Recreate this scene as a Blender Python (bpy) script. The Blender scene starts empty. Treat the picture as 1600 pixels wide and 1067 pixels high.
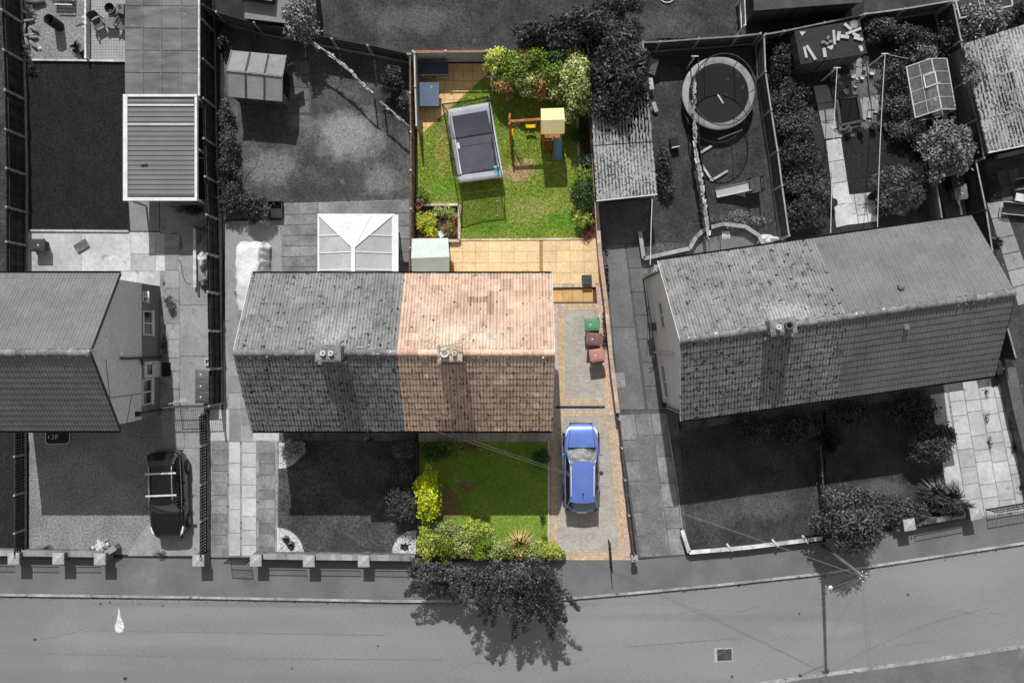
import bpy, math, random
import numpy as np
from mathutils import Vector, Matrix
random.seed(7); RNG = np.random.default_rng(11)
S = bpy.context.scene; C = S.collection
# ---------------------------------------------------------------- camera, sky, sun
CAMH, FPX = 47.0, 1391.0
cam = bpy.data.objects.new('camera', bpy.data.cameras.new('camera')); C.objects.link(cam)
cam.location = (0, 0, CAMH); cam.rotation_euler = (0, 0, 0)
cam.data.sensor_width = 36; cam.data.lens = FPX/1600*36; cam.data.clip_start = .5; cam.data.clip_end = 2000
S.camera = cam
SUNV = Vector((-0.114, 0.985, 1.0)).normalized()
w = bpy.data.worlds.new('World'); S.world = w; w.use_nodes = True
nt = w.node_tree; sky = nt.nodes.new('ShaderNodeTexSky'); sky.sky_type = 'NISHITA'; sky.sun_disc = False
sky.sun_elevation = math.asin(SUNV.z); sky.sun_rotation = math.atan2(SUNV.x, SUNV.y)
mxw = nt.nodes.new('ShaderNodeHueSaturation'); mxw.inputs['Saturation'].default_value = .12
nt.links.new(sky.outputs[0], mxw.inputs['Color']); nt.links.new(mxw.outputs[0], nt.nodes['Background'].inputs[0])
nt.nodes['Background'].inputs[1].default_value = 0.105
sl = bpy.data.lights.new('sun', 'SUN'); sl.energy = 4.3; sl.angle = math.radians(.5); sl.color = (1, .985, .965)
sun = bpy.data.objects.new('sun', sl); C.objects.link(sun); sun.location = (0, 0, 60)
sun.rotation_euler = SUNV.to_track_quat('Z', 'Y').to_euler()
S.view_settings.view_transform = 'Standard'; S.view_settings.look = 'None'; S.view_settings.exposure = 0; S.view_settings.gamma = 1
# ---------------------------------------------------------------- helpers
def P(px, py, z=0.0):
    k = (CAMH-z)/FPX
    return Vector(((px-800)*k, (533.5-py)*k, z))
def lin(c):
    if isinstance(c, (int, float)): c = (c, c, c)
    return tuple(((v/255+.055)/1.055)**2.4 if v > 10 else v/255/12.92 for v in c)
_m = {}
def mat(name, c1, c2=None, scale=1.0, fine=.25, fscale=14, rough=.85, bump=0.0, bscale=30, spots=None, tone=.0,
        metal=0, spec=.3, brick=None, ang=0, stains=None, stretch=None, alpha=None, trans=0, coat=0, zones=None):
    """procedural surface: two-tone blotches, fine speckle, optional spots (colour, scale, cover), brick grid, per-face tone"""
    if name in _m: return _m[name]
    fscale *= .5; fine = min(.75, fine*1.35)
    m = bpy.data.materials.new(name); m.use_nodes = True; _m[name] = m
    N = m.node_tree.nodes; L = m.node_tree.links; b = N['Principled BSDF']
    tc = N.new('ShaderNodeTexCoord'); mp = N.new('ShaderNodeMapping'); L.new(tc.outputs['Object'], mp.inputs[0])
    mp.inputs['Rotation'].default_value[2] = math.radians(ang)
    if stretch: mp.inputs['Scale'].default_value = stretch
    V = mp.outputs[0]
    def noise(s, d=3, r=.55):
        n = N.new('ShaderNodeTexNoise'); n.inputs['Scale'].default_value = s; n.inputs['Detail'].default_value = d
        n.inputs['Roughness'].default_value = r; L.new(V, n.inputs['Vector']); return n.outputs[0]
    def ramp(inp, a, bb):
        r = N.new('ShaderNodeMapRange'); r.inputs[1].default_value = a; r.inputs[2].default_value = bb
        L.new(inp, r.inputs[0]); return r.outputs[0]
    def mix(f, x, y, mode='MIX'):
        q = N.new('ShaderNodeMix'); q.data_type = 'RGBA'; q.blend_type = mode
        for s, v in ((q.inputs[0], f), (q.inputs[6], x), (q.inputs[7], y)):
            if hasattr(v, 'default_value') or hasattr(v, 'links'): L.new(v, s)
            elif isinstance(v, (int, float)): s.default_value = v
            else: s.default_value = (*v, 1)
        return q.outputs[2]
    A = lin(c1); B = lin(c2) if c2 is not None else A
    col = mix(ramp(noise(scale), .36, .64), A, B)
    if brick:
        bw, bh, mort, off, mc, var = brick
        t = N.new('ShaderNodeTexBrick'); L.new(V, t.inputs['Vector']); t.offset = off; t.inputs['Scale'].default_value = 1
        t.inputs['Brick Width'].default_value = bw; t.inputs['Row Height'].default_value = bh
        t.inputs['Mortar Size'].default_value = mort; t.inputs['Mortar Smooth'].default_value = .3
        t.inputs['Color1'].default_value = (1-var, 1-var, 1-var, 1); t.inputs['Color2'].default_value = (1+var, 1+var, 1+var, 1)
        t.inputs['Mortar'].default_value = (1, 1, 1, 1)
        col = mix(1.0, col, t.outputs['Color'], 'MULTIPLY')
        col = mix(t.outputs['Fac'], col, lin(mc))
    if fine:
        f = ramp(noise(fscale, 4, .7), .25, .75)
        mr = N.new('ShaderNodeMapRange'); mr.inputs[3].default_value = 1-fine; mr.inputs[4].default_value = 1+fine; L.new(f, mr.inputs[0])
        cc = N.new('ShaderNodeCombineColor'); [L.new(mr.outputs[0], cc.inputs[i]) for i in range(3)]
        col = mix(1.0, col, cc.outputs[0], 'MULTIPLY')
    for sp in ([spots] if spots and not isinstance(spots, list) else (spots or [])):
        sc, ss, cover = sp[:3]; sh = sp[3] if len(sp) > 3 else .03
        col = mix(ramp(noise(ss, 4, .6), 1-cover, 1-cover+sh), col, lin(sc))
    if zones:
        ge = N.new('ShaderNodeNewGeometry')
        for (zx, zy, zrx, zry, zc, zst, zk, zsc) in zones:
            c = P(zx, zy); a = N.new('ShaderNodeVectorMath'); a.operation = 'SUBTRACT'; L.new(ge.outputs['Position'], a.inputs[0]); a.inputs[1].default_value = (c.x, c.y, 0)
            q = N.new('ShaderNodeVectorMath'); q.operation = 'MULTIPLY'; L.new(a.outputs[0], q.inputs[0]); q.inputs[1].default_value = (1/(zrx*.0338), 1/(zry*.0338), 0)
            ln = N.new('ShaderNodeVectorMath'); ln.operation = 'LENGTH'; L.new(q.outputs[0], ln.inputs[0])
            nz = N.new('ShaderNodeTexNoise'); nz.inputs['Scale'].default_value = zsc; nz.inputs['Detail'].default_value = 5; nz.inputs['Roughness'].default_value = .65; L.new(ge.outputs['Position'], nz.inputs['Vector'])
            s1 = N.new('ShaderNodeMath'); s1.operation = 'MULTIPLY_ADD'; L.new(nz.outputs[0], s1.inputs[0]); s1.inputs[1].default_value = zk; s1.inputs[2].default_value = 1-zk*.5
            s2 = N.new('ShaderNodeMath'); s2.operation = 'SUBTRACT'; L.new(s1.outputs[0], s2.inputs[0]); L.new(ln.outputs['Value'], s2.inputs[1])
            mr = N.new('ShaderNodeMapRange'); mr.inputs[1].default_value = 0; mr.inputs[2].default_value = .55; mr.inputs[4].default_value = zst; L.new(s2.outputs[0], mr.inputs[0])
            col = mix(mr.outputs[0], col, lin(zc))
    if tone:
        at = N.new('ShaderNodeAttribute'); at.attribute_name = 'tone'
        mr = N.new('ShaderNodeMapRange'); mr.inputs[1].default_value = -1; mr.inputs[2].default_value = 1
        mr.inputs[3].default_value = 1-tone; mr.inputs[4].default_value = 1+tone; mr.clamp = False; L.new(at.outputs['Fac'], mr.inputs[0])
        mx = N.new('ShaderNodeMath'); mx.operation = 'MAXIMUM'; mx.inputs[1].default_value = .03; L.new(mr.outputs[0], mx.inputs[0])
        cc = N.new('ShaderNodeCombineColor'); [L.new(mx.outputs[0], cc.inputs[i]) for i in range(3)]
        col = mix(1.0, col, cc.outputs[0], 'MULTIPLY')
    L.new(col, b.inputs['Base Color'])
    b.inputs['Roughness'].default_value = rough; b.inputs['Metallic'].default_value = metal
    b.inputs['Specular IOR Level'].default_value = spec; b.inputs['Coat Weight'].default_value = coat
    if trans: b.inputs['Transmission Weight'].default_value = trans
    if alpha is not None: b.inputs['Alpha'].default_value = alpha
    if bump:
        bn = N.new('ShaderNodeBump'); bn.inputs['Strength'].default_value = 1; bn.inputs['Distance'].default_value = bump
        L.new(noise(bscale, 4, .65), bn.inputs['Height']); L.new(bn.outputs[0], b.inputs['Normal'])
    return m

class MB:
    """collects faces (world coordinates through a matrix) and links them as one mesh object"""
    def __init__(s, M=None): s.v = []; s.f = []; s.t = []; s.M = M or Matrix(); s.tone = 0.0; s.smooth = False
    def add(s, vs, fs, tone=None):
        o = len(s.v); s.v += [tuple(s.M @ Vector(q)) for q in vs]; s.f += [tuple(i+o for i in f) for f in fs]
        s.t += [s.tone if tone is None else tone]*len(fs); return s
    def box(s, x0, y0, z0, x1, y1, z1, tone=None):
        return s.add([(x, y, z) for z in (z0, z1) for x, y in ((x0, y0), (x1, y0), (x1, y1), (x0, y1))],
                     [(3, 2, 1, 0), (4, 5, 6, 7), (0, 1, 5, 4), (1, 2, 6, 5), (2, 3, 7, 6), (3, 0, 4, 7)], tone)
    def ob(s, c, size, rz=0, tone=None, tilt=0):
        """box of given size, base-centred at c"""
        x, y, z = size; R = Matrix.Translation(c) @ Matrix.Rotation(rz, 4, 'Z') @ Matrix.Rotation(tilt, 4, 'Y')
        vs = [R @ Vector((a*x/2, b*y/2, zz)) for zz in (0, z) for a, b in ((-1, -1), (1, -1), (1, 1), (-1, 1))]
        return s.add(vs, [(3, 2, 1, 0), (4, 5, 6, 7), (0, 1, 5, 4), (1, 2, 6, 5), (2, 3, 7, 6), (3, 0, 4, 7)], tone)
    def prism(s, pts, z0, z1, tone=None):
        n = len(pts); a = sum(pts[i][0]*pts[(i+1) % n][1]-pts[(i+1) % n][0]*pts[i][1] for i in range(n))
        if a < 0: pts = pts[::-1]
        vs = [(p[0], p[1], z0) for p in pts]+[(p[0], p[1], z1) for p in pts]
        return s.add(vs, [tuple(range(n))[::-1], tuple(range(n, 2*n))]+[(i, (i+1) % n, n+(i+1) % n, n+i) for i in range(n)], tone)
    def beam(s, a, b, w=.05, h=.05, tone=None):
        a, b = Vector(a), Vector(b); d = (b-a).normalized(); u = Vector((0, 0, 1)) if abs(d.z) < .95 else Vector((0, 1, 0))
        x = d.cross(u).normalized()*w/2; y = x.cross(d).normalized()*h/2
        vs = [p+i*x+j*y for p in (a, b) for i, j in ((-1, -1), (1, -1), (1, 1), (-1, 1))]
        return s.add(vs, [(3, 2, 1, 0), (4, 5, 6, 7), (0, 1, 5, 4), (1, 2, 6, 5), (2, 3, 7, 6), (3, 0, 4, 7)], tone)
    def tube(s, pts, r, n=8, tone=None, closed=False):
        pts = [Vector(p) for p in pts]; m = len(pts); rs = r if isinstance(r, (list, tuple)) else [r]*m; vs = []; px = None
        for i, p in enumerate(pts):
            if closed: d = pts[(i+1) % m]-pts[i-1]
            else: d = pts[min(i+1, m-1)]-pts[max(i-1, 0)]
            d.normalize()
            if px is None:
                u = Vector((0, 0, 1)) if abs(d.z) < .9 else Vector((1, 0, 0)); px = d.cross(u).normalized()
            px = (px-d*px.dot(d)).normalized(); py = d.cross(px)
            vs += [p+rs[i]*(math.cos(2*math.pi*k/n)*px+math.sin(2*math.pi*k/n)*py) for k in range(n)]
        fs = [(i*n+k, i*n+(k+1) % n, ((i+1) % m)*n+(k+1) % n, ((i+1) % m)*n+k) for i in range(m if closed else m-1) for k in range(n)]
        if not closed: fs += [tuple(range(n))[::-1], tuple((m-1)*n+k for k in range(n))]
        return s.add(vs, fs, tone)
    def lathe(s, c, prof, n=20, tone=None, squash=1, cap=True):
        c = Vector(c); vs = [c+Vector((r*math.cos(2*math.pi*k/n), squash*r*math.sin(2*math.pi*k/n), z)) for r, z in prof for k in range(n)]
        fs = [(i*n+k, i*n+(k+1) % n, (i+1)*n+(k+1) % n, (i+1)*n+k) for i in range(len(prof)-1) for k in range(n)]
        if cap and prof[0][0] > 1e-4: fs.append(tuple(range(n))[::-1])
        if cap and prof[-1][0] > 1e-4: fs.append(tuple((len(prof)-1)*n+k for k in range(n)))
        return s.add(vs, fs, tone)
    def grid(s, fn, nu, nv, tone=None):
        vs = [fn(i/nu, j/nv) for j in range(nv+1) for i in range(nu+1)]
        return s.add(vs, [(j*(nu+1)+i, j*(nu+1)+i+1, (j+1)*(nu+1)+i+1, (j+1)*(nu+1)+i) for j in range(nv) for i in range(nu)], tone)
    def build(s, name, m, parent=None, smooth=False, label=None):
        me = bpy.data.meshes.new(name)
        off = wloc(parent) if parent else Vector((0, 0, 0))
        if not parent:
            a = np.array(s.v); lo, hi = a.min(0), a.max(0); off = Vector(((lo[0]+hi[0])/2, (lo[1]+hi[1])/2, lo[2]))
        me.from_pydata([tuple(Vector(q)-off) for q in s.v], [], s.f); me.materials.append(m)
        if any(s.t):
            at = me.attributes.new('tone', 'FLOAT', 'FACE'); at.data.foreach_set('value', s.t)
        if smooth: me.polygons.foreach_set('use_smooth', [True]*len(s.f))
        me.update(); o = bpy.data.objects.new(name, me); C.objects.link(o)
        if parent: o.parent = parent
        else: o.location = off
        if label: o['label'] = label
        return o
def wloc(o):
    l = Vector((0, 0, 0))
    while o: l += o.location; o = o.parent
    return l
def tag(o, label=None, cat=None, group=None, kind=None):
    if label: o['label'] = label
    if cat: o['category'] = cat
    if group: o['group'] = group
    if kind: o['kind'] = kind
    return o
def thing(name, label, cat, loc, group=None):
    o = bpy.data.objects.new(name, None); C.objects.link(o); o.location = loc; o.empty_display_size = .3
    return tag(o, label, cat, group)
def one(mb, name, m, label, cat, group=None, smooth=False): return tag(mb.build(name, m, None, smooth), label, cat, group)
def dup(root, loc, label=None, group=None):
    r = root.copy(); C.objects.link(r); r.location = loc
    if label: r['label'] = label
    if group: r['group'] = group
    for ch in list(root.children):
        c = ch.copy(); C.objects.link(c); c.parent = r
        for g in list(ch.children): d = g.copy(); C.objects.link(d); d.parent = c
    return r
def sheet(name, pts, z, m, raw=False, label=None):
    """a flat piece of ground at height z, outlined in photograph positions projected onto the ground"""
    mb = MB(); q = [Vector(p) for p in pts] if raw else [P(*p) for p in pts]
    n = len(q); a = sum(q[i].x*q[(i+1) % n].y-q[(i+1) % n].x*q[i].y for i in range(n))
    if a < 0: q = q[::-1]
    mb.add([(p.x, p.y, z) for p in q], [tuple(range(n))])
    o = mb.build(name, m); return tag(o, label, None, None, 'structure')
def bil(c, u, v):
    a = c[0].lerp(c[1], u); b = c[3].lerp(c[2], u); return a.lerp(b, v)
def slabs(name, corners, nx, ny, z, m, gap=.02, jit=.6, skew=0, us=None, kind='structure', thick=.018, label=None, vary=0, miss=0):
    """laid slabs: corners TL TR BR BL; each slab a low block with its own tone, all one surface"""
    c = [P(*p) for p in corners]; mb = MB(); us = us or [i/nx for i in range(nx+1)]
    Lx = (c[1]-c[0]).length; Ly = (c[3]-c[0]).length
    for i in range(len(us)-1):
        n = ny[i] if isinstance(ny, (list, tuple)) else ny
        vs = [j/n for j in range(n+1)]
        if vary: vs = [0]+[v+random.uniform(-vary, vary)/n for v in vs[1:-1]]+[1]
        for j in range(n):
            if random.random() < miss: continue
            gu, gv = gap/Lx/2, gap/Ly/2
            q = [bil(c, us[i]+gu, vs[j]+gv), bil(c, us[i+1]-gu, vs[j]+gv), bil(c, us[i+1]-gu, vs[j+1]-gv), bil(c, us[i]+gu, vs[j+1]-gv)]
            dz = random.uniform(0, .008)
            mb.prism([(p.x, p.y) for p in q], z-.01, z+thick+dz, random.uniform(-jit, jit))
    return tag(mb.build(name, m), label, None, None, kind)
def inpoly(x, y, poly):
    r = np.zeros(len(x), bool); n = len(poly)
    for i in range(n):
        x1, y1 = poly[i]; x2, y2 = poly[(i+1) % n]
        cnd = ((y1 > y) != (y2 > y)) & (x < (x2-x1)*(y-y1)/((y2-y1) or 1e-9)+x1); r ^= cnd
    return r
def quick(name, V, F, tone, m, parent=None, loc=None):
    """fast numpy mesh of triangles or quads"""
    me = bpy.data.meshes.new(name); n = len(V); k = F.shape[1]
    me.vertices.add(n); me.vertices.foreach_set('co', V.astype(np.float32).ravel())
    me.loops.add(F.size); me.loops.foreach_set('vertex_index', F.astype(np.int32).ravel())
    me.polygons.add(len(F)); me.polygons.foreach_set('loop_start', (np.arange(len(F))*k).astype(np.int32))
    try: me.polygons.foreach_set('loop_total', np.full(len(F), k, np.int32))
    except Exception: pass
    me.materials.append(m); at = me.attributes.new('tone', 'FLOAT', 'FACE'); at.data.foreach_set('value', tone.astype(np.float32))
    me.update(calc_edges=True); me.validate(); o = bpy.data.objects.new(name, me); C.objects.link(o)
    if parent: o.parent = parent
    elif loc is not None: o.location = loc
    return o
def leaf_quads(cen, nrm, L, W, tone):
    """diamond-shaped leaves at cen facing nrm"""
    n = len(cen); nrm = nrm/np.linalg.norm(nrm, axis=1, keepdims=True)
    r = RNG.normal(size=(n, 3)); u = np.cross(nrm, r); u /= np.linalg.norm(u, axis=1, keepdims=True); v = np.cross(nrm, u)
    L = np.broadcast_to(L, n)[:, None]; W = np.broadcast_to(W, n)[:, None]
    V = np.stack([cen-u*L/2, cen+v*W/2+nrm*W*.12, cen+u*L/2, cen-v*W/2+nrm*W*.12], 1).reshape(-1, 3)
    return V, np.arange(4*n).reshape(-1, 4)
def grass(name, pts, m, dens=90, h=.045, w_=.014, z=.012, label=None, clump=.0):
    """short grass standing in a lawn: one object of many blades"""
    q = [P(*p) for p in pts]; poly = [(p.x, p.y) for p in q]; xs = [p[0] for p in poly]; ys = [p[1] for p in poly]
    A = (max(xs)-min(xs))*(max(ys)-min(ys)); n = int(A*dens*2.6); h = min(h, .05); x = RNG.uniform(min(xs), max(xs), n); y = RNG.uniform(min(ys), max(ys), n)
    k = inpoly(x, y, poly); x, y = x[k], y[k]; n = len(x); a = RNG.uniform(0, 6.28, n); H = h*RNG.uniform(.5, 1.4, n); W = w_*RNG.uniform(.6, 1.3, n)
    lx, ly = RNG.normal(size=n)*H*1.3, RNG.normal(size=n)*H*1.3
    V = np.stack([np.stack([x-np.cos(a)*W, y-np.sin(a)*W, np.full(n, z)], 1), np.stack([x+np.cos(a)*W, y+np.sin(a)*W, np.full(n, z)], 1),
                  np.stack([x+lx, y+ly, z+H], 1)], 1).reshape(-1, 3)
    o = quick(name, V, np.arange(3*n).reshape(-1, 3), RNG.uniform(-1, 1, n), m)
    return tag(o, label, None, None, 'stuff')
def foliage(c, rx, ry, h, n, leaf, m, parent, lumps=9, seed=None, base=.25, up=.55, name='foliage', spread=.85, lump_r=.42, aspect=2.0, gap=0.0):
    """leaf cloud over several lumps; c = world ground centre"""
    rg = np.random.default_rng(seed if seed is not None else random.randrange(10**6)); cs = []; rs = []
    for i in range(lumps):
        a = 2.4*i+rg.uniform(-.4, .4); q = math.sqrt((i+.3)/lumps)*spread*rg.uniform(.85, 1.1)
        zz = base*h+(h*(1-base))*(1-q*q*.75)*rg.uniform(.55, .85)
        rr = lump_r*rg.uniform(.75, 1.2)
        cs.append((math.cos(a)*q*rx*(1-rr*.3)*1.08, math.sin(a)*q*ry*(1-rr*.3)*1.08, zz)); rs.append(rr)
    cs = np.array(cs); rs = np.array(rs); pick = rg.choice(lumps, n, p=rs**2/np.sum(rs**2))
    d = rg.normal(size=(n, 3)); d[:, 2] = np.abs(d[:, 2])*1.1-.25; d /= np.linalg.norm(d, axis=1, keepdims=True)
    rad = rs[pick]*rg.uniform(.55, 1.08, n)**.6
    pos = cs[pick]+d*np.stack([rad*rx, rad*ry, rad*np.full(n, max(.3, min(h*.55, (rx+ry)/2)))], 1)
    pos += rg.normal(size=(n, 3))*leaf*.5; pos[:, 2] = np.clip(pos[:, 2], .03, None)
    ns = n//9; ai = rg.choice(n, ns); sh = rg.integers(0, max(4, lumps*3), ns); sd = rg.normal(size=(max(4, lumps*3), 3)); sd[:, 2] = np.abs(sd[:, 2])*.6
    sd /= np.linalg.norm(sd, axis=1, keepdims=True); so = cs[rg.integers(0, lumps, len(sd))]; f_ = rg.uniform(.55, 1.5, ns)[:, None]
    pos[ai] = so[sh]+sd[sh]*f_*np.array([rx, ry, min(h*.55, (rx+ry)/2)])*lump_r+rg.normal(size=(ns, 3))*leaf*.45; pos[:, 2] = np.clip(pos[:, 2], .03, None)
    nrm = d*.8+np.array([0, 0, up])+rg.normal(size=(n, 3))*.62
    L = leaf*rg.uniform(.6, 1.35, n); t = rg.normal(size=n)*.85+(rg.uniform(-.4, .4, lumps))[pick]
    V, F = leaf_quads(pos, nrm, L, L/aspect, t)
    off = np.array(c)[:3]-np.array(wloc(parent)); return quick(name, V+off, F, t, m, parent)
def bush(name, label, cat, px, py, rx, ry, h, n, leaf, m, group=None, zmid=None, trunk_m=None, **k):
    """plant centred where it stands; px py is the centre seen at mid height, rx ry in photograph pixels"""
    z = h*.6 if zmid is None else zmid; c = P(px, py, z); kk = (CAMH-z)/FPX; c = Vector((c.x, c.y, 0))
    t = thing(name, label, cat, c, group)
    foliage(c, rx*kk, ry*kk, h, n, leaf, m, t, **k)
    mb = MB()
    for i in range(5):
        a = i*1.256+random.random(); e = c+Vector((math.cos(a)*rx*kk*.45, math.sin(a)*ry*kk*.45, h*.6))
        mb.tube([c+Vector((math.cos(a)*.04, math.sin(a)*.04, 0)), c.lerp(e, .5)+Vector((0, 0, h*.1)), e], [.025, .018, .008], 5)
    mb.build('stem', trunk_m or mat('bark_grey', 70, 50, scale=8), t); return t
def tree(name, label, px, py, rx, ry, h, n, leaf, m, group=None, trunk_m=None, tr=.14, zmid=None, base=None, **k):
    z = h*.7 if zmid is None else zmid; c = P(px, py, z); kk = (CAMH-z)/FPX; c = Vector((c.x, c.y, 0)); b = P(*base) if base else c
    t = thing(name, label, 'tree', b, group); tm = trunk_m or mat('bark_grey', 70, 50, scale=8)
    MB().tube([b, b.lerp(c, .35)+Vector((.05, 0, h*.3)), b.lerp(c, .8)+Vector((0, .04, h*.62))], [tr*1.3, tr, tr*.6], 9).build('trunk', tm, t, True)
    mb = MB()
    for i in range(9):
        a = i*.7+random.random()*.4; s = b.lerp(c, .5)+Vector((0, 0, h*random.uniform(.28, .55))); q = random.uniform(.45, .8)
        e = c+Vector((math.cos(a)*rx*kk*q, math.sin(a)*ry*kk*q, h*random.uniform(.6, .88)))
        mb.tube([s, s.lerp(e, .5)+Vector((0, 0, h*.06)), e], [tr*.5, tr*.3, tr*.1], 6)
    mb.build('limb', tm, t, True)
    foliage(c, rx*kk, ry*kk, h, n, leaf, m, t, name='crown', **k); return t
def spiky(name, label, px, py, r, h, n, m, cat='plant', group=None, width=.03, flat=.6):
    c = P(px, py, 0); V = []; T = []
    for i in range(n):
        a = random.uniform(0, 6.28); l = r*random.uniform(.6, 1.1); d = Vector((math.cos(a), math.sin(a), 0)); s = Vector((-d.y, d.x, 0))*width
        top = h*random.uniform(.3, 1); b = Vector((0, 0, .05)); mid = d*l*.5+Vector((0, 0, top)); e = d*l+Vector((0, 0, top*random.uniform(.2, flat)))
        for q in ((b-s*.5, b+s*.5, mid+s, mid-s), (mid-s, mid+s, e+s*.12, e-s*.12)): V += [tuple(v) for v in q]; T.append(random.uniform(-.8, .8))
    o = quick(name, np.array(V), np.arange(len(V)).reshape(-1, 4), np.array(T), m, None, c); return tag(o, label, cat, group)
# ---------------------------------------------------------------- materials
asphalt = mat('road_asphalt', 122, 134, scale=.16, fine=.13, fscale=22, rough=.9, bump=.006, bscale=60, spots=[(100, 1.3, .27, .05), (146, .35, .33, .2)], stretch=(.45, 1.6, 1), zones=[(330, 1000, 420, 16, 138, .5, 1.5, .3), (900, 985, 500, 14, 136, .5, 1.5, .3), (500, 945, 500, 7, 104, .5, 1.2, .6), (1500, 900, 130, 50, 144, .35, 1.6, .5), (0, 1000, 120, 300, 108, .4, 1.4, .5), (800, 1090, 900, 30, 108, .5, 1.4, .5), (440, 985, 120, 30, 118, .3, 2, 1), (1160, 980, 160, 30, 120, .35, 2, 1.2), (1290, 985, 90, 18, 140, .5, 1.6, .6), (200, 1060, 500, 16, 112, .5, 1.4, .3), (1080, 965, 240, 8, 112, .4, 1.4, .5)])
pave_m = mat('pavement_tarmac', 98, 112, scale=.5, fine=.15, fscale=25, bump=.005, spots=[(128, .6, .36, .12), (70, 3, .27, .03)])
kerb_m = mat('kerb_concrete', 165, 135, scale=1.2, fine=.2, tone=.2, spots=(95, 2.5, .4, .08))
conc = mat('concrete', 132, 148, scale=.6, fine=.14, fscale=9, tone=.2, bump=.004, spots=[(105, 1.1, .42, .12), (168, .8, .36, .1)])
conc_l = mat('pale_concrete', 165, 188, scale=.6, fine=.14, fscale=9, tone=.16, bump=.004, spots=[(125, 1.2, .38, .1), (212, .9, .36, .1), (95, 6, .3, .03)])
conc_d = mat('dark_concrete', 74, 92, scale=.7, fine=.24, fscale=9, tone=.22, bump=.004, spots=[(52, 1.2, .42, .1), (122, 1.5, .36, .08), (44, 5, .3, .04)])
slab_m = mat('grey_paving_slabs', 108, 138, scale=.9, fine=.22, tone=.22, bump=.004, spots=[(160, 2.2, .32, .06), (84, 3, .33, .05)])
mort_m = mat('mortar', 150, 120, scale=1.5, fine=.2, spots=(80, 3, .4, .05))
soil = mat('soil', 34, 46, scale=1.5, fine=.45, fscale=20, bump=.03, bscale=14)
soil_c = mat('brown_soil', (96, 72, 56), (70, 52, 40), scale=2, fine=.4, fscale=20, bump=.03, bscale=14)
gravel_m = mat('gravel', 120, 140, scale=.6, fine=.6, fscale=20, bump=.05, bscale=12, spots=[(80, 1.2, .36, .1), (175, 28, .36, .03), (60, 22, .34, .03)])
gravel_d = mat('dark_gravel', 62, 80, scale=.7, fine=.55, fscale=34, bump=.03, bscale=26, spots=[(120, 26, .35, .03)])
pebble = mat('white_pebbles', 225, 185, scale=9, fine=.35, fscale=18, bump=.03, bscale=12, spots=(110, 14, .4, .04))
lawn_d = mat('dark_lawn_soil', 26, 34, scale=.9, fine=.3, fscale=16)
lawn_g = mat('grey_lawn', 62, 92, scale=.55, fine=.35, fscale=12, spots=[(132, .8, .37, .14), (46, 1.6, .36, .08)], zones=[(545, 212, 62, 48, 150, .75, 1.6, .9), (598, 283, 34, 30, 138, .6, 1.6, 1.1), (425, 262, 60, 34, 132, .6, 1.8, 1.1), (470, 190, 24, 20, 120, .6, 1.6, 1), (500, 300, 90, 16, 56, .6, 1.4, 1.2), (610, 160, 26, 60, 44, .7, 1.6, 1)])
lawn_m = mat('mid_lawn', 48, 70, scale=.7, fine=.35, fscale=12, spots=[(96, 1.1, .36, .12), (34, 1.8, .36, .08)], zones=[(1130, 760, 1, 1, 80, 0, 1, 1), (1190, 790, 60, 26, 112, .45, 2, 1.4), (1120, 800, 50, 24, 104, .4, 2, 1.4), (640, 30, 90, 30, 104, .5, 2, .8), (1000, 40, 120, 26, 92, .5, 2, .8), (1380, 765, 50, 16, 110, .5, 2, 1)])
lawn_c = mat('green_lawn', (104, 132, 34), (142, 148, 70), scale=.45, fine=.3, fscale=12, spots=[((164, 152, 104), .9, .34, .1), ((84, 120, 20), .8, .38, .12)], zones=[(812, 268, 32, 22, (176, 152, 112), .8, 2.2, 1.8), (806, 245, 22, 14, (120, 110, 70), .5, 2, 1.6), (690, 235, 16, 60, (160, 152, 84), .7, 1.8, 1.2), (830, 330, 60, 22, (158, 160, 92), .6, 2.2, 1.2), (760, 355, 40, 14, (80, 136, 14), .6, 1.8, 1.4), (880, 345, 36, 20, (84, 142, 16), .7, 1.8, 1.4), (700, 290, 30, 20, (100, 150, 24), .6, 1.8, 1.4)])
blade_d = mat('dark_grass_blades', 34, 42, scale=1, tone=.5, fine=0)
blade_g = mat('grey_grass_blades', 74, 96, scale=.6, tone=.5, fine=0, spots=[(140, .8, .34, .14), (50, 1.6, .36, .08)], zones=[(545, 212, 62, 48, 165, .75, 1.6, .9), (598, 283, 34, 30, 150, .6, 1.6, 1.1), (425, 262, 60, 34, 146, .6, 1.8, 1.1), (470, 190, 24, 20, 120, .6, 1.6, 1), (500, 300, 90, 16, 56, .6, 1.4, 1.2), (610, 160, 26, 60, 44, .7, 1.6, 1)])
blade_m = mat('mid_grass_blades', 58, 76, scale=.7, tone=.5, fine=0, spots=(104, 1.1, .34, .12), zones=[(1130, 760, 1, 1, 80, 0, 1, 1), (1190, 790, 60, 26, 112, .45, 2, 1.4), (1120, 800, 50, 24, 104, .4, 2, 1.4), (640, 30, 90, 30, 104, .5, 2, .8), (1000, 40, 120, 26, 92, .5, 2, .8), (1380, 765, 50, 16, 110, .5, 2, 1)])
blade_c = mat('green_grass_blades', (112, 146, 34), (148, 162, 72), scale=.45, tone=.35, fine=0, spots=[((166, 158, 100), .9, .32, .1), ((86, 136, 18), .8, .38, .12)], zones=[(812, 268, 32, 22, (176, 152, 112), .8, 2.2, 1.8), (806, 245, 22, 14, (120, 110, 70), .5, 2, 1.6), (690, 235, 16, 60, (160, 152, 84), .7, 1.8, 1.2), (830, 330, 60, 22, (158, 160, 92), .6, 2.2, 1.2), (760, 355, 40, 14, (80, 136, 14), .6, 1.8, 1.4), (880, 345, 36, 20, (84, 142, 16), .7, 1.8, 1.4), (700, 290, 30, 20, (100, 150, 24), .6, 1.8, 1.4)])
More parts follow.
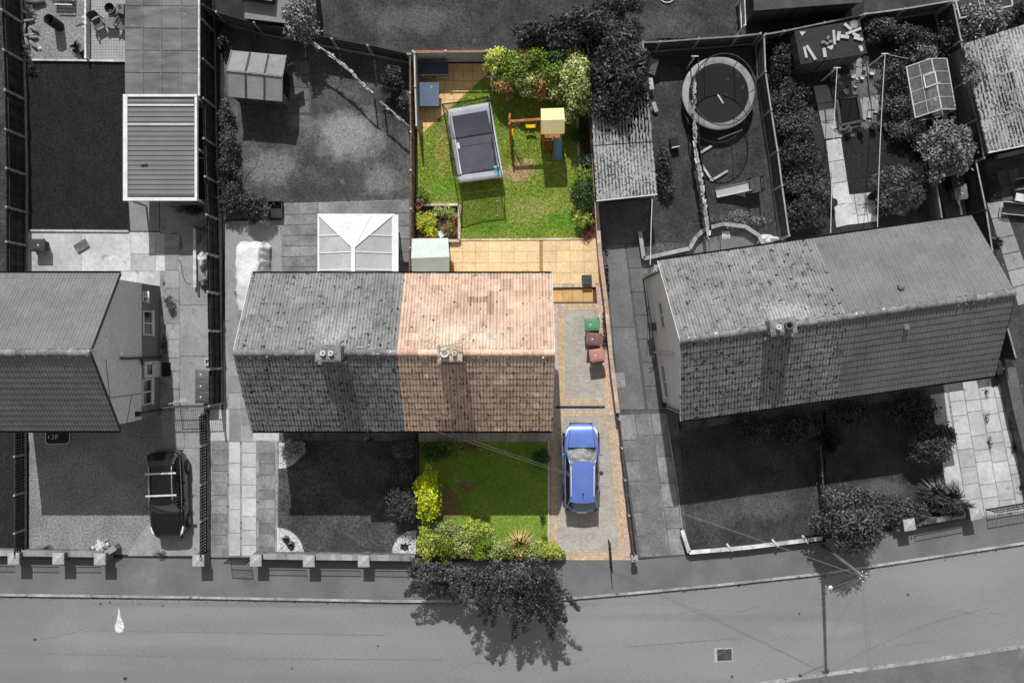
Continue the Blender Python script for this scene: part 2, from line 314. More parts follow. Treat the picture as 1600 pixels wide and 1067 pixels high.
wood_d = mat('dark_stained_timber', 36, 50, scale=3, fine=.35, tone=.5, stretch=(1, 1, .3), fscale=20)
wood_m = mat('grey_timber', 84, 104, scale=3, fine=.3, tone=.35, fscale=18)
wood_g = mat('old_timber', 62, 76, scale=3, fine=.3, tone=.4, fscale=18)
post_m = mat('concrete_post', 128, 150, scale=2, fine=.2, tone=.2)
white = mat('white_paint', 218, 200, scale=2, fine=.05, rough=.5)
white_d = mat('weathered_white', 205, 170, scale=2.5, fine=.15, tone=.2, rough=.7)
black = mat('black_plastic', 18, 24, scale=5, fine=.1, rough=.5)
dark_p = mat('dark_grey_plastic', 42, 50, scale=5, fine=.1, rough=.5)
grey_p = mat('grey_plastic', 98, 112, scale=5, fine=.1, rough=.55)
steel = mat('galvanised_steel', 170, 150, scale=6, fine=.1, rough=.35, metal=.6)
glass_d = mat('dark_glass', 14, 18, scale=4, fine=0, rough=.06, spec=.8)
brick_g = mat('grey_brick', 92, 110, scale=3, fine=.2, brick=(.225, .075, .008, .5, 120, .15))
render_g = mat('pebbledash_render', 206, 212, scale=.8, fine=.22, fscale=22, bump=.01, bscale=40, spots=(170, .9, .4, .2))
render_d = mat('dark_painted_render', 118, 126, scale=.8, fine=.12, fscale=20, bump=.006)
render_c = mat('cream_render', (196, 178, 160), (180, 162, 144), scale=.8, fine=.2, fscale=22, bump=.01)
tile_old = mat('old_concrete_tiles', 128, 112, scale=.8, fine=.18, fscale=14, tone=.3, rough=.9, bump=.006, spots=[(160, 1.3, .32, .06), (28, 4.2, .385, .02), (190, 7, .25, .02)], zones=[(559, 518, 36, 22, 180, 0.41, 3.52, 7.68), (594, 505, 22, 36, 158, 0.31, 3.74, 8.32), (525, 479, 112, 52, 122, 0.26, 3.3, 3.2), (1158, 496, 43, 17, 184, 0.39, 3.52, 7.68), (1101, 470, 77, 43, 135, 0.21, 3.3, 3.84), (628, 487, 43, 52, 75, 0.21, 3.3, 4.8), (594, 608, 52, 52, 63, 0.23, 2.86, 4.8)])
tile_new = mat('smooth_concrete_tiles', 118, 106, scale=.6, fine=.14, fscale=14, tone=.16, rough=.85, bump=.003, spots=(170, 8, .22, .02))
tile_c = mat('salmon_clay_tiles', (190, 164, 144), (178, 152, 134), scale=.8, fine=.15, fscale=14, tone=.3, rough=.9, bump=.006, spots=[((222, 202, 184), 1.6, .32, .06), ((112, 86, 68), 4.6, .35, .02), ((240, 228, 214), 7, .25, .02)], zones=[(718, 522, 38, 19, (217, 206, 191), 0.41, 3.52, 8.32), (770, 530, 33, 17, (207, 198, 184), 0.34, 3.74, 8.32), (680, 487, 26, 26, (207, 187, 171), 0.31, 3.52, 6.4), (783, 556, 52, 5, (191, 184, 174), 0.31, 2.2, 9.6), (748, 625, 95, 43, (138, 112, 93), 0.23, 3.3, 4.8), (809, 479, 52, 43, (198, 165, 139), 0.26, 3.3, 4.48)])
ridge_g = mat('grey_ridge_tiles', 126, 104, scale=2.5, fine=.3, tone=.25, spots=(200, 4, .36, .05))
ridge_c = mat('clay_ridge_tiles', (206, 166, 144), (194, 170, 154), scale=2.5, fine=.25, tone=.25, spots=((220, 205, 190), 3, .38, .05))
moss_m = mat('moss', 26, 34, scale=9, fine=.4); moss_c = mat('brown_moss', (66, 48, 36), (52, 40, 32), scale=9, fine=.4)
gutter_m = mat('dark_gutter', 34, 44, scale=4, fine=.1, rough=.5)
corr_m = mat('corrugated_cement', 138, 156, scale=.7, fine=.2, fscale=12, tone=.4, bump=.004, spots=[(178, 1.4, .3, .06)])
corr_l = mat('pale_corrugated_cement', 160, 176, scale=.9, fine=.2, fscale=10, tone=.3, spots=[(90, 4, .33, .05)])
metal_r = mat('ribbed_metal_roof', 108, 116, scale=.7, fine=.06, tone=.12, rough=.5, spots=(150, 3, .24, .02))
felt_m = mat('flat_roof_sheets', 112, 92, scale=1.2, fine=.14, fscale=8, tone=.14, spots=(136, 1.4, .36, .12), stretch=(.6, 1.8, 1))
felt_d = mat('dark_roof_felt', 44, 52, scale=1.4, fine=.2, tone=.15, spots=(66, 2, .3, .08))
shed_r = mat('playhouse_roof_panel', 136, 124, scale=1.3, fine=.1, tone=.08, spots=(108, 2, .33, .12))
bark = mat('bark_grey', 66, 46, scale=8, fine=.3)
bark_c = mat('brown_bark', (98, 76, 58), (72, 54, 42), scale=8, fine=.3)
def leafm(n, a, b, tone=.5, **k):
    m = mat(n, a, b, scale=.9, fine=.25, fscale=4, tone=tone, rough=.5, spec=.4, **k); return m
leaf_d = leafm('dark_leaves', 36, 58, .62); leaf_m = leafm('mid_leaves', 58, 84, .62); leaf_l = leafm('pale_leaves', 88, 122, .6)
leaf_t = leafm('street_tree_leaves', 48, 80, .62); leaf_gl = leafm('glossy_leaves', 52, 76)
lg1 = leafm('green_leaves', (124, 142, 44), (78, 108, 34)); lg2 = leafm('yellow_green_leaves', (180, 188, 78), (130, 148, 54))
lg3 = leafm('lime_leaves', (200, 208, 44), (150, 172, 30)); lg4 = leafm('russet_leaves', (158, 128, 80), (112, 112, 48))
lg5 = leafm('dark_green_leaves', (54, 86, 30), (38, 62, 24)); lg6 = leafm('sage_leaves', (166, 174, 104), (122, 140, 66))
lg7 = leafm('blue_green_leaves', (84, 120, 88), (66, 96, 70)); straw = leafm('straw_blades', (196, 176, 118), (160, 138, 84))
sand_m = mat('sand_paving', (220, 194, 152), (212, 184, 142), scale=1.1, fine=.14, tone=.14, spots=[((240, 216, 176), 1.4, .34, .1), ((176, 132, 84), 5, .27, .03)])
sand_d = mat('tan_block_edging', (222, 182, 128), (208, 166, 112), scale=1.5, fine=.16, ang=0, brick=(.1, .2, .006, 0, (165, 125, 90), .08))
block_c = mat('grey_block_paving', (180, 174, 166), (164, 158, 150), scale=1.2, fine=.12, tone=.1, brick=(.2, .1, .008, .5, (134, 126, 118), .1), bump=.003)
pgrav = mat('pink_gravel', (206, 178, 160), (184, 160, 146), scale=4, fine=.5, fscale=22, bump=.02, bscale=24, spots=((130, 100, 84), 18, .38, .04))
path_m = mat('front_path_slabs', (168, 158, 144), (150, 140, 128), scale=1.5, fine=.2, tone=.12)
edge_c = mat('pale_edging', (205, 190, 168), (180, 162, 140), scale=3, fine=.2, tone=.15)
wood_c = mat('orange_brown_timber', (176, 112, 70), (150, 92, 56), scale=4, fine=.2, tone=.15)
screen = mat('grey_painted_boards', (186, 182, 178), (166, 164, 162), scale=2, fine=.12, tone=.12)
# ---------------------------------------------------------------- setting: ground, road, pavements
def W2(*pts): return [P(*p) for p in pts]
KERB = [(-900, 905), (0, 927), (300, 931), (620, 937), (850, 936), (980, 925), (1120, 912), (1292, 893), (1450, 869), (1600, 846), (2500, 650)]
LOWK = [(-900, 1240), (600, 1130), (1180, 1068), (1300, 1051), (1420, 1035), (1600, 1008), (2500, 860)]
far = 250
kp = W2(*KERB)
mb = MB(); mb.prism([(-far, kp[0].y)]+[(p.x, p.y) for p in kp]+[(far, kp[-1].y), (far, far), (-far, far)], -.3, 0); tag(mb.build('ground', soil), kind='structure')
lk = W2(*LOWK)
mb = MB(); mb.prism([(-far, lk[0].y-.16)]+[(p.x, p.y-.14) for p in lk]+[(far, lk[-1].y-.1), (far, -far), (-far, -far)], -.3, -.01); tag(mb.build('far_pavement', pave_m), kind='structure')
mb = MB(); mb.add([(-far, -far, -.13), (far, -far, -.13), (far, far, -.13), (-far, far, -.13)], [(0, 1, 2, 3)]); tag(mb.build('road', asphalt), kind='structure')
def strip(name, a, wd, z0, z1, m, seg=.9, gap=.012, side=1):
    mb = MB(); pts = W2(*a)
    for i in range(len(pts)-1):
        d = pts[i+1]-pts[i]; L = d.length; d.normalize(); nn = Vector((d.y, -d.x, 0))*side; k = max(1, round(L/seg))
        for j in range(k):
            p = pts[i]+d*(L*j/k+gap/2); q = pts[i]+d*(L*(j+1)/k-gap/2)
            mb.prism([(v.x, v.y) for v in (p, q, q+nn*wd, p+nn*wd)], z0, z1+random.uniform(-.003, .003), random.uniform(-1, 1))
    return mb.build(name, m)
tag(strip('kerb', KERB, .13, -.28, .012, kerb_m), kind='structure')
tag(strip('far_kerb', LOWK, .14, -.28, .006, kerb_m), kind='structure')
PV = [(-900, 850), (0, 869), (322, 873), (640, 878), (1000, 874), (1075, 868), (1280, 843), (1420, 826), (1600, 797), (2500, 600)]
sheet('pavement', PV+KERB[::-1], .006, pave_m)
# worn patches, old seams and drips on the road
seam_m = mat('tarred_seam', 114, 122, scale=3, fine=.2); patch_m = mat('pale_worn_asphalt', 142, 150, scale=.6, fine=.12)
mb = MB()
for a, b, wdt in (((0, 1019), (400, 1029), .07), ((400, 1029), (700, 1030), .06), ((980, 1010), (1155, 997), .06), ((1353, 940), (1364, 1066), .035), ((150, 985), (600, 992), .05)):
    p, q = P(*a, -.12), P(*b, -.12); p.z = q.z = 0; d = (q-p).normalized(); s = Vector((-d.y, d.x, 0))*wdt/2
    mb.add([(v.x, v.y, -.126) for v in (p-s, q-s, q+s, p+s)], [(0, 1, 2, 3)])
tag(mb.build('road_seam', seam_m), kind='structure')
mb = MB(); rg = random.Random(5)
for x, y, n_, dx in ((1060, 960, 14, 9), (1190, 1000, 10, 7), (1480, 960, 12, 8), (700, 1050, 9, 8), (60, 1000, 10, 9), (1400, 1010, 10, 5), (520, 950, 8, 8), (870, 1040, 8, 7)):
    p = P(x, y)
    for k in range(n_):
        q = p+Vector((dx*.034*rg.uniform(.5, 1.3), rg.uniform(-.14, .14), 0)); d = (q-p).normalized(); sd = Vector((-d.y, d.x, 0))*rg.uniform(.008, .018)
        mb.add([(v.x, v.y, -.1265) for v in (p-sd, q-sd, q+sd, p+sd)], [(0, 1, 2, 3)]); p = q
tag(mb.build('road_crack', mat('crack', 108, 120, scale=4)), kind='structure')
mb = MB()
for a, b in zip(KERB[1:-2], KERB[2:-1]):
    for k in range(int((b[0]-a[0])/3.2)):
        f = rg.random(); c = P(a[0]+(b[0]-a[0])*f, a[1]+(b[1]-a[1])*f+5+abs(rg.gauss(0, 2.5))); r = rg.uniform(.02, .07); an = rg.uniform(0, 6.28)
        mb.add([(c.x+r*math.cos(an+t_)*rg.uniform(.5, 1.3), c.y+r*.6*math.sin(an+t_), -.122) for t_ in (0, 1.3, 2.5, 3.8, 5.1)], [(0, 1, 2, 3, 4)], rg.uniform(-1, 1))
tag(mb.build('gutter_grit', mat('grit', 74, 110, scale=6, tone=.4)), kind='stuff')
mb = MB()
for x, y, r in ((155, 944, 3), (170, 942, 2), (253, 947, 2), (1145, 1058, 3), (590, 1010, 2), (52, 1000, 3), (1420, 930, 3), (1250, 960, 2.5), (740, 1015, 2), (455, 1045, 2)): blob_ = [(P(x, y).x+r*.034*rg.uniform(.6, 1.2)*math.cos(k*.7), P(x, y).y+r*.034*rg.uniform(.5, 1)*math.sin(k*.7), -.1255) for k in range(9)]; mb.add(blob_, [tuple(range(9))])
tag(mb.build('oil_spots', mat('oil', 70, 84, scale=4)), kind='structure')
mb = MB(); stain = [(184, 949), (186, 958), (187, 966), (191, 973), (193, 981), (190, 987), (184, 990), (179, 987), (177, 980), (180, 973), (182, 964)]
mb.add([(P(x, y, 0).x, P(x, y, 0).y, -.124) for x, y in stain[::-1]], [tuple(range(len(stain)))])
one(mb, 'paint_splash', mat('white_splash', 222, 170, scale=5, fine=.2), 'white drip-shaped paint splash on the road near the left kerb', 'stain')
# drain cover in the road
t = thing('drain_cover', 'square dark iron drain cover with a pale painted border in the road', 'drain cover', P(1131, 1024)+Vector((0, 0, -.13)))
mb = MB(); c = P(1131, 1024)
mb.ob((c.x, c.y, -.127), (1.0, .74, .012), .04); mb.build('border', mat('pale_border', 170, 150, scale=4), t)
MB().ob((c.x+.06, c.y+.01, -.112), (.78, .6, .01), .04).build('plate', mat('iron_plate', 74, 84, scale=6, fine=.3), t)
mb = MB()
for i in range(6): mb.ob((c.x+.06, c.y-.24+i*.1, -.1), (.7, .03, .008), .04)
mb.build('rib', dark_p, t)
for px, py in ((194, 1061), (940, 935)):
    c = P(px, py)
    mb = MB(); mb.lathe((c.x, c.y, -.128), [(0, 0.0), (.09, .004), (.09, .012), (0, .014)], 16)
    if px == 194: one(mb, 'stop_tap_cover', dark_p, 'small round dark tap cover set in the road at the lower left', 'cover')
t = thing('kerb_drain', 'small pale gully grate against the kerb below the open iron gate', 'drain', P(940, 931)+Vector((0, -.15, -.13)))
c = P(940, 934); MB().ob((c.x, c.y, -.127), (.3, .26, .014)).build('frame', kerb_m, t)
mb = MB()
for i in range(4): mb.ob((c.x-.09+i*.06, c.y, -.112), (.025, .2, .01))
mb.build('bar', black, t)
# ---------------------------------------------------------------- ground of each plot (levels a few millimetres apart)
# far-left neighbour
sheet('lawn', [(-260, -300), (36, -300), (41, 425), (-260, 425)], .006, lawn_m); grass('short_grass', [(-30, -20), (30, -20), (36, 425), (-30, 425)], blade_d, 60)
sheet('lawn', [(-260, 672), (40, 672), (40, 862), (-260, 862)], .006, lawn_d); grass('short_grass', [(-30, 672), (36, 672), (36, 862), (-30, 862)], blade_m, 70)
# plot of the left house
sheet('gravel_bed', [(44, -30), (137, -30), (137, 94), (44, 94)], .012, gravel_m)
sheet('small_patio', [(142, -30), (197, -30), (197, 97), (142, 97)], .012, mat('small_block_patio', 150, 160, scale=1, fine=.1, brick=(.15, .15, .012, 0, 110, .06)))
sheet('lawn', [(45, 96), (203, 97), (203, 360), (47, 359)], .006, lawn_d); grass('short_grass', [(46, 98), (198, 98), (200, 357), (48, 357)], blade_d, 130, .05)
sheet('yard_concrete', [(44, 362), (250, 363), (250, 460), (44, 460)], .006, conc_l)
slabs('yard_slabs', [(50, 366), (205, 366), (205, 424), (50, 424)], 2, 1, .01, conc_l, .03, .4)
sheet('block_path', [(201, 312), (249, 312), (249, 361), (204, 361)], .012, mat('block_path_paving', 128, 138, scale=1, fine=.12, brick=(.2, .1, .01, .5, 100, .08)))
sheet('side_drive', [(250, 312), (347, 312), (347, 640), (250, 640)], .004, mort_m)
slabs('drive_concrete', [(258, 318), (344, 318), (344, 636), (283, 636)], 1, [4], .008, conc, .03, .3)
slabs('drive_slabs', [(205, 366), (282, 366), (282, 424), (205, 424)], 2, 2, .008, conc_l, .03, .8, vary=.1)
slabs('side_path', [(257, 366), (281, 366), (281, 636), (262, 636)], 1, 10, .034, conc, .03, .9, vary=.2)
sheet('gravel_drive', [(45, 640), (253, 640), (322, 640), (322, 866), (45, 866)], .006, gravel_m)
slabs('drive_apron', [(252, 642), (322, 642), (322, 700), (256, 700)], 2, 1, .008, conc, .03, .5)
sheet('tyre_track', [(262, 700), (322, 700), (322, 868), (200, 868), (214, 840), (236, 815), (238, 770)], .012, mat('worn_gravel', 132, 150, scale=1.2, fine=.3, fscale=20, spots=(175, 8, .36, .06)))
# plot of the grey middle house
sheet('lawn', [(350, 30), (640, 100), (640, 316), (350, 345)], .006, lawn_g)
grass('short_grass', [(372, 90), (480, 90), (636, 120), (636, 312), (440, 318), (372, 320)], blade_g, 100, .055)
sheet('patio_bed', [(438, 318), (640, 312), (640, 434), (438, 434)], .008, mort_m)
slabs('patio_slabs', [(440, 320), (498, 317), (498, 434), (440, 434)], 2, 7, .012, slab_m, .03, .8)
slabs('patio_slabs', [(498, 317), (640, 313), (640, 434), (498, 434)], 4, 6, .012, slab_m, .03, .8)
sheet('rear_drive', [(352, 346), (438, 344), (438, 500), (352, 500)], .008, conc)
sheet('side_path', [(349, 500), (440, 500), (440, 700), (349, 700)], .008, conc)
slabs('side_slabs', [(358, 512), (396, 512), (396, 690), (358, 690)], 2, 7, .012, conc, .02, .8)
sheet('drive_bed', [(326, 648), (436, 648), (434, 870), (326, 870)], .014, mort_m)
for a, b, n in ((331, 356, 11), (358, 376, 5), (378, 401, 8), (404, 430, 10)): slabs('drive_slabs', [(a, 690), (b, 690), (b, 868), (a, 868)], 1, n, .018, slab_m if a in (331, 404) else conc_l, .035, .7, vary=.25)
sheet('drive_concrete', [(328, 640), (436, 640), (436, 688), (328, 688)], .02, conc_l)
slabs('front_path', [(436, 672), (650, 676), (650, 689), (436, 689)], 6, 1, .01, conc_d, .03, .6)
sheet('lawn', [(432, 690), (651, 690), (651, 868), (432, 868)], .006, lawn_g)
grass('short_grass', [(436, 692), (648, 692), (648, 864), (436, 864)], mat('front_grass_blades', 56, 76, scale=.6, tone=.5, fine=0, spots=(104, .9, .34, .12)), 140, .05)
def fan(name, cx, cy, r, a0, a1, label=None):
    pts = [(cx, cy)]+[(cx+r*math.cos(math.radians(a)), cy+r*math.sin(math.radians(a))) for a in range(a0, a1+1, 10)]
    return sheet(name, pts, .02, pebble)
fan('pebble_bed', 433, 866, 42, -90, 0); fan('pebble_bed', 650, 866, 38, 180, 270); fan('pebble_bed', 436, 692, 40, 0, 90)
# the coloured plot
PLOTC = [(649, 96), (926, 96), (934, 380), (944, 440), (960, 640), (990, 874), (656, 876), (652, 660), (640, 430)]
sheet('garden_soil', PLOTC, .004, soil_c)
sheet('lawn', [(653, 120), (905, 120), (907, 200), (917, 374), (720, 374), (720, 320), (650, 322)], .010, lawn_c)
grass('short_grass', [(763, 125), (903, 125), (905, 200), (915, 372), (722, 372), (722, 318), (652, 320), (656, 214), (763, 116)], blade_c, 190, .05, .03)
sheet('corner_patio', [(652, 100), (765, 100), (766, 112), (656, 212)], .016, mat('corner_patio_sand', (222, 188, 136), (206, 170, 116), scale=1.6, fine=.2, brick=(.5, .5, .014, 0, (160, 126, 84), .06)))
bare = mat('bare_earth', (176, 150, 112), (150, 122, 88), scale=3, fine=.3)
mb = MB()
def blob(mb, px, py, rx, ry, z, seed, k=.2):
    rg = random.Random(seed); n = 26; c = P(px, py); fr = [rg.uniform(1-k, 1+k) for _ in range(n)]
    mb.add([(c.x+rx*.0338*(fr[i]+fr[i-1])/2*math.cos(6.283*i/n), c.y+ry*.0338*(fr[i]+fr[i-1])/2*math.sin(6.283*i/n), z) for i in range(n)], [tuple(range(n))])
blob(mb, 812, 268, 18, 12, .034, 1, .4); blob(mb, 826, 253, 9, 5, .036, 5, .4); blob(mb, 806, 280, 9, 4, .038, 7, .4)
tag(mb.build('bare_patch', bare), kind='structure')
sheet('patio', [(640, 374), (934, 372), (944, 446), (640, 446)], .012, mat('tan_mortar', (168, 134, 92), (150, 118, 80), scale=3))
slabs('patio_slabs', [(703, 376), (843, 375), (843, 446), (703, 446)], 7, 4, .016, sand_m, .014, .5)
slabs('patio_slabs', [(848, 375), (932, 374), (936, 443), (848, 444)], 4, 4, .016, sand_m, .014, .5)
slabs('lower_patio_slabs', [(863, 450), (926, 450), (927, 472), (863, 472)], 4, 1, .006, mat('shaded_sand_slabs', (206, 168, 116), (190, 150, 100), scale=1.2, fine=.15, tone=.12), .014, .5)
sheet('drive_paving', [(862, 474), (948, 474), (953, 552), (962, 640), (990, 872), (858, 872), (856, 640)], .012, block_c)
def edging(pts, wd=.32):
    mb = MB(); q = W2(*pts)
    for i in range(len(q)-1):
        d = q[i+1]-q[i]; L = d.length; d.normalize(); s = Vector((-d.y, d.x, 0))*wd/2; n = round(L/.108)
        for j in range(n):
            for sd in (-1, 1):
                a = q[i]+d*(L*j/n+.004); b = q[i]+d*(L*(j+1)/n-.004); u = s*.02*sd; v = s*.98*sd
                mb.prism([(p.x, p.y) for p in (a+u, b+u, b+v, a+v)], .01, .022+random.uniform(0, .003), random.uniform(-1, 1))
    return mb
tan_m = mat('tan_blocks', (196, 174, 144), (184, 160, 130), scale=3, fine=.14, tone=.12)
tag(edging([(877, 480), (943, 480)]).build('block_edging', tan_m), kind='structure'); tag(edging([(877, 486), (879, 630)]).build('block_edging', tan_m), kind='structure')
tag(edging([(937, 486), (948, 630)], .26).build('block_edging', tan_m), kind='structure'); tag(edging([(884, 627), (942, 627)]).build('block_edging', tan_m), kind='structure')
for e in ([(878, 646), (944, 646)], [(876, 652), (876, 668)], [(866, 668), (866, 864)], [(870, 867), (976, 867)], [(942, 652), (944, 664)], [(948, 664), (957, 664)], [(955, 668), (972, 858)]):
    tag(edging(e, .3).build('block_edging', tan_m), kind='structure')
sheet('channel_drain', [(868, 634), (945, 634), (945, 638), (868, 638)], .02, dark_p)
sheet('gravel_strip', [(863, 474), (872, 474), (872, 640), (864, 672)], .018, pgrav)
sheet('gravel_strip', [(931, 446), (943, 440), (952, 552), (962, 650), (950, 650), (946, 620)], .030, pgrav)
sheet('gravel_strip', [(955, 660), (966, 660), (986, 870), (979, 870)], .024, pgrav)
slabs('front_path', [(654, 676), (858, 676), (858, 690), (654, 690)], 9, 1, .012, path_m, .02, .8)
sheet('lawn', [(655, 690), (856, 690), (856, 868), (655, 868)], .008, mat('front_green_lawn', (106, 140, 40), (132, 152, 62), scale=.5, fine=.3, fscale=12, spots=((160, 150, 96), 1.1, .33, .1)))
grass('short_grass', [(680, 694), (854, 694), (854, 840), (680, 840)], mat('lush_grass_blades', (112, 150, 40), (138, 160, 62), scale=.5, tone=.35, fine=0, spots=((168, 158, 100), 1.1, .33, .1)), 220, .05)
mb = MB(); blob(mb, 728, 760, 15, 10, .02, 3, .3); blob(mb, 700, 785, 22, 26, .016, 4, .3); tag(mb.build('bare_patch', mat('bare_reddish_earth', (142, 112, 88), (122, 92, 70), scale=3, fine=.3)), kind='structure')
# plot right of the coloured one
sheet('lawn', [(1027, 60), (1220, 60), (1225, 385), (960, 400), (945, 300)], .006, lawn_m)
grass('short_grass', [(1030, 90), (1200, 90), (1212, 350), (1110, 380), (1000, 400), (1000, 330)], blade_m, 90, .05)
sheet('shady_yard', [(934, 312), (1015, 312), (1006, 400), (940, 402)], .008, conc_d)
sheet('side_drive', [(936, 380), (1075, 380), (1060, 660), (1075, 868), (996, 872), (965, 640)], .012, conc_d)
slabs('drive_slabs', [(945, 382), (976, 382), (1008, 640), (968, 640)], 1, [2], .016, mat('patchy_drive_concrete', 98, 116, scale=.5, fine=.16, tone=.15, spots=[(160, .8, .38, .16), (74, .7, .36, .1)]), .02, .2)
slabs('drive_slabs', [(978, 382), (1006, 382), (1042, 640), (1012, 640)], 1, 7, .016, mat('side_slab_concrete', 94, 108, scale=.8, fine=.2, tone=.2, spots=[(140, 1.2, .36, .1), (62, 4, .32, .05)]), .03, .6)
slabs('drive_slabs', [(966, 648), (1042, 645), (1070, 866), (1000, 870)], 3, 6, .016, slab_m, .03, .8, vary=.2)
sheet('block_panel', [(994, 680), (1021, 678), (1042, 862), (1012, 866)], .05, mat('herringbone_blocks', 112, 124, scale=1.2, fine=.2, ang=5, brick=(.2, .1, .01, .5, 78, .12), spots=(70, 1.2, .3, .06)))
sheet('round_patio', [(1072, 395), (1078, 375), (1095, 358), (1125, 350), (1160, 352), (1185, 366), (1198, 392), (1198, 440), (1060, 440)], .016, mat('patio_gravel', 96, 110, scale=.8, fine=.35, fscale=30, spots=(150, 3, .3, .05)))
sheet('lawn', [(1044, 672), (1290, 630), (1290, 846), (1076, 866)], .006, lawn_m)
grass('short_grass', [(1048, 680), (1278, 640), (1278, 842), (1080, 860)], mat('verge_grass_blades', 72, 94, scale=.6, tone=.5, fine=0, spots=(128, .9, .32, .12)), 130, .05)
slabs('front_path', [(1062, 660), (1560, 588), (1562, 602), (1066, 672)], 12, 1, .012, conc_d, .03, .4)
# far-right plots
sheet('lawn', [(1300, 215), (1500, 200), (1520, 300), (1330, 330)], .006, lawn_d); grass('short_grass', [(1304, 217), (1420, 210), (1430, 320), (1330, 330)], blade_m, 90, .05)
slabs('garden_path', [(1270, 135), (1294, 132), (1316, 215), (1288, 218)], 1, [3], .012, conc, .03, .5)
slabs('garden_path', [(1290, 220), (1314, 216), (1334, 350), (1306, 356)], 1, [4], .012, conc_l, .03, .5)
slabs('garden_patio', [(1318, 305), (1365, 300), (1372, 346), (1326, 352)], 3, 3, .014, conc_l, .03, .9, vary=.2)
sheet('patio', [(1296, 105), (1385, 92), (1392, 190), (1306, 215)], .008, mat('patio_clutter_ground', 74, 110, scale=1.5, fine=.35, spots=[(165, 2.2, .38, .04), (30, 1.6, .38, .04)]))
sheet('yard', [(1465, 285), (1515, 278), (1520, 330), (1480, 350)], .010, conc_d)
sheet('yard', [(1540, 250), (1700, 215), (1760, 640), (1600, 700), (1560, 420)], .006, mat('neighbour_yard', 52, 70, scale=1.2, fine=.45, fscale=16, spots=(110, 3, .33, .04)))
slabs('stepping_path', [(1541, 318), (1566, 314), (1622, 470), (1590, 478)], 1, [6], .014, conc, .04, .8, vary=.2)
slabs('stepping_path', [(1555, 268), (1590, 262), (1600, 310), (1567, 318)], 2, 2, .014, conc_d, .04, .9, miss=.2)
sheet('lawn', [(1286, 640), (1470, 615), (1500, 770), (1290, 800)], .006, lawn_m); grass('short_grass', [(1290, 660), (1460, 640), (1480, 760), (1300, 800)], blade_m, 90, .05)
sheet('drive_bed', [(1454, 600), (1575, 588), (1600, 690), (1620, 800), (1500, 812)], .008, mort_m)
slabs('drive_slabs', [(1452, 612), (1478, 609), (1512, 805), (1486, 808)], 1, 2, .012, conc_l, .02, .2)
slabs('drive_slabs', [(1480, 600), (1572, 588), (1616, 796), (1512, 809)], 4, 8, .012, conc_l, .035, 1.0, vary=.25)
# neighbours beyond the back fences
sheet('lawn', [(495, -260), (1165, -260), (1165, 75), (640, 85), (560, 70), (500, 50)], .006, lawn_m)
grass('short_grass', [(505, -20), (1160, -20), (1160, 62), (700, 74), (640, 78), (510, 50)], blade_m, 90, .06)
sheet('lawn', [(1350, -60), (1600, -60), (1600, 20), (1350, 30)], .008, lawn_m)
sheet('slab_base', [(440, 92), (486, 96), (486, 180), (440, 178)], .02, conc_d)
slabs('shed_base_slabs', [(452, 96), (484, 98), (484, 178), (450, 176)], 2, 4, .024, mat('mossy_slabs', 84, 104, scale=1.2, fine=.2, tone=.2, spots=(150, 1.6, .33, .06)), .03, .6)
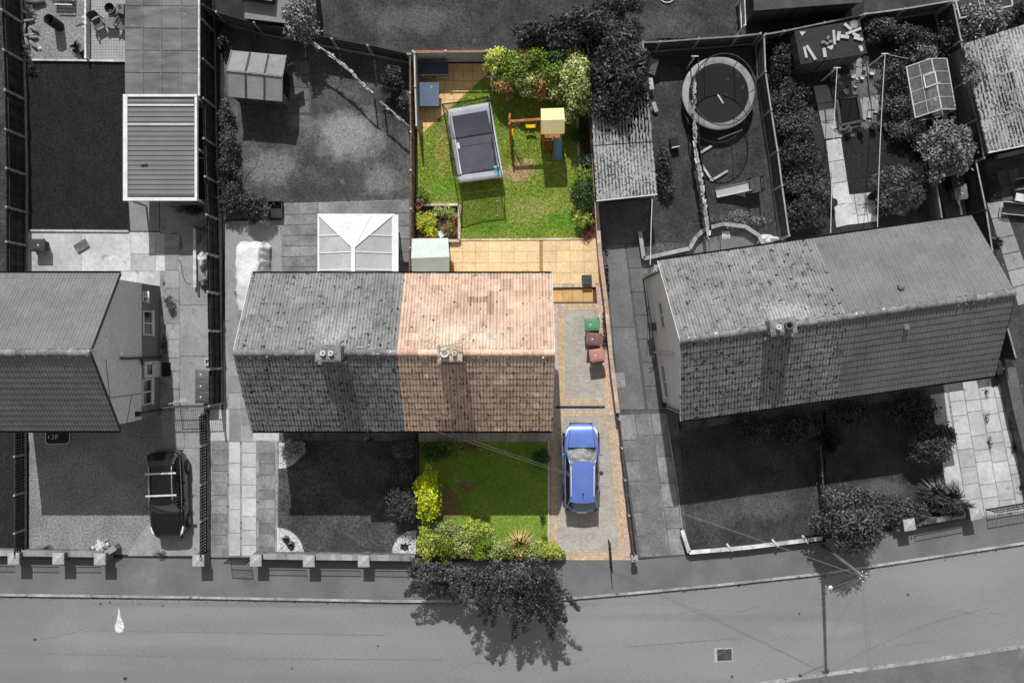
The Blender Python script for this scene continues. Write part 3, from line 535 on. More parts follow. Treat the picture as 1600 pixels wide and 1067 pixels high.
# ---------------------------------------------------------------- houses
def place(cx, cy, rot): return Matrix.Translation((cx, cy, 0)) @ Matrix.Rotation(math.radians(rot), 4, 'Z')
def tile_slope(mb, M, x0, x1, depth, he, hr, sgn, jit=.5, moss=0, old=True, gauge=.345, patches=()):
    """courses of profiled tiles; local x along ridge, sgn=+1 back slope, -1 front slope"""
    mb.M = M; sl = Vector((0, sgn*depth, he-hr)); SLn = sl.length; d = sl/SLn; nrm = Vector((0, sgn*(hr-he), depth)).normalized()
    ncol = round((x1-x0)/.3); tw = (x1-x0)/ncol; nrow = round(SLn/gauge); g = SLn/nrow; lift = .026 if old else .024
    prof = [(0, .0), (.1, .0), (.2, .024), (.34, .024), (.44, 0), (.58, 0), (.68, .022), (.84, .022), (.94, 0), (1, 0)]
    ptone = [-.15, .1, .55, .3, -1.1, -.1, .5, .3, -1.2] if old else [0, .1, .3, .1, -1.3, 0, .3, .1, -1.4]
    for j in range(nrow):
        for i in range(ncol):
            xa = x0+i*tw; s0 = j*g-.02; s1 = (j+1)*g+random.uniform(-.012, .012)*(1 if old else .3)
            jz = random.uniform(-.006, .006)*(1.2 if old else .35); sk = random.uniform(-.006, .006)*(1 if old else .3)
            tn = random.gauss(0, jit)
            for (pu, pv, pt) in patches:
                if abs((xa+tw/2)-pu[0]) < pu[1] and abs((j+.5)*g-pv[0]) < pv[1]: tn = pt+random.uniform(-.1, .1)
            vs = []
            for u, h in prof:
                for s, z in ((max(0, s0), .004+h*.9), (s1, lift+h+jz+sk*u), (s1, -.005)):
                    p = Vector((xa+u*tw, 0, hr))+d*s+nrm*z; vs.append(p)
            fs = []
            for k in range(len(prof)-1):
                a = k*3; b = (k+1)*3; q1 = (a, b, b+1, a+1); q2 = (a+1, b+1, b+2, a+2)
                fs += [q1[::-1], q2[::-1]] if sgn > 0 else [q1, q2]
            o = len(mb.t); mb.add(vs, fs, tn)
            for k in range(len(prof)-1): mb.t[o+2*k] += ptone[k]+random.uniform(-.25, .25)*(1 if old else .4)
            for _ in range(3 if moss > .3 and sgn < 0 else 1):
                if random.random() < moss*(.35+.65*min(1, (j+2)/nrow))*(.55 if _ else 1):
                    r = random.uniform(.03, .075); el = random.uniform(1, 2.2); p = Vector((xa+random.choice((.05, .24, .5, .74, .97))*tw+random.uniform(-.03, .03), 0, hr))+d*(s1+random.uniform(-.12, .05))+nrm*(lift+.012)
                    e = [p+Vector((a*r, 0, 0))+d*b*r*el+nrm*c*r for a, b, c in ((-1, -.5, -.6), (-.3, -1, -.6), (.9, -.6, -.6), (1, .5, -.6), (.2, 1, -.6), (-.8, .7, -.6), (0, 0, .45))]
                    mb.add(e, [(k, (k+1) % 6, 6) for k in range(6)], -2.75)
    mb.M = Matrix()
def window(parent, M, x, y, z, w_, h, side='y', sgn=1):
    """casement window standing proud of a wall plane; side 'y': wall faces +-y, 'x': wall faces +-x"""
    R = M @ Matrix.Translation((x, y, z)) @ (Matrix.Rotation(0 if side == 'y' and sgn > 0 else math.pi if side == 'y' else (-math.pi/2 if sgn > 0 else math.pi/2), 4, 'Z'))
    f = MB(R)
    for a in (-w_/2, w_/2-.06): f.box(a, 0, 0, a+.06, .05, h)
    for b in (0, h-.06): f.box(-w_/2+.06, 0, b, w_/2-.06, .05, b+.06)
    f.box(-.03, 0, .06, .03, .045, h-.06); f.box(-w_/2-.05, 0, -.06, w_/2+.05, .13, -.002)
    fr = f.build('window', white, parent)
    MB(R).box(-w_/2+.06, -.02, .06, -.03, .02, h-.06).box(.03, -.02, .06, w_/2-.06, .02, h-.06).build('pane', glass_d, fr)
def chimney(parent, M, x, zt, wd, dp, pots, mm, pm, y=0, hr=8):
    st = MB(M); st.box(x-wd/2, y-dp/2, hr-1, x+wd/2, y+dp/2, zt-.16); st.box(x-wd/2-.05, y-dp/2-.05, zt-.16, x+wd/2+.05, y+dp/2+.05, zt-.03)
    st.box(x-wd/2, y-dp/2, zt-.03, x+wd/2, y+dp/2, zt)
    c = st.build('chimney', mm, parent)
    MB(M).box(x-wd/2-.12, y-dp/2-.2, hr-.42, x+wd/2+.12, y-dp/2-.052, hr-.1).build('flashing', mat('lead_flashing', 130, 112, scale=4, fine=.2), c)
    for (ox, r, h, pmn) in pots:
        MB(M).lathe((x+ox, y, zt-.01), [(r*1.15, 0), (r, .06), (r*.9, h), (r*1.1, h), (r*1.1, h+.04), (r*.72, h+.04), (r*.7, h*.2), (0, h*.2)], 18).build('chimney_pot', pmn, c, True)
    mb = MB(M)
    for i in range(7): a = i*.9; mb.lathe((x+math.cos(a)*wd*.33, y+math.sin(a)*dp*.36, zt), [(.07, 0), (.05, .03), (0, .05)], 7)
    mb.build('mortar_cap', mm, c)
    return c
def house(name, label, M, x0, x1, db, df, he, hr, mt, mr, mw, tk, chim=None, gl=False, gr=False, group=None, dy=0, windows=True, moss=.5):
    c = M @ Vector(((x0+x1)/2, 0, 0)); t = thing(name, label, 'house', c, group)
    ov = .28; i0 = x0+(.08 if gl else 0); i1 = x1-(.08 if gr else 0); hh = hr-.14; ee = he-.14+ov*(hr-he)/db
    def pent(x): return [(x, db-ov, 0), (x, db-ov, ee), (x, 0, hh), (x, -(df-ov), ee), (x, -(df-ov), 0)]
    wm = MB(M); wm.add(pent(i0)+pent(i1), [(0, 1, 2, 3, 4), (9, 8, 7, 6, 5), (0, 5, 6, 1), (4, 3, 8, 9), (1, 6, 7, 2), (2, 7, 8, 3)]); wm.build('wall', mw, t)
    rf = MB(M); e = .03
    for s, dd in ((1, db), (-1, df)):
        a = [(x0, s*dd, he-e), (x1, s*dd, he-e), (x1, 0, hr-e), (x0, 0, hr-e), (x0, s*dd, he-e-.09), (x1, s*dd, he-e-.09), (x1, 0, hr-e-.09), (x0, 0, hr-e-.09)]
        rf.add(a, [(0, 1, 2, 3), (4, 5, 6, 7), (0, 1, 5, 4), (0, 3, 7, 4), (1, 2, 6, 5)], -1)
    roof = rf.build('roof', mt, t)
    for s, dd in ((1, db), (-1, df)):
        mb = MB(); tile_slope(mb, M, x0, x1, dd, he, hr, s, moss=moss*(1 if s < 0 else .17), patches=tk.get(s, ()), jit=tk.get('jit', .5), old=tk.get('old', True)); mb.build('roof_tiles', mt, roof)
    # ridge tiles
    mb = MB(M); n = round((x1-x0)/.45); L = (x1-x0)/n
    for i in range(n):
        a = x0+i*L; r = .15; jz = random.uniform(-.006, .01); vs = []
        for xx, rr in ((a+.004, r), (a+L-.004, r*.95)):
            vs += [(xx, rr*1.05*math.cos(q), hr-.06+jz+rr*math.sin(q)) for q in [math.pi*k/8 for k in range(9)]]
        mb.add(vs, [(k, k+1, k+10, k+9) for k in range(8)]+[tuple(range(9)), tuple(range(17, 8, -1))], random.uniform(-1, 1))
    for i in range(int((x1-x0)*9)):
        a = random.uniform(x0, x1); s = random.choice((1, -1)); r = random.uniform(.02, .05)
        mb.box(a-r, s*.15-r*random.uniform(.5, 2), hr-.16, a+r, s*.15+r, hr-.05+random.uniform(0, .04), random.uniform(-2.6, 1.2))
    mb.build('ridge_tiles', mr, t, False)
    # gutters, fascia, verge
    for s, dd in ((1, db), (-1, df)):
        y = s*(dd+.06); g = MB(M); pr = [(-.06, 0), (-.05, -.05), (0, -.075), (.05, -.05), (.06, 0), (.052, 0), (.042, -.04), (0, -.062), (-.042, -.04), (-.052, 0)]
        vs = [(xx, y+a, he-.05+b) for xx in (x0, x1) for a, b in pr]
        g.add(vs, [(k, (k+1) % 10, 10+(k+1) % 10, 10+k) for k in range(10)]+[tuple(range(10)), tuple(range(19, 9, -1))]); g.build('gutter', gutter_m, t)
        MB(M).box(x0, min(y-s*.075, y-s*.10), he-.24, x1, max(y-s*.075, y-s*.10), he-.03).build('fascia', white_d, t)
    for gx, on, sg in ((x0, gl, -1), (x1, gr, 1)):
        if on:
            v = MB(M)
            for s, dd in ((1, db), (-1, df)): v.beam((gx+sg*.012, 0, hr-.06), (gx+sg*.012, s*dd, he-.06), .03, .14)
            v.build('verge', white_d if tk.get('verge', 1) else gutter_m, t)
    if windows:
        for s, dd in ((1, db), (-1, df)):
            for wx, wz, ww, wh in ((.27, .95, 2.0, 1.15), (.27, 3.35, 1.7, 1.05), (.75, 3.35, 1.2, 1.05)): window(t, M, x0+(x1-x0)*wx, s*(dd-ov+.002), wz, ww, wh, 'y', s)
            dr = MB(M); dx = x0+(x1-x0)*.75; yy = s*(dd-ov+.03); dr.box(dx-.45, yy-.028, .06, dx+.45, yy+.028, 2.1)
            dr.box(dx-.3, yy+s*.03-.008, 1.2, dx+.3, yy+s*.03+.008, 1.9); dd_ = dr.build('door', white_d, t)
            MB(M).ob((dx+.36, yy+s*.06, 1.02), (.12, .03, .03)).build('handle', steel, dd_)
    return t
pot_w = mat('white_chimney_pot', 226, 205, scale=4, fine=.12); pot_g = mat('sooty_pot', 96, 70, scale=4, fine=.2)
stack_g = mat('rendered_stack', 136, 110, scale=3, fine=.3, spots=(80, 4, .36, .06)); stack_c = mat('sandstone_stack', (198, 184, 160), (168, 150, 126), scale=3, fine=.25, spots=((110, 90, 70), 4, .33, .06))
# middle pair
MM = place(0, -.505, 0)
GH = house('semi_detached_house', 'grey weathered left half of the middle pair of houses, joined to the salmon tiled half', MM, -12.28, -5.07, 3.69, 3.69, 5, 7.8, tile_old, ridge_g, render_g, dict(jit=.3, verge=1), gl=True, moss=1.0)
chimney(GH, MM, -7.9, 8.85, 1.0, .62, [(-.18, .1, .16, pot_w), (.16, .1, .16, pot_w)], stack_g, pot_w)
CH = house('semi_detached_house', 'salmon tiled right half of the middle pair of houses, the only coloured house', MM, -5.07, 1.87, 3.69, 3.69, 5, 7.8, tile_c, ridge_c, render_c,
    {'jit': .28, 1: (((-1.43, .55), (3.16, .18), -1.3), ((-1.0, .2), (3.0, .7), -1.3), ((.06, .3), (2.83, .18), 1.0), ((-.9, .3), (4.4, .18), -.7), ((-.2, .2), (3.9, .3), -.6)),
     -1: (((-.26, .2), (1.33, .18), 1.5), ((-.6, .32), (1.7, .18), 1.5), ((1.07, .2), (2.45, .18), 1.5), ((1.07, .2), (3.1, .18), 1.5), ((-.67, .2), (4.4, .3), 1.5), ((-3.2, .4), (4.2, .4), -1.1), ((-1.7, .25), (1.3, .18), -1.0), ((-1.9, .25), (2.0, .18), -1.0))}, gr=True, moss=.75)
chimney(CH, MM, -2.66, 8.85, .95, .62, [(-.22, .17, .2, pot_w), (.2, .09, .2, pot_w)], stack_c, pot_w)
mb = MB(MM); z = 8.95   # television aerial on the coloured stack
mb.tube([(-3.12, .3, 8.3), (-3.12, .3, z+.35)], .02, 6); mb.beam((-3.3, .2, z+.3), (-2.1, .46, z+.3), .025, .025)
for i in range(9): a = -3.2+i*.13; mb.beam((a, .22+i*.028+.16, z+.3), (a+.05, .22+i*.028-.16, z+.3), .014, .014)
mb.beam((-3.55, .15, z+.25), (-3.15, .75, z+.25), .02, .02); mb.beam((-3.7, .2, z+.25), (-3.3, .8, z+.25), .02, .02); mb.build('aerial', steel, CH)
# right pair
MR = place(14.825, 1.0925, 8.2)
RA = house('semi_detached_house', 'left half of the tilted right-hand pair of houses, roof speckled with moss', MR, -7.48, -.03, 3.79, 3.79, 5, 7.7, tile_old, ridge_g, mat('pale_gable_render', 214, 206, scale=.8, fine=.16, fscale=20, bump=.008), dict(jit=.3, verge=1), gl=True, moss=1.0)
chimney(RA, MR, -3.1, 8.45, 1.05, .62, [(-.26, .1, .2, pot_w), (.2, .17, .22, pot_g)], stack_g, pot_w, hr=7.7)
RB = house('semi_detached_house', 'right half of the tilted right-hand pair of houses, with smooth clean tiles and no chimney', MR, -.03, 7.48, 3.79, 3.79, 5, 7.7, tile_new, ridge_g, render_g, dict(jit=.15, old=False, verge=0), gr=True, moss=.03)
mb = MB(MR); mb.lathe((2.75, .95, 6.98), [(.14, 0), (.13, .2), (.16, .22), (.12, .28), (0, .3)], 12); mb.build('roof_vent', tile_new, RB, True)
MB(MR).box(2.62, -.95, 6.98, 2.84, -.5, 7.22).build('roof_vent', tile_new, RB)
# left house
ML = place(0, -.495, 0)
LH = house('semi_detached_house', 'grey house at the left edge with smooth tiles and a big two-tone gable wall', ML, -25.4, -18.5, 3.69, 3.69, 5, 8, tile_new, ridge_g, render_d, dict(jit=.15, old=False, verge=0), gr=True, moss=.02)
xg = -18.58; ov = .28
up_ = MB(ML); q = [(xg+.001, 3.41, 2.45), (xg+.001, -3.41, 2.45), (xg+.001, -3.41, 5.07), (xg+.001, 0, 7.84), (xg+.001, 3.41, 5.07)]
up_.add(q+[(a+.045, b, c) for a, b, c in q], [(0, 1, 2, 3, 4), (9, 8, 7, 6, 5)]+[(k, (k+1) % 5, 5+(k+1) % 5, 5+k) for k in range(5)]); up_.build('upper_render', render_g, LH)
window(LH, ML, xg+.003, P(0, 505, 1.6).y+.5, 1.1, 1.25, 1.1, 'x', 1)
window(LH, ML, xg+.003, P(0, 465, 1.2).y+.5, 1.75, .5, .5, 'x', 1)
window(LH, ML, xg+.003, P(0, 612, 1.6).y+.5, 1.15, 1.3, 1.15, 'x', 1)
dr = MB(ML); yd = P(0, 577, 1).y+.5; dr.box(xg, yd-.42, .08, xg+.06, yd+.42, 2.05); dr.box(xg+.06, yd-.3, .25, xg+.08, yd-.04, .95); dr.box(xg+.06, yd+.04, .25, xg+.08, yd+.3, .95); d_ = dr.build('door', white, LH)
MB(ML).box(xg+.055, yd-.25, 1.2, xg+.075, yd+.25, 1.8).build('pane', glass_d, d_); MB(ML).ob((xg+.1, yd+.3, 1.05), (.05, .14, .03)).build('handle', steel, d_)
mb = MB(ML); y1 = P(0, 560, 4).y+.5; mb.tube([(xg+.12, y1, .1), (xg+.12, y1, 4.2), (xg+.12, y1+.03, 5.0)], .055, 8); mb.tube([(xg+.12, y1-.35, 2.5), (xg+.12, y1, 2.75)], .05, 8); mb.build('waste_pipe', gutter_m, LH)
mb = MB(ML); y1 = P(0, 644, 2).y+.5; mb.tube([(xg+.12, y1, .1), (xg+.12, y1, 3.0)], .045, 8); mb.box(xg+.05, y1-.12, 3.0, xg+.25, y1+.12, 3.25); mb.build('downpipe', gutter_m, LH)
mb = MB(ML); mb.tube([(xg+.06, -2.1, 2.5), (xg+.06, -2.1, 6.0), (xg+.06, -.3, 6.4)], .012, 5); mb.tube([(xg+.06, -2.05, 3.6), (xg+.06, -3.4, 4.2)], .012, 5); mb.build('cable', black, LH)
mb = MB(ML); mb.tube([(xg+.12, .05, 7.4), (xg+.25, .05, 8.3)], .02, 6); mb.beam((xg-.1, -.1, 8.25), (xg+1.0, .55, 8.25), .02, .02)
for i in range(8): a = i*.13; mb.beam((xg+a, -.04+a*.6+.14, 8.25), (xg+a+.1, -.04+a*.6-.14, 8.25), .012, .012)
mb.build('aerial', steel, LH); MB(ML).tube([(xg+.1, .35, 5.2), (xg+.3, -.1, 5.25), (xg+.1, -.3, 5.2)], .02, 6).build('bracket', white, LH)
MB(ML).ob((xg+.5, yd-.1, .02), (.7, 1.0, .02)).build('doormat', black, None) if False else None
# right pair's near gable: windows, pipes
def gwin(u, z, wd, h): window(RA, MR, -7.40-.003, u, z, wd, h, 'x', -1)
gwin(1.25, 3.2, 1.3, 1.0); gwin(-2.1, 1.2, 1.7, 1.1)
for u, zt in ((3.3, 4.9), (-3.35, 4.9), (-.6, 5.6)):
    mb = MB(MR); mb.tube([(-7.50, u, .05), (-7.50, u, zt)], .045, 8)
    if u < -3: mb.box(-7.66, u-.1, .9, -7.42, u+.12, 1.2)
    mb.build('downpipe', white_d if u == -.6 else gutter_m, RA)
mb = MB(MR); mb.box(-7.72, .55, .9, -7.42, .95, 1.35); mb.build('meter_box', dark_p, RA)
mb = MB(MR); mb.tube([(-7.42, 3.5, 5.0), (-7.6, 3.62, 5.1), (-7.75, 3.5, 5.0)], .02, 6); mb.beam((-7.8, 3.35, 5.1), (-7.4, 3.65, 5.15), .03, .03); mb.beam((-7.6, 3.3, 5.1), (-7.7, 3.65, 5.15), .025, .025); mb.build('bracket', white, RA)
# ---------------------------------------------------------------- fences, walls
def fence(name, label, pts, h, m, mp, zr=0, board=.14, gravel=.28, rail=True, face=1, group=None, slat=False, step=None, rm=None, pitch=None, spike=0, gbm=None):
    """panel fence between posts; pts seen at height zr; boards vertical unless slat"""
    q = [P(x, y, zr) for x, y in pts]; q = [Vector((p.x, p.y, 0)) for p in q]
    t = thing(name, label, 'fence', (q[0]+q[-1])/2 if len(q) > 2 else q[0].lerp(q[1], .5), group)
    if step:
        r = [q[0]]
        for a, b in zip(q, q[1:]):
            n = max(1, round((b-a).length/step)); r += [a.lerp(b, (i+1)/n) for i in range(n)]
        q = r
    for p in q: MB().ob(p, (.1, .1, h+.06), 0).build('post', mp, t)
    for a, b in zip(q, q[1:]):
        d = b-a; L = d.length; d.normalize(); nn = Vector((-d.y, d.x, 0)); ang = math.atan2(d.y, d.x); mb = MB(); z0 = gravel+.01 if gravel else .04
        if slat:
            n = int((h-z0)/board)
            for i in range(n):
                zz = z0+i*board; c = a.lerp(b, .5)+nn*(.012 if i % 2 else -.012); mb.ob((c.x, c.y, zz), (L-.11, .02, board*1.06), ang, random.uniform(-1, 1))
        else:
            pt = pitch or board*.86; n = int((L-.12)/pt)
            for i in range(n):
                c = a+d*(.08+(i+.5)*(L-.14)/n)+nn*face*(.03+(.008 if i % 2 else 0)); mb.ob((c.x, c.y, z0), (board*.97 if not pitch else pitch*.6, .016, h-z0-.04+random.uniform(-.015, .015)), ang, random.uniform(-1, 1))
            for zz in (z0+.2, (z0+h)/2, h-.25): mb.beam(a+d*.06+nn*-.01*face+Vector((0, 0, zz)), b-d*.06-nn*.01*face+Vector((0, 0, zz)), .045, .06, .3)
        pn = mb.build('panel', m, t)
        if rail: MB().beam(a+d*.05+Vector((0, 0, h-.012)), b-d*.05+Vector((0, 0, h-.012)), .075, .03).build('top_rail', rm or m, t)
        if gravel: MB().ob((a+d*L/2)[:], (L-.1, .06, gravel), ang).build('gravel_board', gbm or mp, t)
    return t
rail_l = mat('pale_top_rail', 128, 108, scale=3, fine=.2)
fence('close_board_fence', 'long dark close board fence with pale posts left of the big dark lawn', [(33, -22)]+[(36, 37), (39, 97), (41, 157), (42, 216), (43, 274), (43, 332), (43, 384), (43, 430)], 1.95, wood_d, post_m, gravel=.12, face=-1, rail=False)
fence('picket_fence', 'low dark picket fence left of the gravel drive, by the left edge', [(41, 668), (41, 709), (41, 768), (41, 826), (41, 862)], 1.1, wood_d, post_m, gravel=.1, face=-1, pitch=.15, rail=True, rm=wood_d)
fence('close_board_fence', 'dark close board fence between the long carport garden and the lawn with the playhouse', [(333, 0), (336, 52), (337, 111), (338, 170), (339, 230), (341, 287), (343, 344), (344, 402), (345, 459), (346, 517), (347, 575), (347, 630)], 2.0, wood_d, post_m, gravel=.1, face=-1, rail=False)
fence('picket_fence', 'low dark picket fence right of the parked black car', [(324, 645), (325, 693), (325, 752), (325, 808), (325, 864)], 1.15, wood_d, post_m, gravel=.1, face=-1, pitch=.15, rm=wood_d)
fence('back_fence', 'dark slatted back fence running down behind the playhouse', [(335, 28), (356, 39), (413, 55), (471, 65)], 1.85, wood_g, post_m, gravel=.25, slat=True, rail=False, board=.12)
fence('back_fence', 'sagging dark back fence between the garland and the grass beyond', [(473, 66), (528, 77), (582, 87), (643, 100)], 1.6, wood_g, post_m, gravel=.2, board=.13, rail=False)
fence('garden_fence', 'slim brown fence between the patchy grey lawn and the green garden', [(646, 100), (646, 158), (647, 217), (647, 275), (647, 333), (646, 392), (645, 430)], 1.55, mat('brown_slat_timber', (112, 92, 80), (92, 76, 66), scale=4, fine=.25, tone=.35), mat('pale_fence_post', 150, 165, scale=3), gravel=.15, pitch=.17, board=.12, face=1)
fence('front_fence', 'thin dark post and rail divider between the two middle front lawns', [(653, 690), (654, 745), (655, 800), (655, 860)], .7, wood_g, wood_g, gravel=0, slat=True, board=.2, rail=False)
fence('screen_fence', 'pale grey painted screen fence along the top of the corner patio', [(651, 97), (700, 96.5), (762, 96)], 1.7, screen, screen, gravel=.1, slat=True, board=.16, rm=wood_c)
fence('screen_fence', 'pale grey painted screen fence along the left side of the corner patio', [(653, 99), (654, 150), (656, 208)], 1.7, screen, screen, gravel=.1, slat=True, board=.16, rm=screen)
fence('back_fence', 'dark panel back fence with pale top rail behind the round trampoline', [(979, 68), (1031, 65.5), (1092, 61), (1153, 57), (1188, 53)], 1.6, wood_g, post_m, zr=1.6, gravel=.25, slat=True, rm=rail_l)
fence('garden_fence', 'tall panel fence running down between the round trampoline and the overgrown garden', [(1194, 56), (1196, 112), (1205, 172), (1215, 236), (1222, 290), (1233, 368)], 1.6, wood_g, post_m, zr=1.6, gravel=.25, slat=True, rm=post_m, gbm=post_m)
fence('back_fence', 'back fence with pale rail behind the shed topped with bricks', [(1196, 54), (1225, 49), (1288, 36), (1350, 23)], 1.6, wood_g, post_m, zr=1.6, gravel=.25, slat=True, rm=rail_l)
fence('back_fence', 'back fence with pale rail at the top right behind the bushes', [(1353, 22), (1414, 14), (1485, 2)], 1.6, wood_g, post_m, zr=1.6, gravel=.25, slat=True, rm=post_m)
fence('garden_fence', 'tall dark fence with slanting concrete posts right of the greenhouse', [(1489, 3), (1502, 64), (1512, 127), (1527, 187), (1538, 247)], 1.9, mat('plain_fence_boards', 52, 62, scale=3, fine=.25, tone=.15), post_m, zr=1.9, gravel=.1, face=1, rm=post_m)
fence('garden_fence', 'tall horizontal board fence with a pale rail beside the tilted house', [(1525, 252), (1541, 328), (1552, 400), (1563, 460), (1574, 510), (1588, 561)], 1.9, wood_d, wood_g, zr=1.9, gravel=0, slat=True, board=.12, rm=post_m)
fence('yard_fence', 'short fence with a pale rail closing the yard with the dustbins', [(1494, 272), (1462, 279), (1473, 348)], 1.3, wood_g, wood_g, zr=1.3, gravel=0, slat=True, rm=post_m)
fence('front_fence', 'dark low board fence between the two right-hand front lawns', [(1273, 695), (1276, 740), (1281, 800)], .9, wood_d, wood_g, gravel=0, slat=True, board=.2, rail=True, rm=wood_g)
fence('neighbour_fence', 'pair of rails fencing the grass beyond the garland fence', [(492, -10), (494, 48)], 1.2, wood_g, wood_m, zr=1.2, gravel=0, slat=True, board=.3)
def wall(name, label, pts, h, th, m, mc=None, zr=0, cat='wall', cope=.06, over=.03, group=None):
    q = [P(x, y, zr) for x, y in pts]; t = thing(name, label, cat, Vector((q[0].x, q[0].y, 0)), group); mb = MB(); mc_ = MB()
    for a, b in zip(q, q[1:]):
        a = Vector((a.x, a.y, 0)); b = Vector((b.x, b.y, 0)); c = a.lerp(b, .5); ang = math.atan2((b-a).y, (b-a).x); L = (b-a).length
        mb.ob(c, (L, th, h-cope), ang)
        n = max(1, round(L/.6))
        for i in range(n):
            p = a.lerp(b, (i+.5)/n); mc_.ob((p.x, p.y, h-cope+.001), (L/n-.008, th+over*2, cope), ang, random.uniform(-1, 1))
    mb.build('wall_body', m, t)
    if cope: mc_.build('coping', mc or kerb_m, t)
    return t
def pillar_wall(label_w, wall_pts, pil, h=1.1, hw=.62, rails=True, group='pillars'):
    w_ = wall('front_wall', label_w, wall_pts, hw, .22, brick_g, conc, zr=hw, group=None)
    return w_
def pillar(px, py, label, h=1.12, s=.5, rot=0):
    c = P(px, py, h); c.z = 0; t = thing('gate_pillar', label, 'pillar', c, 'brick pillars with pale capstones along the street')
    MB().ob(c, (s, s, h-.12), rot).build('shaft', brick_g, t)
    mb = MB(Matrix.Translation(c) @ Matrix.Rotation(rot, 4, 'Z')); a = s/2+.05; z = h-.12
    mb.add([(-a, -a, z), (a, -a, z), (a, a, z), (-a, a, z), (-a, -a, z+.06), (a, -a, z+.06), (a, a, z+.06), (-a, a, z+.06), (0, 0, z+.14)], [(0, 1, 5, 4), (1, 2, 6, 5), (2, 3, 7, 6), (3, 0, 4, 7), (4, 5, 8), (5, 6, 8), (6, 7, 8), (7, 4, 8), (3, 2, 1, 0)])
    mb.build('capstone', kerb_m, t); return t
def railing(label, a, b, h0=.62, h1=1.0, n=None):
    a, b = P(*a, h0), P(*b, h0); L = (b-a).length; d = (b-a)/L; t = thing('iron_railing', label, 'railing', Vector((a.x, a.y, 0)).lerp(Vector((b.x, b.y, 0)), .5)); mb = MB(); n = int(L/.12)
    for z in (h0+.05, h1-.04): mb.beam(Vector((a.x, a.y, z)), Vector((b.x, b.y, z)), .03, .02)
    mb.build('rail', black, t); mb = MB()
    for i in range(n+1): p = a+d*(L*i/n); mb.beam((p.x, p.y, h0+.002), (p.x, p.y, h1+.03), .016, .016)
    mb.build('bars', black, t); return t
wall('front_wall', 'low brick front wall with grey coping in front of the gravel drive', [(-120, 862), (20, 864), (90, 865), (162, 866), (180, 855)], .62, .24, brick_g, conc, zr=.62)
wall('front_wall', 'low brick front wall with grey coping below the middle grey lawn', [(399, 869), (482, 870), (568, 871), (648, 872)], .62, .24, brick_g, conc, zr=.62)
PIL = [(20, 873, 'at the lower left corner, first from the left edge'), (90, 873, 'second from the left edge, middle of three on the gravel drive wall'), (155, 874, 'beside the rubble heap, at the end of the gravel drive wall'), (309, 876, 'standing alone between the black car drive and the slab drive'),
       (399, 876, 'at the open iron gate of the slab drive'), (482, 877, 'below the middle of the front lawn with pebble corners'), (568, 877, 'below the right side of the front lawn with pebble corners')]
for x, y, l in PIL: pillar(x, y, 'square brick pillar with a pale capstone '+l)
railing('black iron railing on the wall between the first two pillars at the left', (30, 870), (80, 871)); railing('black iron railing on the wall between the second pillar and the rubble heap', (100, 871), (146, 871))
railing('black iron railing on the wall between the gate pillar and the next pillar', (410, 875), (472, 876)); railing('black iron railing on the wall below the middle of the front lawn', (492, 876), (558, 877)); railing('black iron railing on the wall just left of the dark street tree', (578, 877), (642, 878))
railing('leftmost black iron railing running out of the picture', (-60, 869), (10, 870))
def gate(name, label, a, b, h, n, m=black):
    a, b = P(*a), P(*b); t = thing(name, label, 'gate', a); d = (b-a); L = d.length; d.normalize(); mb = MB()
    for z in (.1, h-.05, h*.55): mb.beam(a+Vector((0, 0, z)), b+Vector((0, 0, z)), .03, .03)
    mb.beam(a, a+Vector((0, 0, h)), .04, .04); mb.beam(b+Vector((0, 0, .05)), b+Vector((0, 0, h-.04)), .04, .04); mb.build('frame', m, t); mb = MB()
    for i in range(1, n): p = a+d*L*i/n; mb.beam(p+Vector((0, 0, .1)), p+Vector((0, 0, h-.05+.12*math.sin(math.pi*i/n))), .018, .018)
    for i in range(1, n, 2):
        p = a+d*L*(i+.5)/n; mb.tube([p+Vector((0, 0, h*.7))+.07*(d*math.cos(q)+Vector((0, 0, math.sin(q)))) for q in [k*.785 for k in range(8)]], .008, 4, closed=True)
    mb.build('bars', m, t); return t
gate('iron_gate', 'black iron gate standing open against the pillar of the slab drive', (360, 872), (392, 874), 1.1, 12)
gate('iron_gate', 'ornate dark iron gate swung open at the foot of the block paved drive', (953, 885), (950, 842), 1.25, 12)
gate('iron_gate', 'iron gate folded back beside the last pillar at the far right', (1540, 795), (1605, 784), 1.1, 16)
gate('side_gate', 'pale topped wooden gate across the side drive of the left house', (258, 634), (345, 632), 1.5, 30, wood_m)
# boundary wall right of the coloured plot
wall('boundary_wall', 'long pale topped brick boundary wall right of the green garden and patio', [(924, 180), (932, 320), (938, 400), (947, 470), (955, 560), (966, 645)], 1.0, .16, mat('pink_brick', (170, 136, 116), (150, 118, 100), scale=3, fine=.25, brick=(.225, .075, .01, .5, (180, 165, 150), .12)), mat('pink_coping', (188, 164, 148), (168, 146, 132), scale=3, fine=.2, tone=.2), zr=1.0, over=.02)
fence('drive_fence', 'weathered thin post fence right of the blue car along the drive edge', [(968, 655), (972, 700), (977, 750), (983, 805), (991, 872)], .95, mat('weathered_fence_boards', (128, 108, 98), 90, scale=3, fine=.3, tone=.3), mat('stone_post', 160, 140, scale=3, fine=.25), zr=.95, gravel=.2, slat=True, board=.14, rail=True, rm=wood_g)
pillar(992, 873, 'at the right foot of the block paved drive beside the open iron gate', .95, .24, .1)
wall('front_wall', 'pale timber edged retaining wall below the right-hand dark lawn, with short cross ties', [(1066, 828), (1077, 863), (1160, 856), (1285, 841)], .5, .1, wood_g, white_d, zr=.5, over=.05)
mb = MB()
for x, y in ((1140, 858), (1211, 851), (1258, 845)): c = P(x, y, .52); mb.ob((c.x, c.y+.1, .5), (.5, .1, .06), -.9)
one(mb, 'wall_brace', white_d, 'short pale braces lying across the retaining wall top below the dark lawn', 'brace')
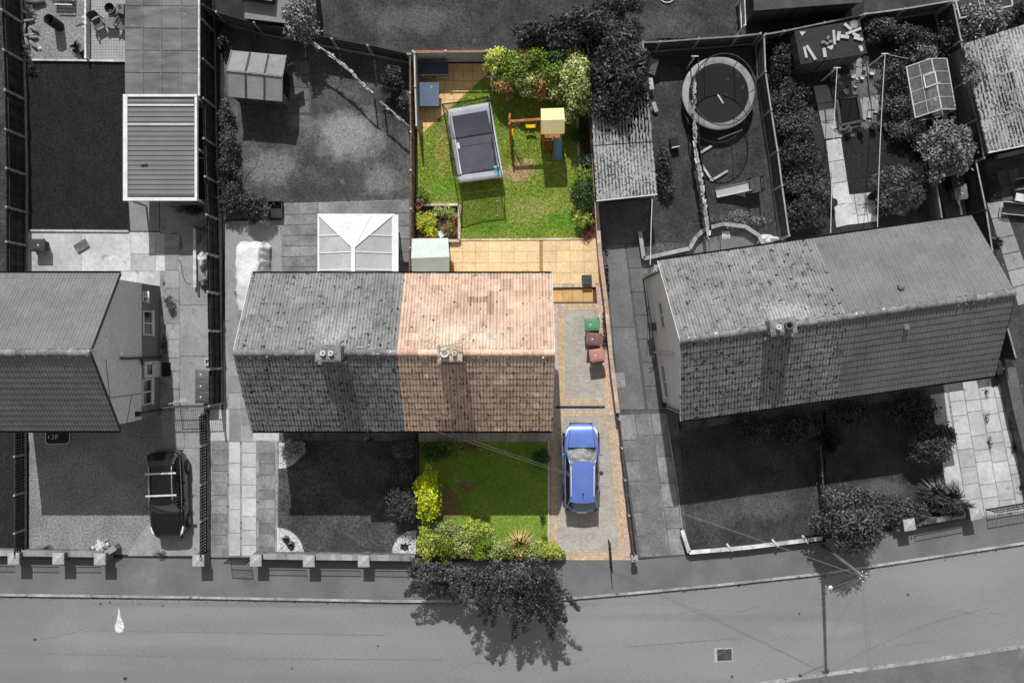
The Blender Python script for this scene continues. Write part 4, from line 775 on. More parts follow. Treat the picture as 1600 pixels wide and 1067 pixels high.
wall('front_wall', 'low wall with flat coping between the two pillars under the right-hand hedge', [(1400, 826), (1425, 820), (1520, 803)], .55, .24, brick_g, conc_d, zr=.55)
pillar(1422, 820, 'between the big round bush and the spiky shrubs on the right', 1.12, .5, .16); pillar(1526, 803, 'at the slab drive by the right edge', 1.12, .5, .16)
railing('black iron railing on the wall between the two right-hand pillars', (1434, 822), (1514, 807))
wall('side_wall', 'grey rendered wall down the right side of the pale slab drive', [(1579, 575), (1592, 640), (1612, 720), (1622, 780)], .9, .5, conc_d, mat('rendered_wall_top', 96, 84, scale=1, fine=.2), zr=.9)
wall('planter_edge', 'pale kerb edging along the foot of the gravel bed and small patio', [(52, 95), (140, 96), (198, 97)], .14, .08, white_d, white_d, cat='edging', cope=.03, over=0)
wall('planter_edge', 'pale low wall between the gravel bed and the small patio', [(139.5, -10), (139.5, 96)], .45, .1, white_d, white_d, cat='edging', cope=.04, over=.0)
wall('lawn_edge', 'pale kerb along the bottom of the big dark lawn', [(47, 360.5), (202, 361.5)], .1, .1, conc_l, conc_l, cat='edging', cope=.03, over=0)
wall('raised_bed', 'pale timber frame round the square flower bed', [(651, 321), (718, 321), (718, 377), (690, 377)], .3, .12, edge_c, edge_c, cat='planter', cope=.05, over=.01)
wall('patio_edge', 'pale kerb between the green lawn and the sand coloured patio', [(718, 375), (912, 373.5)], .08, .1, edge_c, edge_c, cat='edging', cope=.03, over=0)
wall('log_edging', 'weathered timber edging of the shrub border right of the green lawn', [(902, 185), (903, 230), (906, 262), (908, 285)], .22, .1, edge_c, edge_c, cat='edging', cope=.05, over=0)
wall('patio_step', 'pale stone step between the upper and lower sand patios', [(863, 447), (930, 446)], .17, .12, edge_c, edge_c, cat='step', cope=.04)
wall('lawn_edge', 'pale kerb along the right side of the coloured front lawn', [(857, 688), (857, 868)], .1, .08, edge_c, edge_c, cat='edging', cope=.03, over=0)
wall('lawn_edge', 'thin pale kerb along the left side of the right-hand dark front lawn', [(1044, 672), (1058, 760), (1066, 830)], .1, .06, conc, conc, cat='edging', cope=.03, over=0)
wall('retaining_wall', 'curved dark retaining wall round the sunken patio right of the washing line', [(1000, 362), (1006, 404), (1078, 388), (1088, 370), (1103, 357), (1130, 350), (1165, 354), (1186, 368), (1194, 384)], .45, .14, conc_d, conc, zr=.45, cope=.05)
wall('driveway_threshold', 'pale kerb across the foot of the block paved drive', [(862, 873), (986, 873)], .03, .1, edge_c, edge_c, cat='edging', cope=.02, over=0)
# ---------------------------------------------------------------- outbuildings
def G(px, py, z=0): v = P(px, py, z); return Vector((v.x, v.y, 0))
def MT(px, py, rot=0, z=0): return Matrix.Translation(G(px, py, z)) @ Matrix.Rotation(math.radians(rot), 4, 'Z')
def corr(mb, c, z0s, pitch=.15, amp=.025, along='v', t=0, rib=False, tonefn=None):
    """corrugated sheet over 4 corner points (world, TL TR BR BL); ribs run along v (down) or u"""
    if along == 'u': c = [c[0], c[3], c[2], c[1]]
    L = (c[1]-c[0]).length; n = max(4, int(L/pitch)); us = []; rib_shade_dirt = 0; rr_ = random.Random(int(L*1000))
    for i in range(n):
        us += ([(i+0)/n, 0], [(i+.3)/n, 0], [(i+.4)/n, 1], [(i+.65)/n, 1], [(i+.75)/n, 0]) if rib else ([(i+0)/n, 0], [(i+.25)/n, .5], [(i+.5)/n, 1], [(i+.75)/n, .5])
    ph1, ph2 = rr_.uniform(0, 6), rr_.uniform(0, 6)
    us.append([1, 0]); nv = 6 if rib else 34
    for k in range(len(us)-1):
        for j in range(nv):
            q = [bil(c, us[k][0], j/nv)+Vector((0, 0, amp*us[k][1])), bil(c, us[k+1][0], j/nv)+Vector((0, 0, amp*us[k+1][1])), bil(c, us[k+1][0], (j+1)/nv)+Vector((0, 0, amp*us[k+1][1])), bil(c, us[k][0], (j+1)/nv)+Vector((0, 0, amp*us[k][1]))]
            mb.add(q, [(0, 1, 2, 3) if along == 'u' else (3, 2, 1, 0)], tonefn(us[k][0], j/nv) if tonefn else t+((-2.2 if rr_.random() < .6+.38*math.sin(ph1+us[k][0]*5)*math.sin(ph2+j/nv*6) else -.3) if us[k][1]+us[k+1][1] < .8 else (-2 if rr_.random() < .14+.14*math.sin(ph1+us[k][0]*5)*math.sin(ph2+j/nv*6) else rr_.uniform(-.1, .5))))  # channel strips toned dark: rib shading put into the colour, along with lichen dirt
# long flat roofed garage behind the carport
t = thing('garage', 'long flat roofed garage with square grey roof sheets above the carport', 'garage', G(252, 78))
rc = [P(195, -25, 2.35), P(309, -25, 2.35), P(309, 150, 2.35), P(195, 148, 2.35)]; mb = MB()
for i in range(4):
    for j in range(5):
        u0, u1 = [0, .245, .5, .77, 1][i], [0, .245, .5, .77, 1][i+1]; q = [bil(rc, u0+.003, j/5+.003), bil(rc, u1-.003, j/5+.003), bil(rc, u1-.003, (j+1)/5-.003), bil(rc, u0+.003, (j+1)/5-.003)]
        mb.prism([(p.x, p.y) for p in q], 2.3+(j % 2)*.012, 2.35+(j % 2)*.012+i*.004, random.uniform(-1, 1))
for i, u in enumerate((.245, .5, .77)): mb.beam(bil(rc, u, 0)+Vector((0, 0, .03)), bil(rc, u, 1)+Vector((0, 0, .03)), .05, .03, 1)
mb.build('roof', felt_m, t); a, b = rc[0], rc[2]; MB().box(a.x+.1, b.y+.02, 0, b.x-.1, a.y-.1, 2.295).build('wall', render_d, t)
MB().box(b.x+.003, b.y, 2.22, b.x+.1, a.y, 2.36).build('gutter', white_d, t)
# carport
t = thing('carport', 'white framed carport with a ribbed grey metal roof', 'carport', G(256, 232))
z = 2.5; c = [P(200, 155, z), P(305, 155, z), P(305, 306, z), P(200, 306, z)]
mb = MB(); corr(mb, c, z, .235, .035, 'u', rib=True, tonefn=lambda u, v: .0); mb.build('roof_sheet', metal_r, t)
mb = MB(); a, b = P(193, 148, z), P(309, 314, z)
mb.box(a.x, b.y, z-.14, a.x+.22, a.y, z+.07); mb.box(a.x+.222, b.y, z-.14, b.x-.02, b.y+.17, z+.06); mb.box(a.x+.222, a.y-.12, z-.14, b.x-.02, a.y, z+.06); mb.box(b.x-.14, b.y+.172, z-.14, b.x-.02, a.y-.122, z+.05)
mb.box(a.x+.23, c[0].y-.36, z+.036, b.x-.16, c[0].y-.29, z+.075); y = P(0, 195, z).y; mb.box(a.x+.23, y-.03, z+.036, b.x-.16, y+.03, z+.07); mb.build('frame', white, t)
for x in (a.x+.12, b.x-.1):
    for y in (b.y+.1, (a.y+b.y)/2, a.y-.1): MB().ob((x, y, 0), (.09, .09, z-.141)).build('post', white, t)
MB().ob((P(226, 258, z).x, P(226, 258, z).y, z+.036), (.35, .07, .04), .1).build('leaf_litter', dark_p, t)
MB().box(P(262, 312).x, P(0, 322).y, 0, P(322, 312).x, P(0, 321).y, .9).build('low_panel', render_d, t)
# playhouse
t = thing('playhouse', 'small wooden playhouse with six pale roof panels and a half open stable door', 'playhouse', G(402, 118, 1.8))
ze, zr = 1.85, 2.3; A, B, C_, D = P(361, 79, ze), P(448, 87, ze), P(441, 159, ze), P(355, 151, ze); R0, R1 = P(353, 110.5, zr), P(442, 120, zr)
mb = MB()
for k, (p, q, r, s) in enumerate(((A, B, R1, R0), (D, C_, R1, R0))):
    for i in range(3):
        u0, u1 = i/3+.008, (i+1)/3-.008; o = Vector((0, 0, .0)); a = [p.lerp(q, u0), p.lerp(q, u1), s.lerp(r, u1), s.lerp(r, u0)]
        tn = random.uniform(-1, 1); mb.add(a+[v-Vector((0, 0, .05)) for v in a], [(0, 1, 2, 3) if k else (3, 2, 1, 0), (4, 5, 6, 7), (0, 1, 5, 4), (1, 2, 6, 5), (3, 2, 6, 7), (0, 3, 7, 4)], tn)
rp = mb.build('roof', shed_r, t); mb = MB()
for (p, q, r, s) in ((A, B, R1, R0), (D, C_, R1, R0)):
    for u in (.0, .34, .67, .985):
        a, b = p.lerp(q, u+.01), s.lerp(r, u+.01); e = Vector((0, 0, .02))
        if u in (.0, .985): mb.beam(a+e, b+e, .05, .05, 1)
        else: mb.beam(a.lerp(b, .05)+e, b.lerp(a, .1)+e, .07, .025, -2)
mb.beam(R0+Vector((0, 0, .03)), R1+Vector((0, 0, .03)), .08, .04, 1); mb.build('batten', mat('roof_batten', 84, 116, scale=6, fine=.4, tone=.3, fscale=30), rp)
def shr(p, k=.1): m = (A+C_)/2; return p.lerp(Vector((m.x, m.y, p.z)), k)
mb = MB(); w4 = [shr(A), shr(B, .12), shr(C_, .12), shr(D)]
for i in (0, 2, 3):
    p, q = w4[i], w4[(i+1) % 4]; n = 14
    for j in range(n):
        a, b = p.lerp(q, j/n), p.lerp(q, (j+1)/n-.004); mb.beam((a.lerp(b, .5).x, a.lerp(b, .5).y, .02), (a.lerp(b, .5).x, a.lerp(b, .5).y, 1.84), (b-a).length*1.0, .03, random.uniform(-1, 1))
mb.build('wall', wood_g, t)
mb = MB(); p, q = w4[1], w4[2]
for u0, u1 in ((0, .22), (.8, 1)): a, b = p.lerp(q, u0), p.lerp(q, u1); mb.beam((a.x, a.y, .95), (b.x, b.y, .95), .03, 1.7)
mb.build('front_wall', wood_m, t)
MB().beam((p.lerp(q, .22)+Vector((.05, 0, 0)))[:2]+(1.4,), (p.lerp(q, .22)+Vector((.55, .25, 0)))[:2]+(1.4,), .03, .75).build('door', wood_g, t)
MB().prism([(v.x, v.y) for v in w4], .02, .08).build('floor', wood_d, t)
def shed(name, label, cat, tops, z, m, mw, zb=0, ov=.06, boards=.14, ridge=None, door=None):
    """flat or pent shed: tops = roof corners TL TR BR BL seen at height z"""
    q = [P(x, y, z) for x, y in tops]; c = sum(q, Vector())/4; t = thing(name, label, cat, Vector((c.x, c.y, 0)))
    mb = MB(); mb.prism([(p.x, p.y) for p in q], z-.05, z); mb.build('roof', m, t); mb = MB(); w_ = [p.lerp(c, ov) for p in q]
    mb.prism([(p.x, p.y) for p in w_], zb, z-.051)
    for i in range(4):
        a, b = w_[i], w_[(i+1) % 4]; n = max(2, int((b-a).length/boards)); d = (b-a).normalized(); s = Vector((d.y, -d.x, 0)); s = s if s.dot(a-c) > 0 else -s
        for j in range(n): p = a.lerp(b, (j+.5)/n)+s*.012; mb.ob((p.x, p.y, zb+.02), (boards*.9, .02, z-.08-zb), math.atan2(d.y, d.x), random.uniform(-1, 1))
    mb.build('wall', mw, t)
    if door is not None:
        a, b = w_[door], w_[(door+1) % 4]; d = (b-a).normalized(); s = Vector((d.y, -d.x, 0)); s = s if s.dot(a-c) > 0 else -s
        p = a.lerp(b, .5)+s*.05; dd = MB().ob((p.x, p.y, zb+.05), (.8, .03, min(1.85, z-.2-zb)), math.atan2(d.y, d.x)).build('door', mw, t); MB().ob((p+d*.3+s*.03)[:2]+(1.0,), (.04, .05, .14), math.atan2(d.y, d.x)).build('handle', steel, dd)
    return t, q
shed('garden_shed', 'pale flat roofed shed seen behind the slatted back fence at the top left', 'shed', [(382, -14), (454, 2), (450, 37), (382, 29)], 2.0, mat('pale_shed_roof', 128, 118, scale=1.5, fine=.1, spots=(100, 2, .34, .1)), wood_d, door=2)
shed('garden_shed', 'higher small pale roof at the very top edge behind the flat shed', 'shed', [(370, -40), (428, -40), (425, 2), (372, -6)], 2.6, shed_r, wood_d)
t, q = shed('garden_shed', 'big dark flat roofed building at the top edge above the round trampoline', 'shed', [(1178, -60), (1350, -75), (1348, 4), (1178, 17)], 2.2, mat('big_dark_roof', 64, 78, scale=1.3, fine=.2, spots=(50, 1.4, .36, .1)), mat('dark_boards', 46, 60, scale=3, fine=.3, tone=.3), door=2)
mb = MB(); mb.beam(P(1161, -60, 1.7), P(1165, 40, 1.7), .05, .05); mb.beam(P(1161, -60, 1.7)-Vector((0, 0, .8)), P(1165, 40, 1.7)-Vector((0, 0, .8)), .05, .05)
for y in (-60, -10, 40): p = P(1163, y, 1.7); mb.beam((p.x, p.y, 0), p, .07, .07)
one(mb, 'handrail', white_d, 'pale rail standing left of the big dark building at the top edge', 'rail')
t, q = shed('garden_shed', 'dark square shed with bricks and offcuts lying on its felt roof', 'shed', [(1241, 49), (1343, 31), (1355, 84), (1251, 101)], 2.1, felt_d, mat('rough_shed_boards', 66, 84, scale=3, fine=.35, tone=.45), door=2)
offm = mat('pale_offcuts', 186, 160, scale=6, fine=.15); k_ = 0
for (x0, y0, x1, y1, wd, l) in ((1256, 74, 1260, 91, .12, 'stubby pale offcut at the lower left of the shed roof, left of the long plank'), (1260, 72, 1274, 94, .14, 'longest pale plank at the lower left of the shed roof'), (1302, 48, 1304, 70, .12, 'upright pale plank in the middle of the shed roof'), (1311, 50, 1309, 64, .16, 'short thick pale plank right of the middle one on the shed roof'),
    (1312, 57, 1326, 59, .16, 'pale plank lying crosswise, touching the thick one on the shed roof'), (1321, 54, 1345, 45, .12, 'long slanting pale plank at the right of the shed roof'), (1319, 38, 1330, 47, .14, 'plank beside the round tray at the top right of the shed roof'), (1332, 53, 1343, 58, .13, 'short plank right of the slanting plank on the shed roof'), (1334, 59, 1348, 63, .15, 'thick plank at the right rim of the shed roof'), (1287, 76, 1289, 90, .16, 'pale block at the lower middle of the shed roof')):
    a, b = P(x0, y0, 2.16), P(x1, y1, 2.16); one(MB().beam(a, b, wd, .1), 'timber_offcut', offm, l, 'plank', 'offcuts and bricks on the dark shed roof')
for x, y, r, l in ((1285, 67, .6, 'leftmost'), (1291, 69, -.5, 'lower'), (1297, 66, .1, 'rightmost'), (1293, 60, .9, 'uppermost')):
    p = P(x, y, 2.1); one(MB().ob((p.x, p.y, 2.102), (.2, .14, .1), r), 'brick', mat('grey_loose_brick', 120, 100, scale=6), l+' of four loose grey bricks in the middle of the dark shed roof', 'brick', 'offcuts and bricks on the dark shed roof')
for i, (pts, l) in enumerate((([(1249, 50), (1259, 50), (1253, 57)], 'triangular pale shard at the top left of the dark shed roof'), ([(1291, 74), (1304, 70), (1299, 79)], 'triangular pale shard below the upright plank on the shed roof'), ([(1341, 72), (1347, 72), (1349, 79), (1345, 82)], 'rounded pale shard at the lower right of the shed roof'))):
    mb = MB(); mb.prism([(P(x, y, 2.1).x, P(x, y, 2.1).y) for x, y in pts], 2.102, 2.13); one(mb, 'slate_shard', offm, l, 'shard')
p = P(1334, 39, 2.1); one(MB().lathe((p.x, p.y, 2.104), [(.2, 0), (.2, .05), (.17, .05), (.16, .02), (0, .02)], 20), 'round_tray', mat('mottled_tray', 150, 110, scale=12, fine=.3), 'round mottled tray at the top right of the dark shed roof', 'tray')
# long corrugated garages
def corr_garage(label, tl, tr, br, bl, z, m, zb=0, fascia=True, strips=None):
    c = [P(*tl, z), P(*tr, z), P(*br, z-.12), P(*bl, z-.12)]; cc = sum(c, Vector())/4; t = thing('garage', label, 'garage', Vector((cc.x, cc.y, 0)))
    if strips:
        roof = None
        for (u0, u1, v0, v1, mm, dz) in strips:
            mb = MB(); q = [bil(c, u0, v0), bil(c, u1, v0), bil(c, u1, v1), bil(c, u0, v1)]; q = [p+Vector((0, 0, dz)) for p in q]; corr(mb, q, z, .17, .045, 'v', random.uniform(-.5, .3)); mb.build('roof_sheet', mm, t)
    else:
        for v0, v1, dz in ((0, .66, .0), (.655, 1.0, -.0)):
            mb = MB(); q = [bil(c, 0, v0), bil(c, 1, v0), bil(c, 1, v1), bil(c, 0, v1)]; q = [p+Vector((0, 0, .05 if v0 == 0 else 0)) for p in q]; corr(mb, q, z, .16, .045, 'v', -.25 if v0 == 0 else .3); mb.build('roof_sheet', m, t)
    w_ = [p.lerp(cc, .04) for p in c]; MB().prism([(p.x, p.y) for p in w_], 0, z-.2).build('wall', conc_d, t)
    if fascia: a, b = c[3], c[2]; MB().beam(a+Vector((0, -.03, -.05)), b+Vector((0, -.03, -.05)), .05, .14).build('fascia', white, t)
    a, b = w_[3].lerp(w_[2], .2), w_[3].lerp(w_[2], .8); MB().beam((a.x, a.y-.02, 1.0), (b.x, b.y-.02, 1.0), .05, 1.9).build('door', dark_p, t); return t
corr_garage('long garage with a lichen speckled corrugated roof, partly under the dark tree', (916, 62), (1006, 62), (1027, 303), (932, 313), 2.45, corr_m)
corr_garage('wide garage at the right edge with patched corrugated roof sheets', (1503, 70), (1610, 36), (1660, 215), (1544, 238), 2.4, corr_m, strips=[(0, .28, 0, .7, corr_m, .0), (0, .3, .68, 1, corr_l, -.02), (.27, .58, 0, .36, corr_m, .02), (.27, .6, .34, .7, corr_m, .0), (.29, .62, .68, 1, corr_m, -.03), (.56, 1, 0, .36, corr_l, .04), (.58, 1, .34, .7, corr_l, .02), (.6, 1, .68, 1, corr_l, 0)])
p = P(1568, 246, .5); one(MB().beam(P(1556, 246, .4), P(1612, 233, .4), .2, .35), 'low_planter', conc, 'low pale trough below the patched corrugated garage roof', 'trough')
# conservatory
t = thing('conservatory', 'white conservatory with a hipped translucent roof at the back of the grey house', 'conservatory', G(557, 385, 2.2))
ze, zr = 2.35, 3.0; A, B, Cc, D = P(498, 336, ze), P(613, 336, ze), P(613, 432, ze), P(498, 432, ze); K0, K1 = P(552, 387, zr), P(552, 434, zr)
poly = mat('opal_roof_sheet', 178, 164, scale=1, fine=.1, rough=.4); cw = mat('shiny_white_frame', 222, 214, scale=3, fine=.03, rough=.35)
mb = MB(); mb.add([A, B, K0], [(1, 0, 2)], 0); mb.build('roof_panel', poly, t); mb = MB(); mb.add([A, D, K1, K0], [(0, 1, 2, 3)]); mb.build('roof_panel', poly, t); mb = MB(); mb.add([B, Cc, K1, K0], [(3, 2, 1, 0)]); mb.build('roof_panel', poly, t)
mb = MB(); e = Vector((0, 0, .025))
mb.beam(A+e, K0+e, .09, .05); mb.beam(B+e, K0+e, .09, .05); mb.beam(K0+e*1.6, K1+e*1.6, .2, .08)
for f in (.34, .62, .9):
    for X, Y in ((A, D), (B, Cc)):
        a = X.lerp(Y, f); yk = a.y; b = K0.lerp(K1, max(0, (K0.y-yk)/(K0.y-K1.y))) if yk < K0.y else X.lerp(K0, (X.y-yk)/(X.y-K0.y)); mb.beam(a+e, b+e, .05, .035)
for f in (.28, .5, .72): a = A.lerp(B, f); b = a.lerp(K0, .96); mb.beam(a+e, b+e*1, .035, .025)
mb.build('glazing_bar', cw, t)
mb = MB(); mb.box(A.x-.06, D.y, ze-.12, A.x+.03, A.y+.06, ze+.01); mb.box(A.x+.032, A.y-.03, ze-.12, B.x+.1, A.y+.06, ze+.01); mb.box(B.x+.1, Cc.y, ze-.12, B.x+.3, A.y+.02, ze-.02); mb.box(B.x-.02, Cc.y, ze-.1, B.x+.098, A.y-.03, ze+.012); mb.build('gutter', cw, t)
mb = MB(); mb.box(A.x+.06, Cc.y, .02, B.x-.04, A.y-.06, .6); mb.build('dwarf_wall', brick_g, t)
mb = MB(); mb.box(A.x+.08, Cc.y, .601, B.x-.06, A.y-.08, ze-.13); mb.build('glass_wall', mat('conservatory_glass', 60, 70, scale=3, fine=.05, rough=.05, spec=.8), t)
mb = MB()
for f in (0, .25, .5, .75, 1): p = A.lerp(B, f); mb.box(p.x+.02-.04+(0.04 if f == 0 else -.03), A.y-.08, .601, p.x+.06+(0.04 if f == 0 else -.03), A.y-.03, ze-.125)
mb.build('mullion', cw, t)
# small pale green shed of the coloured garden
t = thing('tool_shed', 'small plastic shed with a pale sage green ridged roof on the sand patio', 'shed', G(675, 402, 1.6))
q = [P(643.5, 373, 1.75), P(700, 372, 1.75), P(702, 428, 1.75), P(644, 428, 1.75)]; r0, r1 = P(642.5, 403.5, 2.2), P(702, 401.5, 2.2); sg = mat('sage_plastic', (180, 190, 186), (170, 180, 174), scale=1.5, fine=.05, rough=.5)
mb = MB(); dn = Vector((0, 0, -.05))
for (a, b, c, d, f) in ((q[0], q[1], r1, r0, 1), (r0, r1, q[2], q[3], 1)): mb.add([a, b, c, d, a+dn, b+dn, c+dn, d+dn], [(3, 2, 1, 0), (4, 5, 6, 7), (0, 1, 5, 4), (1, 2, 6, 5), (2, 3, 7, 6), (3, 0, 4, 7)])
mb.build('roof', sg, t); cc = sum(q, Vector())/4; w_ = [p.lerp(cc, .08) for p in q]; MB().prism([(p.x, p.y) for p in w_], 0, 1.7).build('wall', mat('sage_plastic_wall', (150, 160, 154), (142, 150, 144), scale=2, fine=.06), t)
a = w_[1].lerp(w_[2], .5); d_ = MB().box(a.x+.002, a.y-.45, .08, a.x+.03, a.y+.45, 1.65).build('door', sg, t); MB().box(a.x+.03, a.y+.3, .9, a.x+.06, a.y+.34, 1.05).build('handle', dark_p, d_)
p = G(705, 416, .5); one(MB().box(p.x-.09, p.y-.3, .02, p.x+.09, p.y+.25, .7), 'storage_crate', wood_c, 'narrow brown wooden box against the right side of the sage shed', 'crate')
# greenhouse
t = thing('greenhouse', 'small aluminium greenhouse with a square roof vent among the pots', 'greenhouse', G(1454, 137, 1.5))
z1, z2 = 1.4, 2.0; A, B = P(1416, 105, z1), P(1430, 184, z1); R0, R1 = P(1455, 92, z2), P(1471, 171, z2); D, E = P(1479, 92, z1), P(1493, 171, z1)
gl = mat('greenhouse_glass', 150, 138, scale=3, fine=.3, rough=.1, alpha=.38, spec=.7, spots=(190, 5, .36, .08)); fr = mat('aluminium_frame', 190, 175, scale=4, fine=.1, rough=.4)
for pts in ((A, B, R1, R0), (R0, R1, E, D)): MB().add(list(pts), [(0, 1, 2, 3)]).build('glass_roof', gl, t)
def dz(p): return Vector((p.x, p.y, .05))
for pts in ((A, B, dz(B), dz(A)), (D, E, dz(E), dz(D)), (B, R1, E, dz(E), dz(B)), (A, R0, D, dz(D), dz(A))): MB().add(list(pts), [tuple(range(len(pts)))]).build('glass_wall', gl, t)
mb = MB()
for a, b, w_ in ((A, B, .06), (R0, R1, .06), (D, E, .05), (A, R0, .05), (B, R1, .05), (R0, D, .05), (R1, E, .05), (A, dz(A), .05), (B, dz(B), .05), (D, dz(D), .05), (E, dz(E), .05), (dz(A), dz(B), .06), (dz(B), dz(E), .06), (dz(E), dz(D), .06), (dz(D), dz(A), .06)): mb.beam(a, b, w_, w_)
for f in (.25, .5, .75): mb.beam(A.lerp(B, f), R0.lerp(R1, f), .03, .03); mb.beam(D.lerp(E, f), R0.lerp(R1, f), .03, .03)
mb.beam(A.lerp(R0, .5), B.lerp(R1, .5), .025, .025); mb.build('frame', fr, t)
u = [A.lerp(R0, .55).lerp(B.lerp(R1, .55), .28), R0.lerp(R1, .27), R0.lerp(R1, .5), A.lerp(R0, .55).lerp(B.lerp(R1, .55), .51)]; u = [p+Vector((0, 0, .08)) for p in u]; mb = MB()
for i in range(4): mb.beam(u[i], u[(i+1) % 4], .05, .04)
v_ = mb.build('roof_vent', white, t); MB().add(u, [(3, 2, 1, 0)]).build('pane', gl, v_)
mb = MB(); mb.beam(dz(D.lerp(A, .3))+Vector((0, 0, .7)), dz(E.lerp(B, .3))+Vector((0, 0, .7)), .5, .04); mb.build('staging', wood_m, t)
for i in range(9):
    c = D.lerp(E, .1+i*.1).lerp(A.lerp(B, .1+i*.1), random.uniform(.1, .45)); p = Vector((c.x, c.y, .77))
    tt = one(MB().lathe(p, [(.06, 0), (.09, .15), (.08, .15), (.07, .12), (0, .12)], 10), 'plant_pot', white_d if i % 3 == 0 else grey_p, 'pots standing on the staging inside the greenhouse', 'pot', 'pots inside the greenhouse')
for i in range(3): c = A.lerp(B, .25+i*.25).lerp(R0.lerp(R1, .25+i*.25), .5); bt = thing('potted_plant', 'leafy plants growing under glass in the greenhouse', 'plant', Vector((c.x, c.y, 0)), 'plants inside the greenhouse'); foliage(Vector((c.x, c.y, 0)), .4, .45, .9, 260, .1, leaf_l, bt, lumps=4)
# aviary frame at top right
t = thing('fruit_cage', 'pale pole frame overgrown with plants at the top right corner', 'frame', G(1540, 15, 2)); mb = MB(); z = 2.0
q = [P(1493, 2, z), P(1500, 29, z), P(1582, 9, z), P(1575, -25, z)]
for i in range(4): mb.beam(q[i], q[(i+1) % 4], .06, .06); mb.beam(q[i], (q[i].x, q[i].y, 0), .06, .06)
mb.beam(q[0].lerp(q[3], .5), q[1].lerp(q[2], .5), .04, .04); mb.beam(q[1].lerp(q[2], .42), q[0].lerp(q[3], .4), .04, .04); mb.build('pole', fr, t)
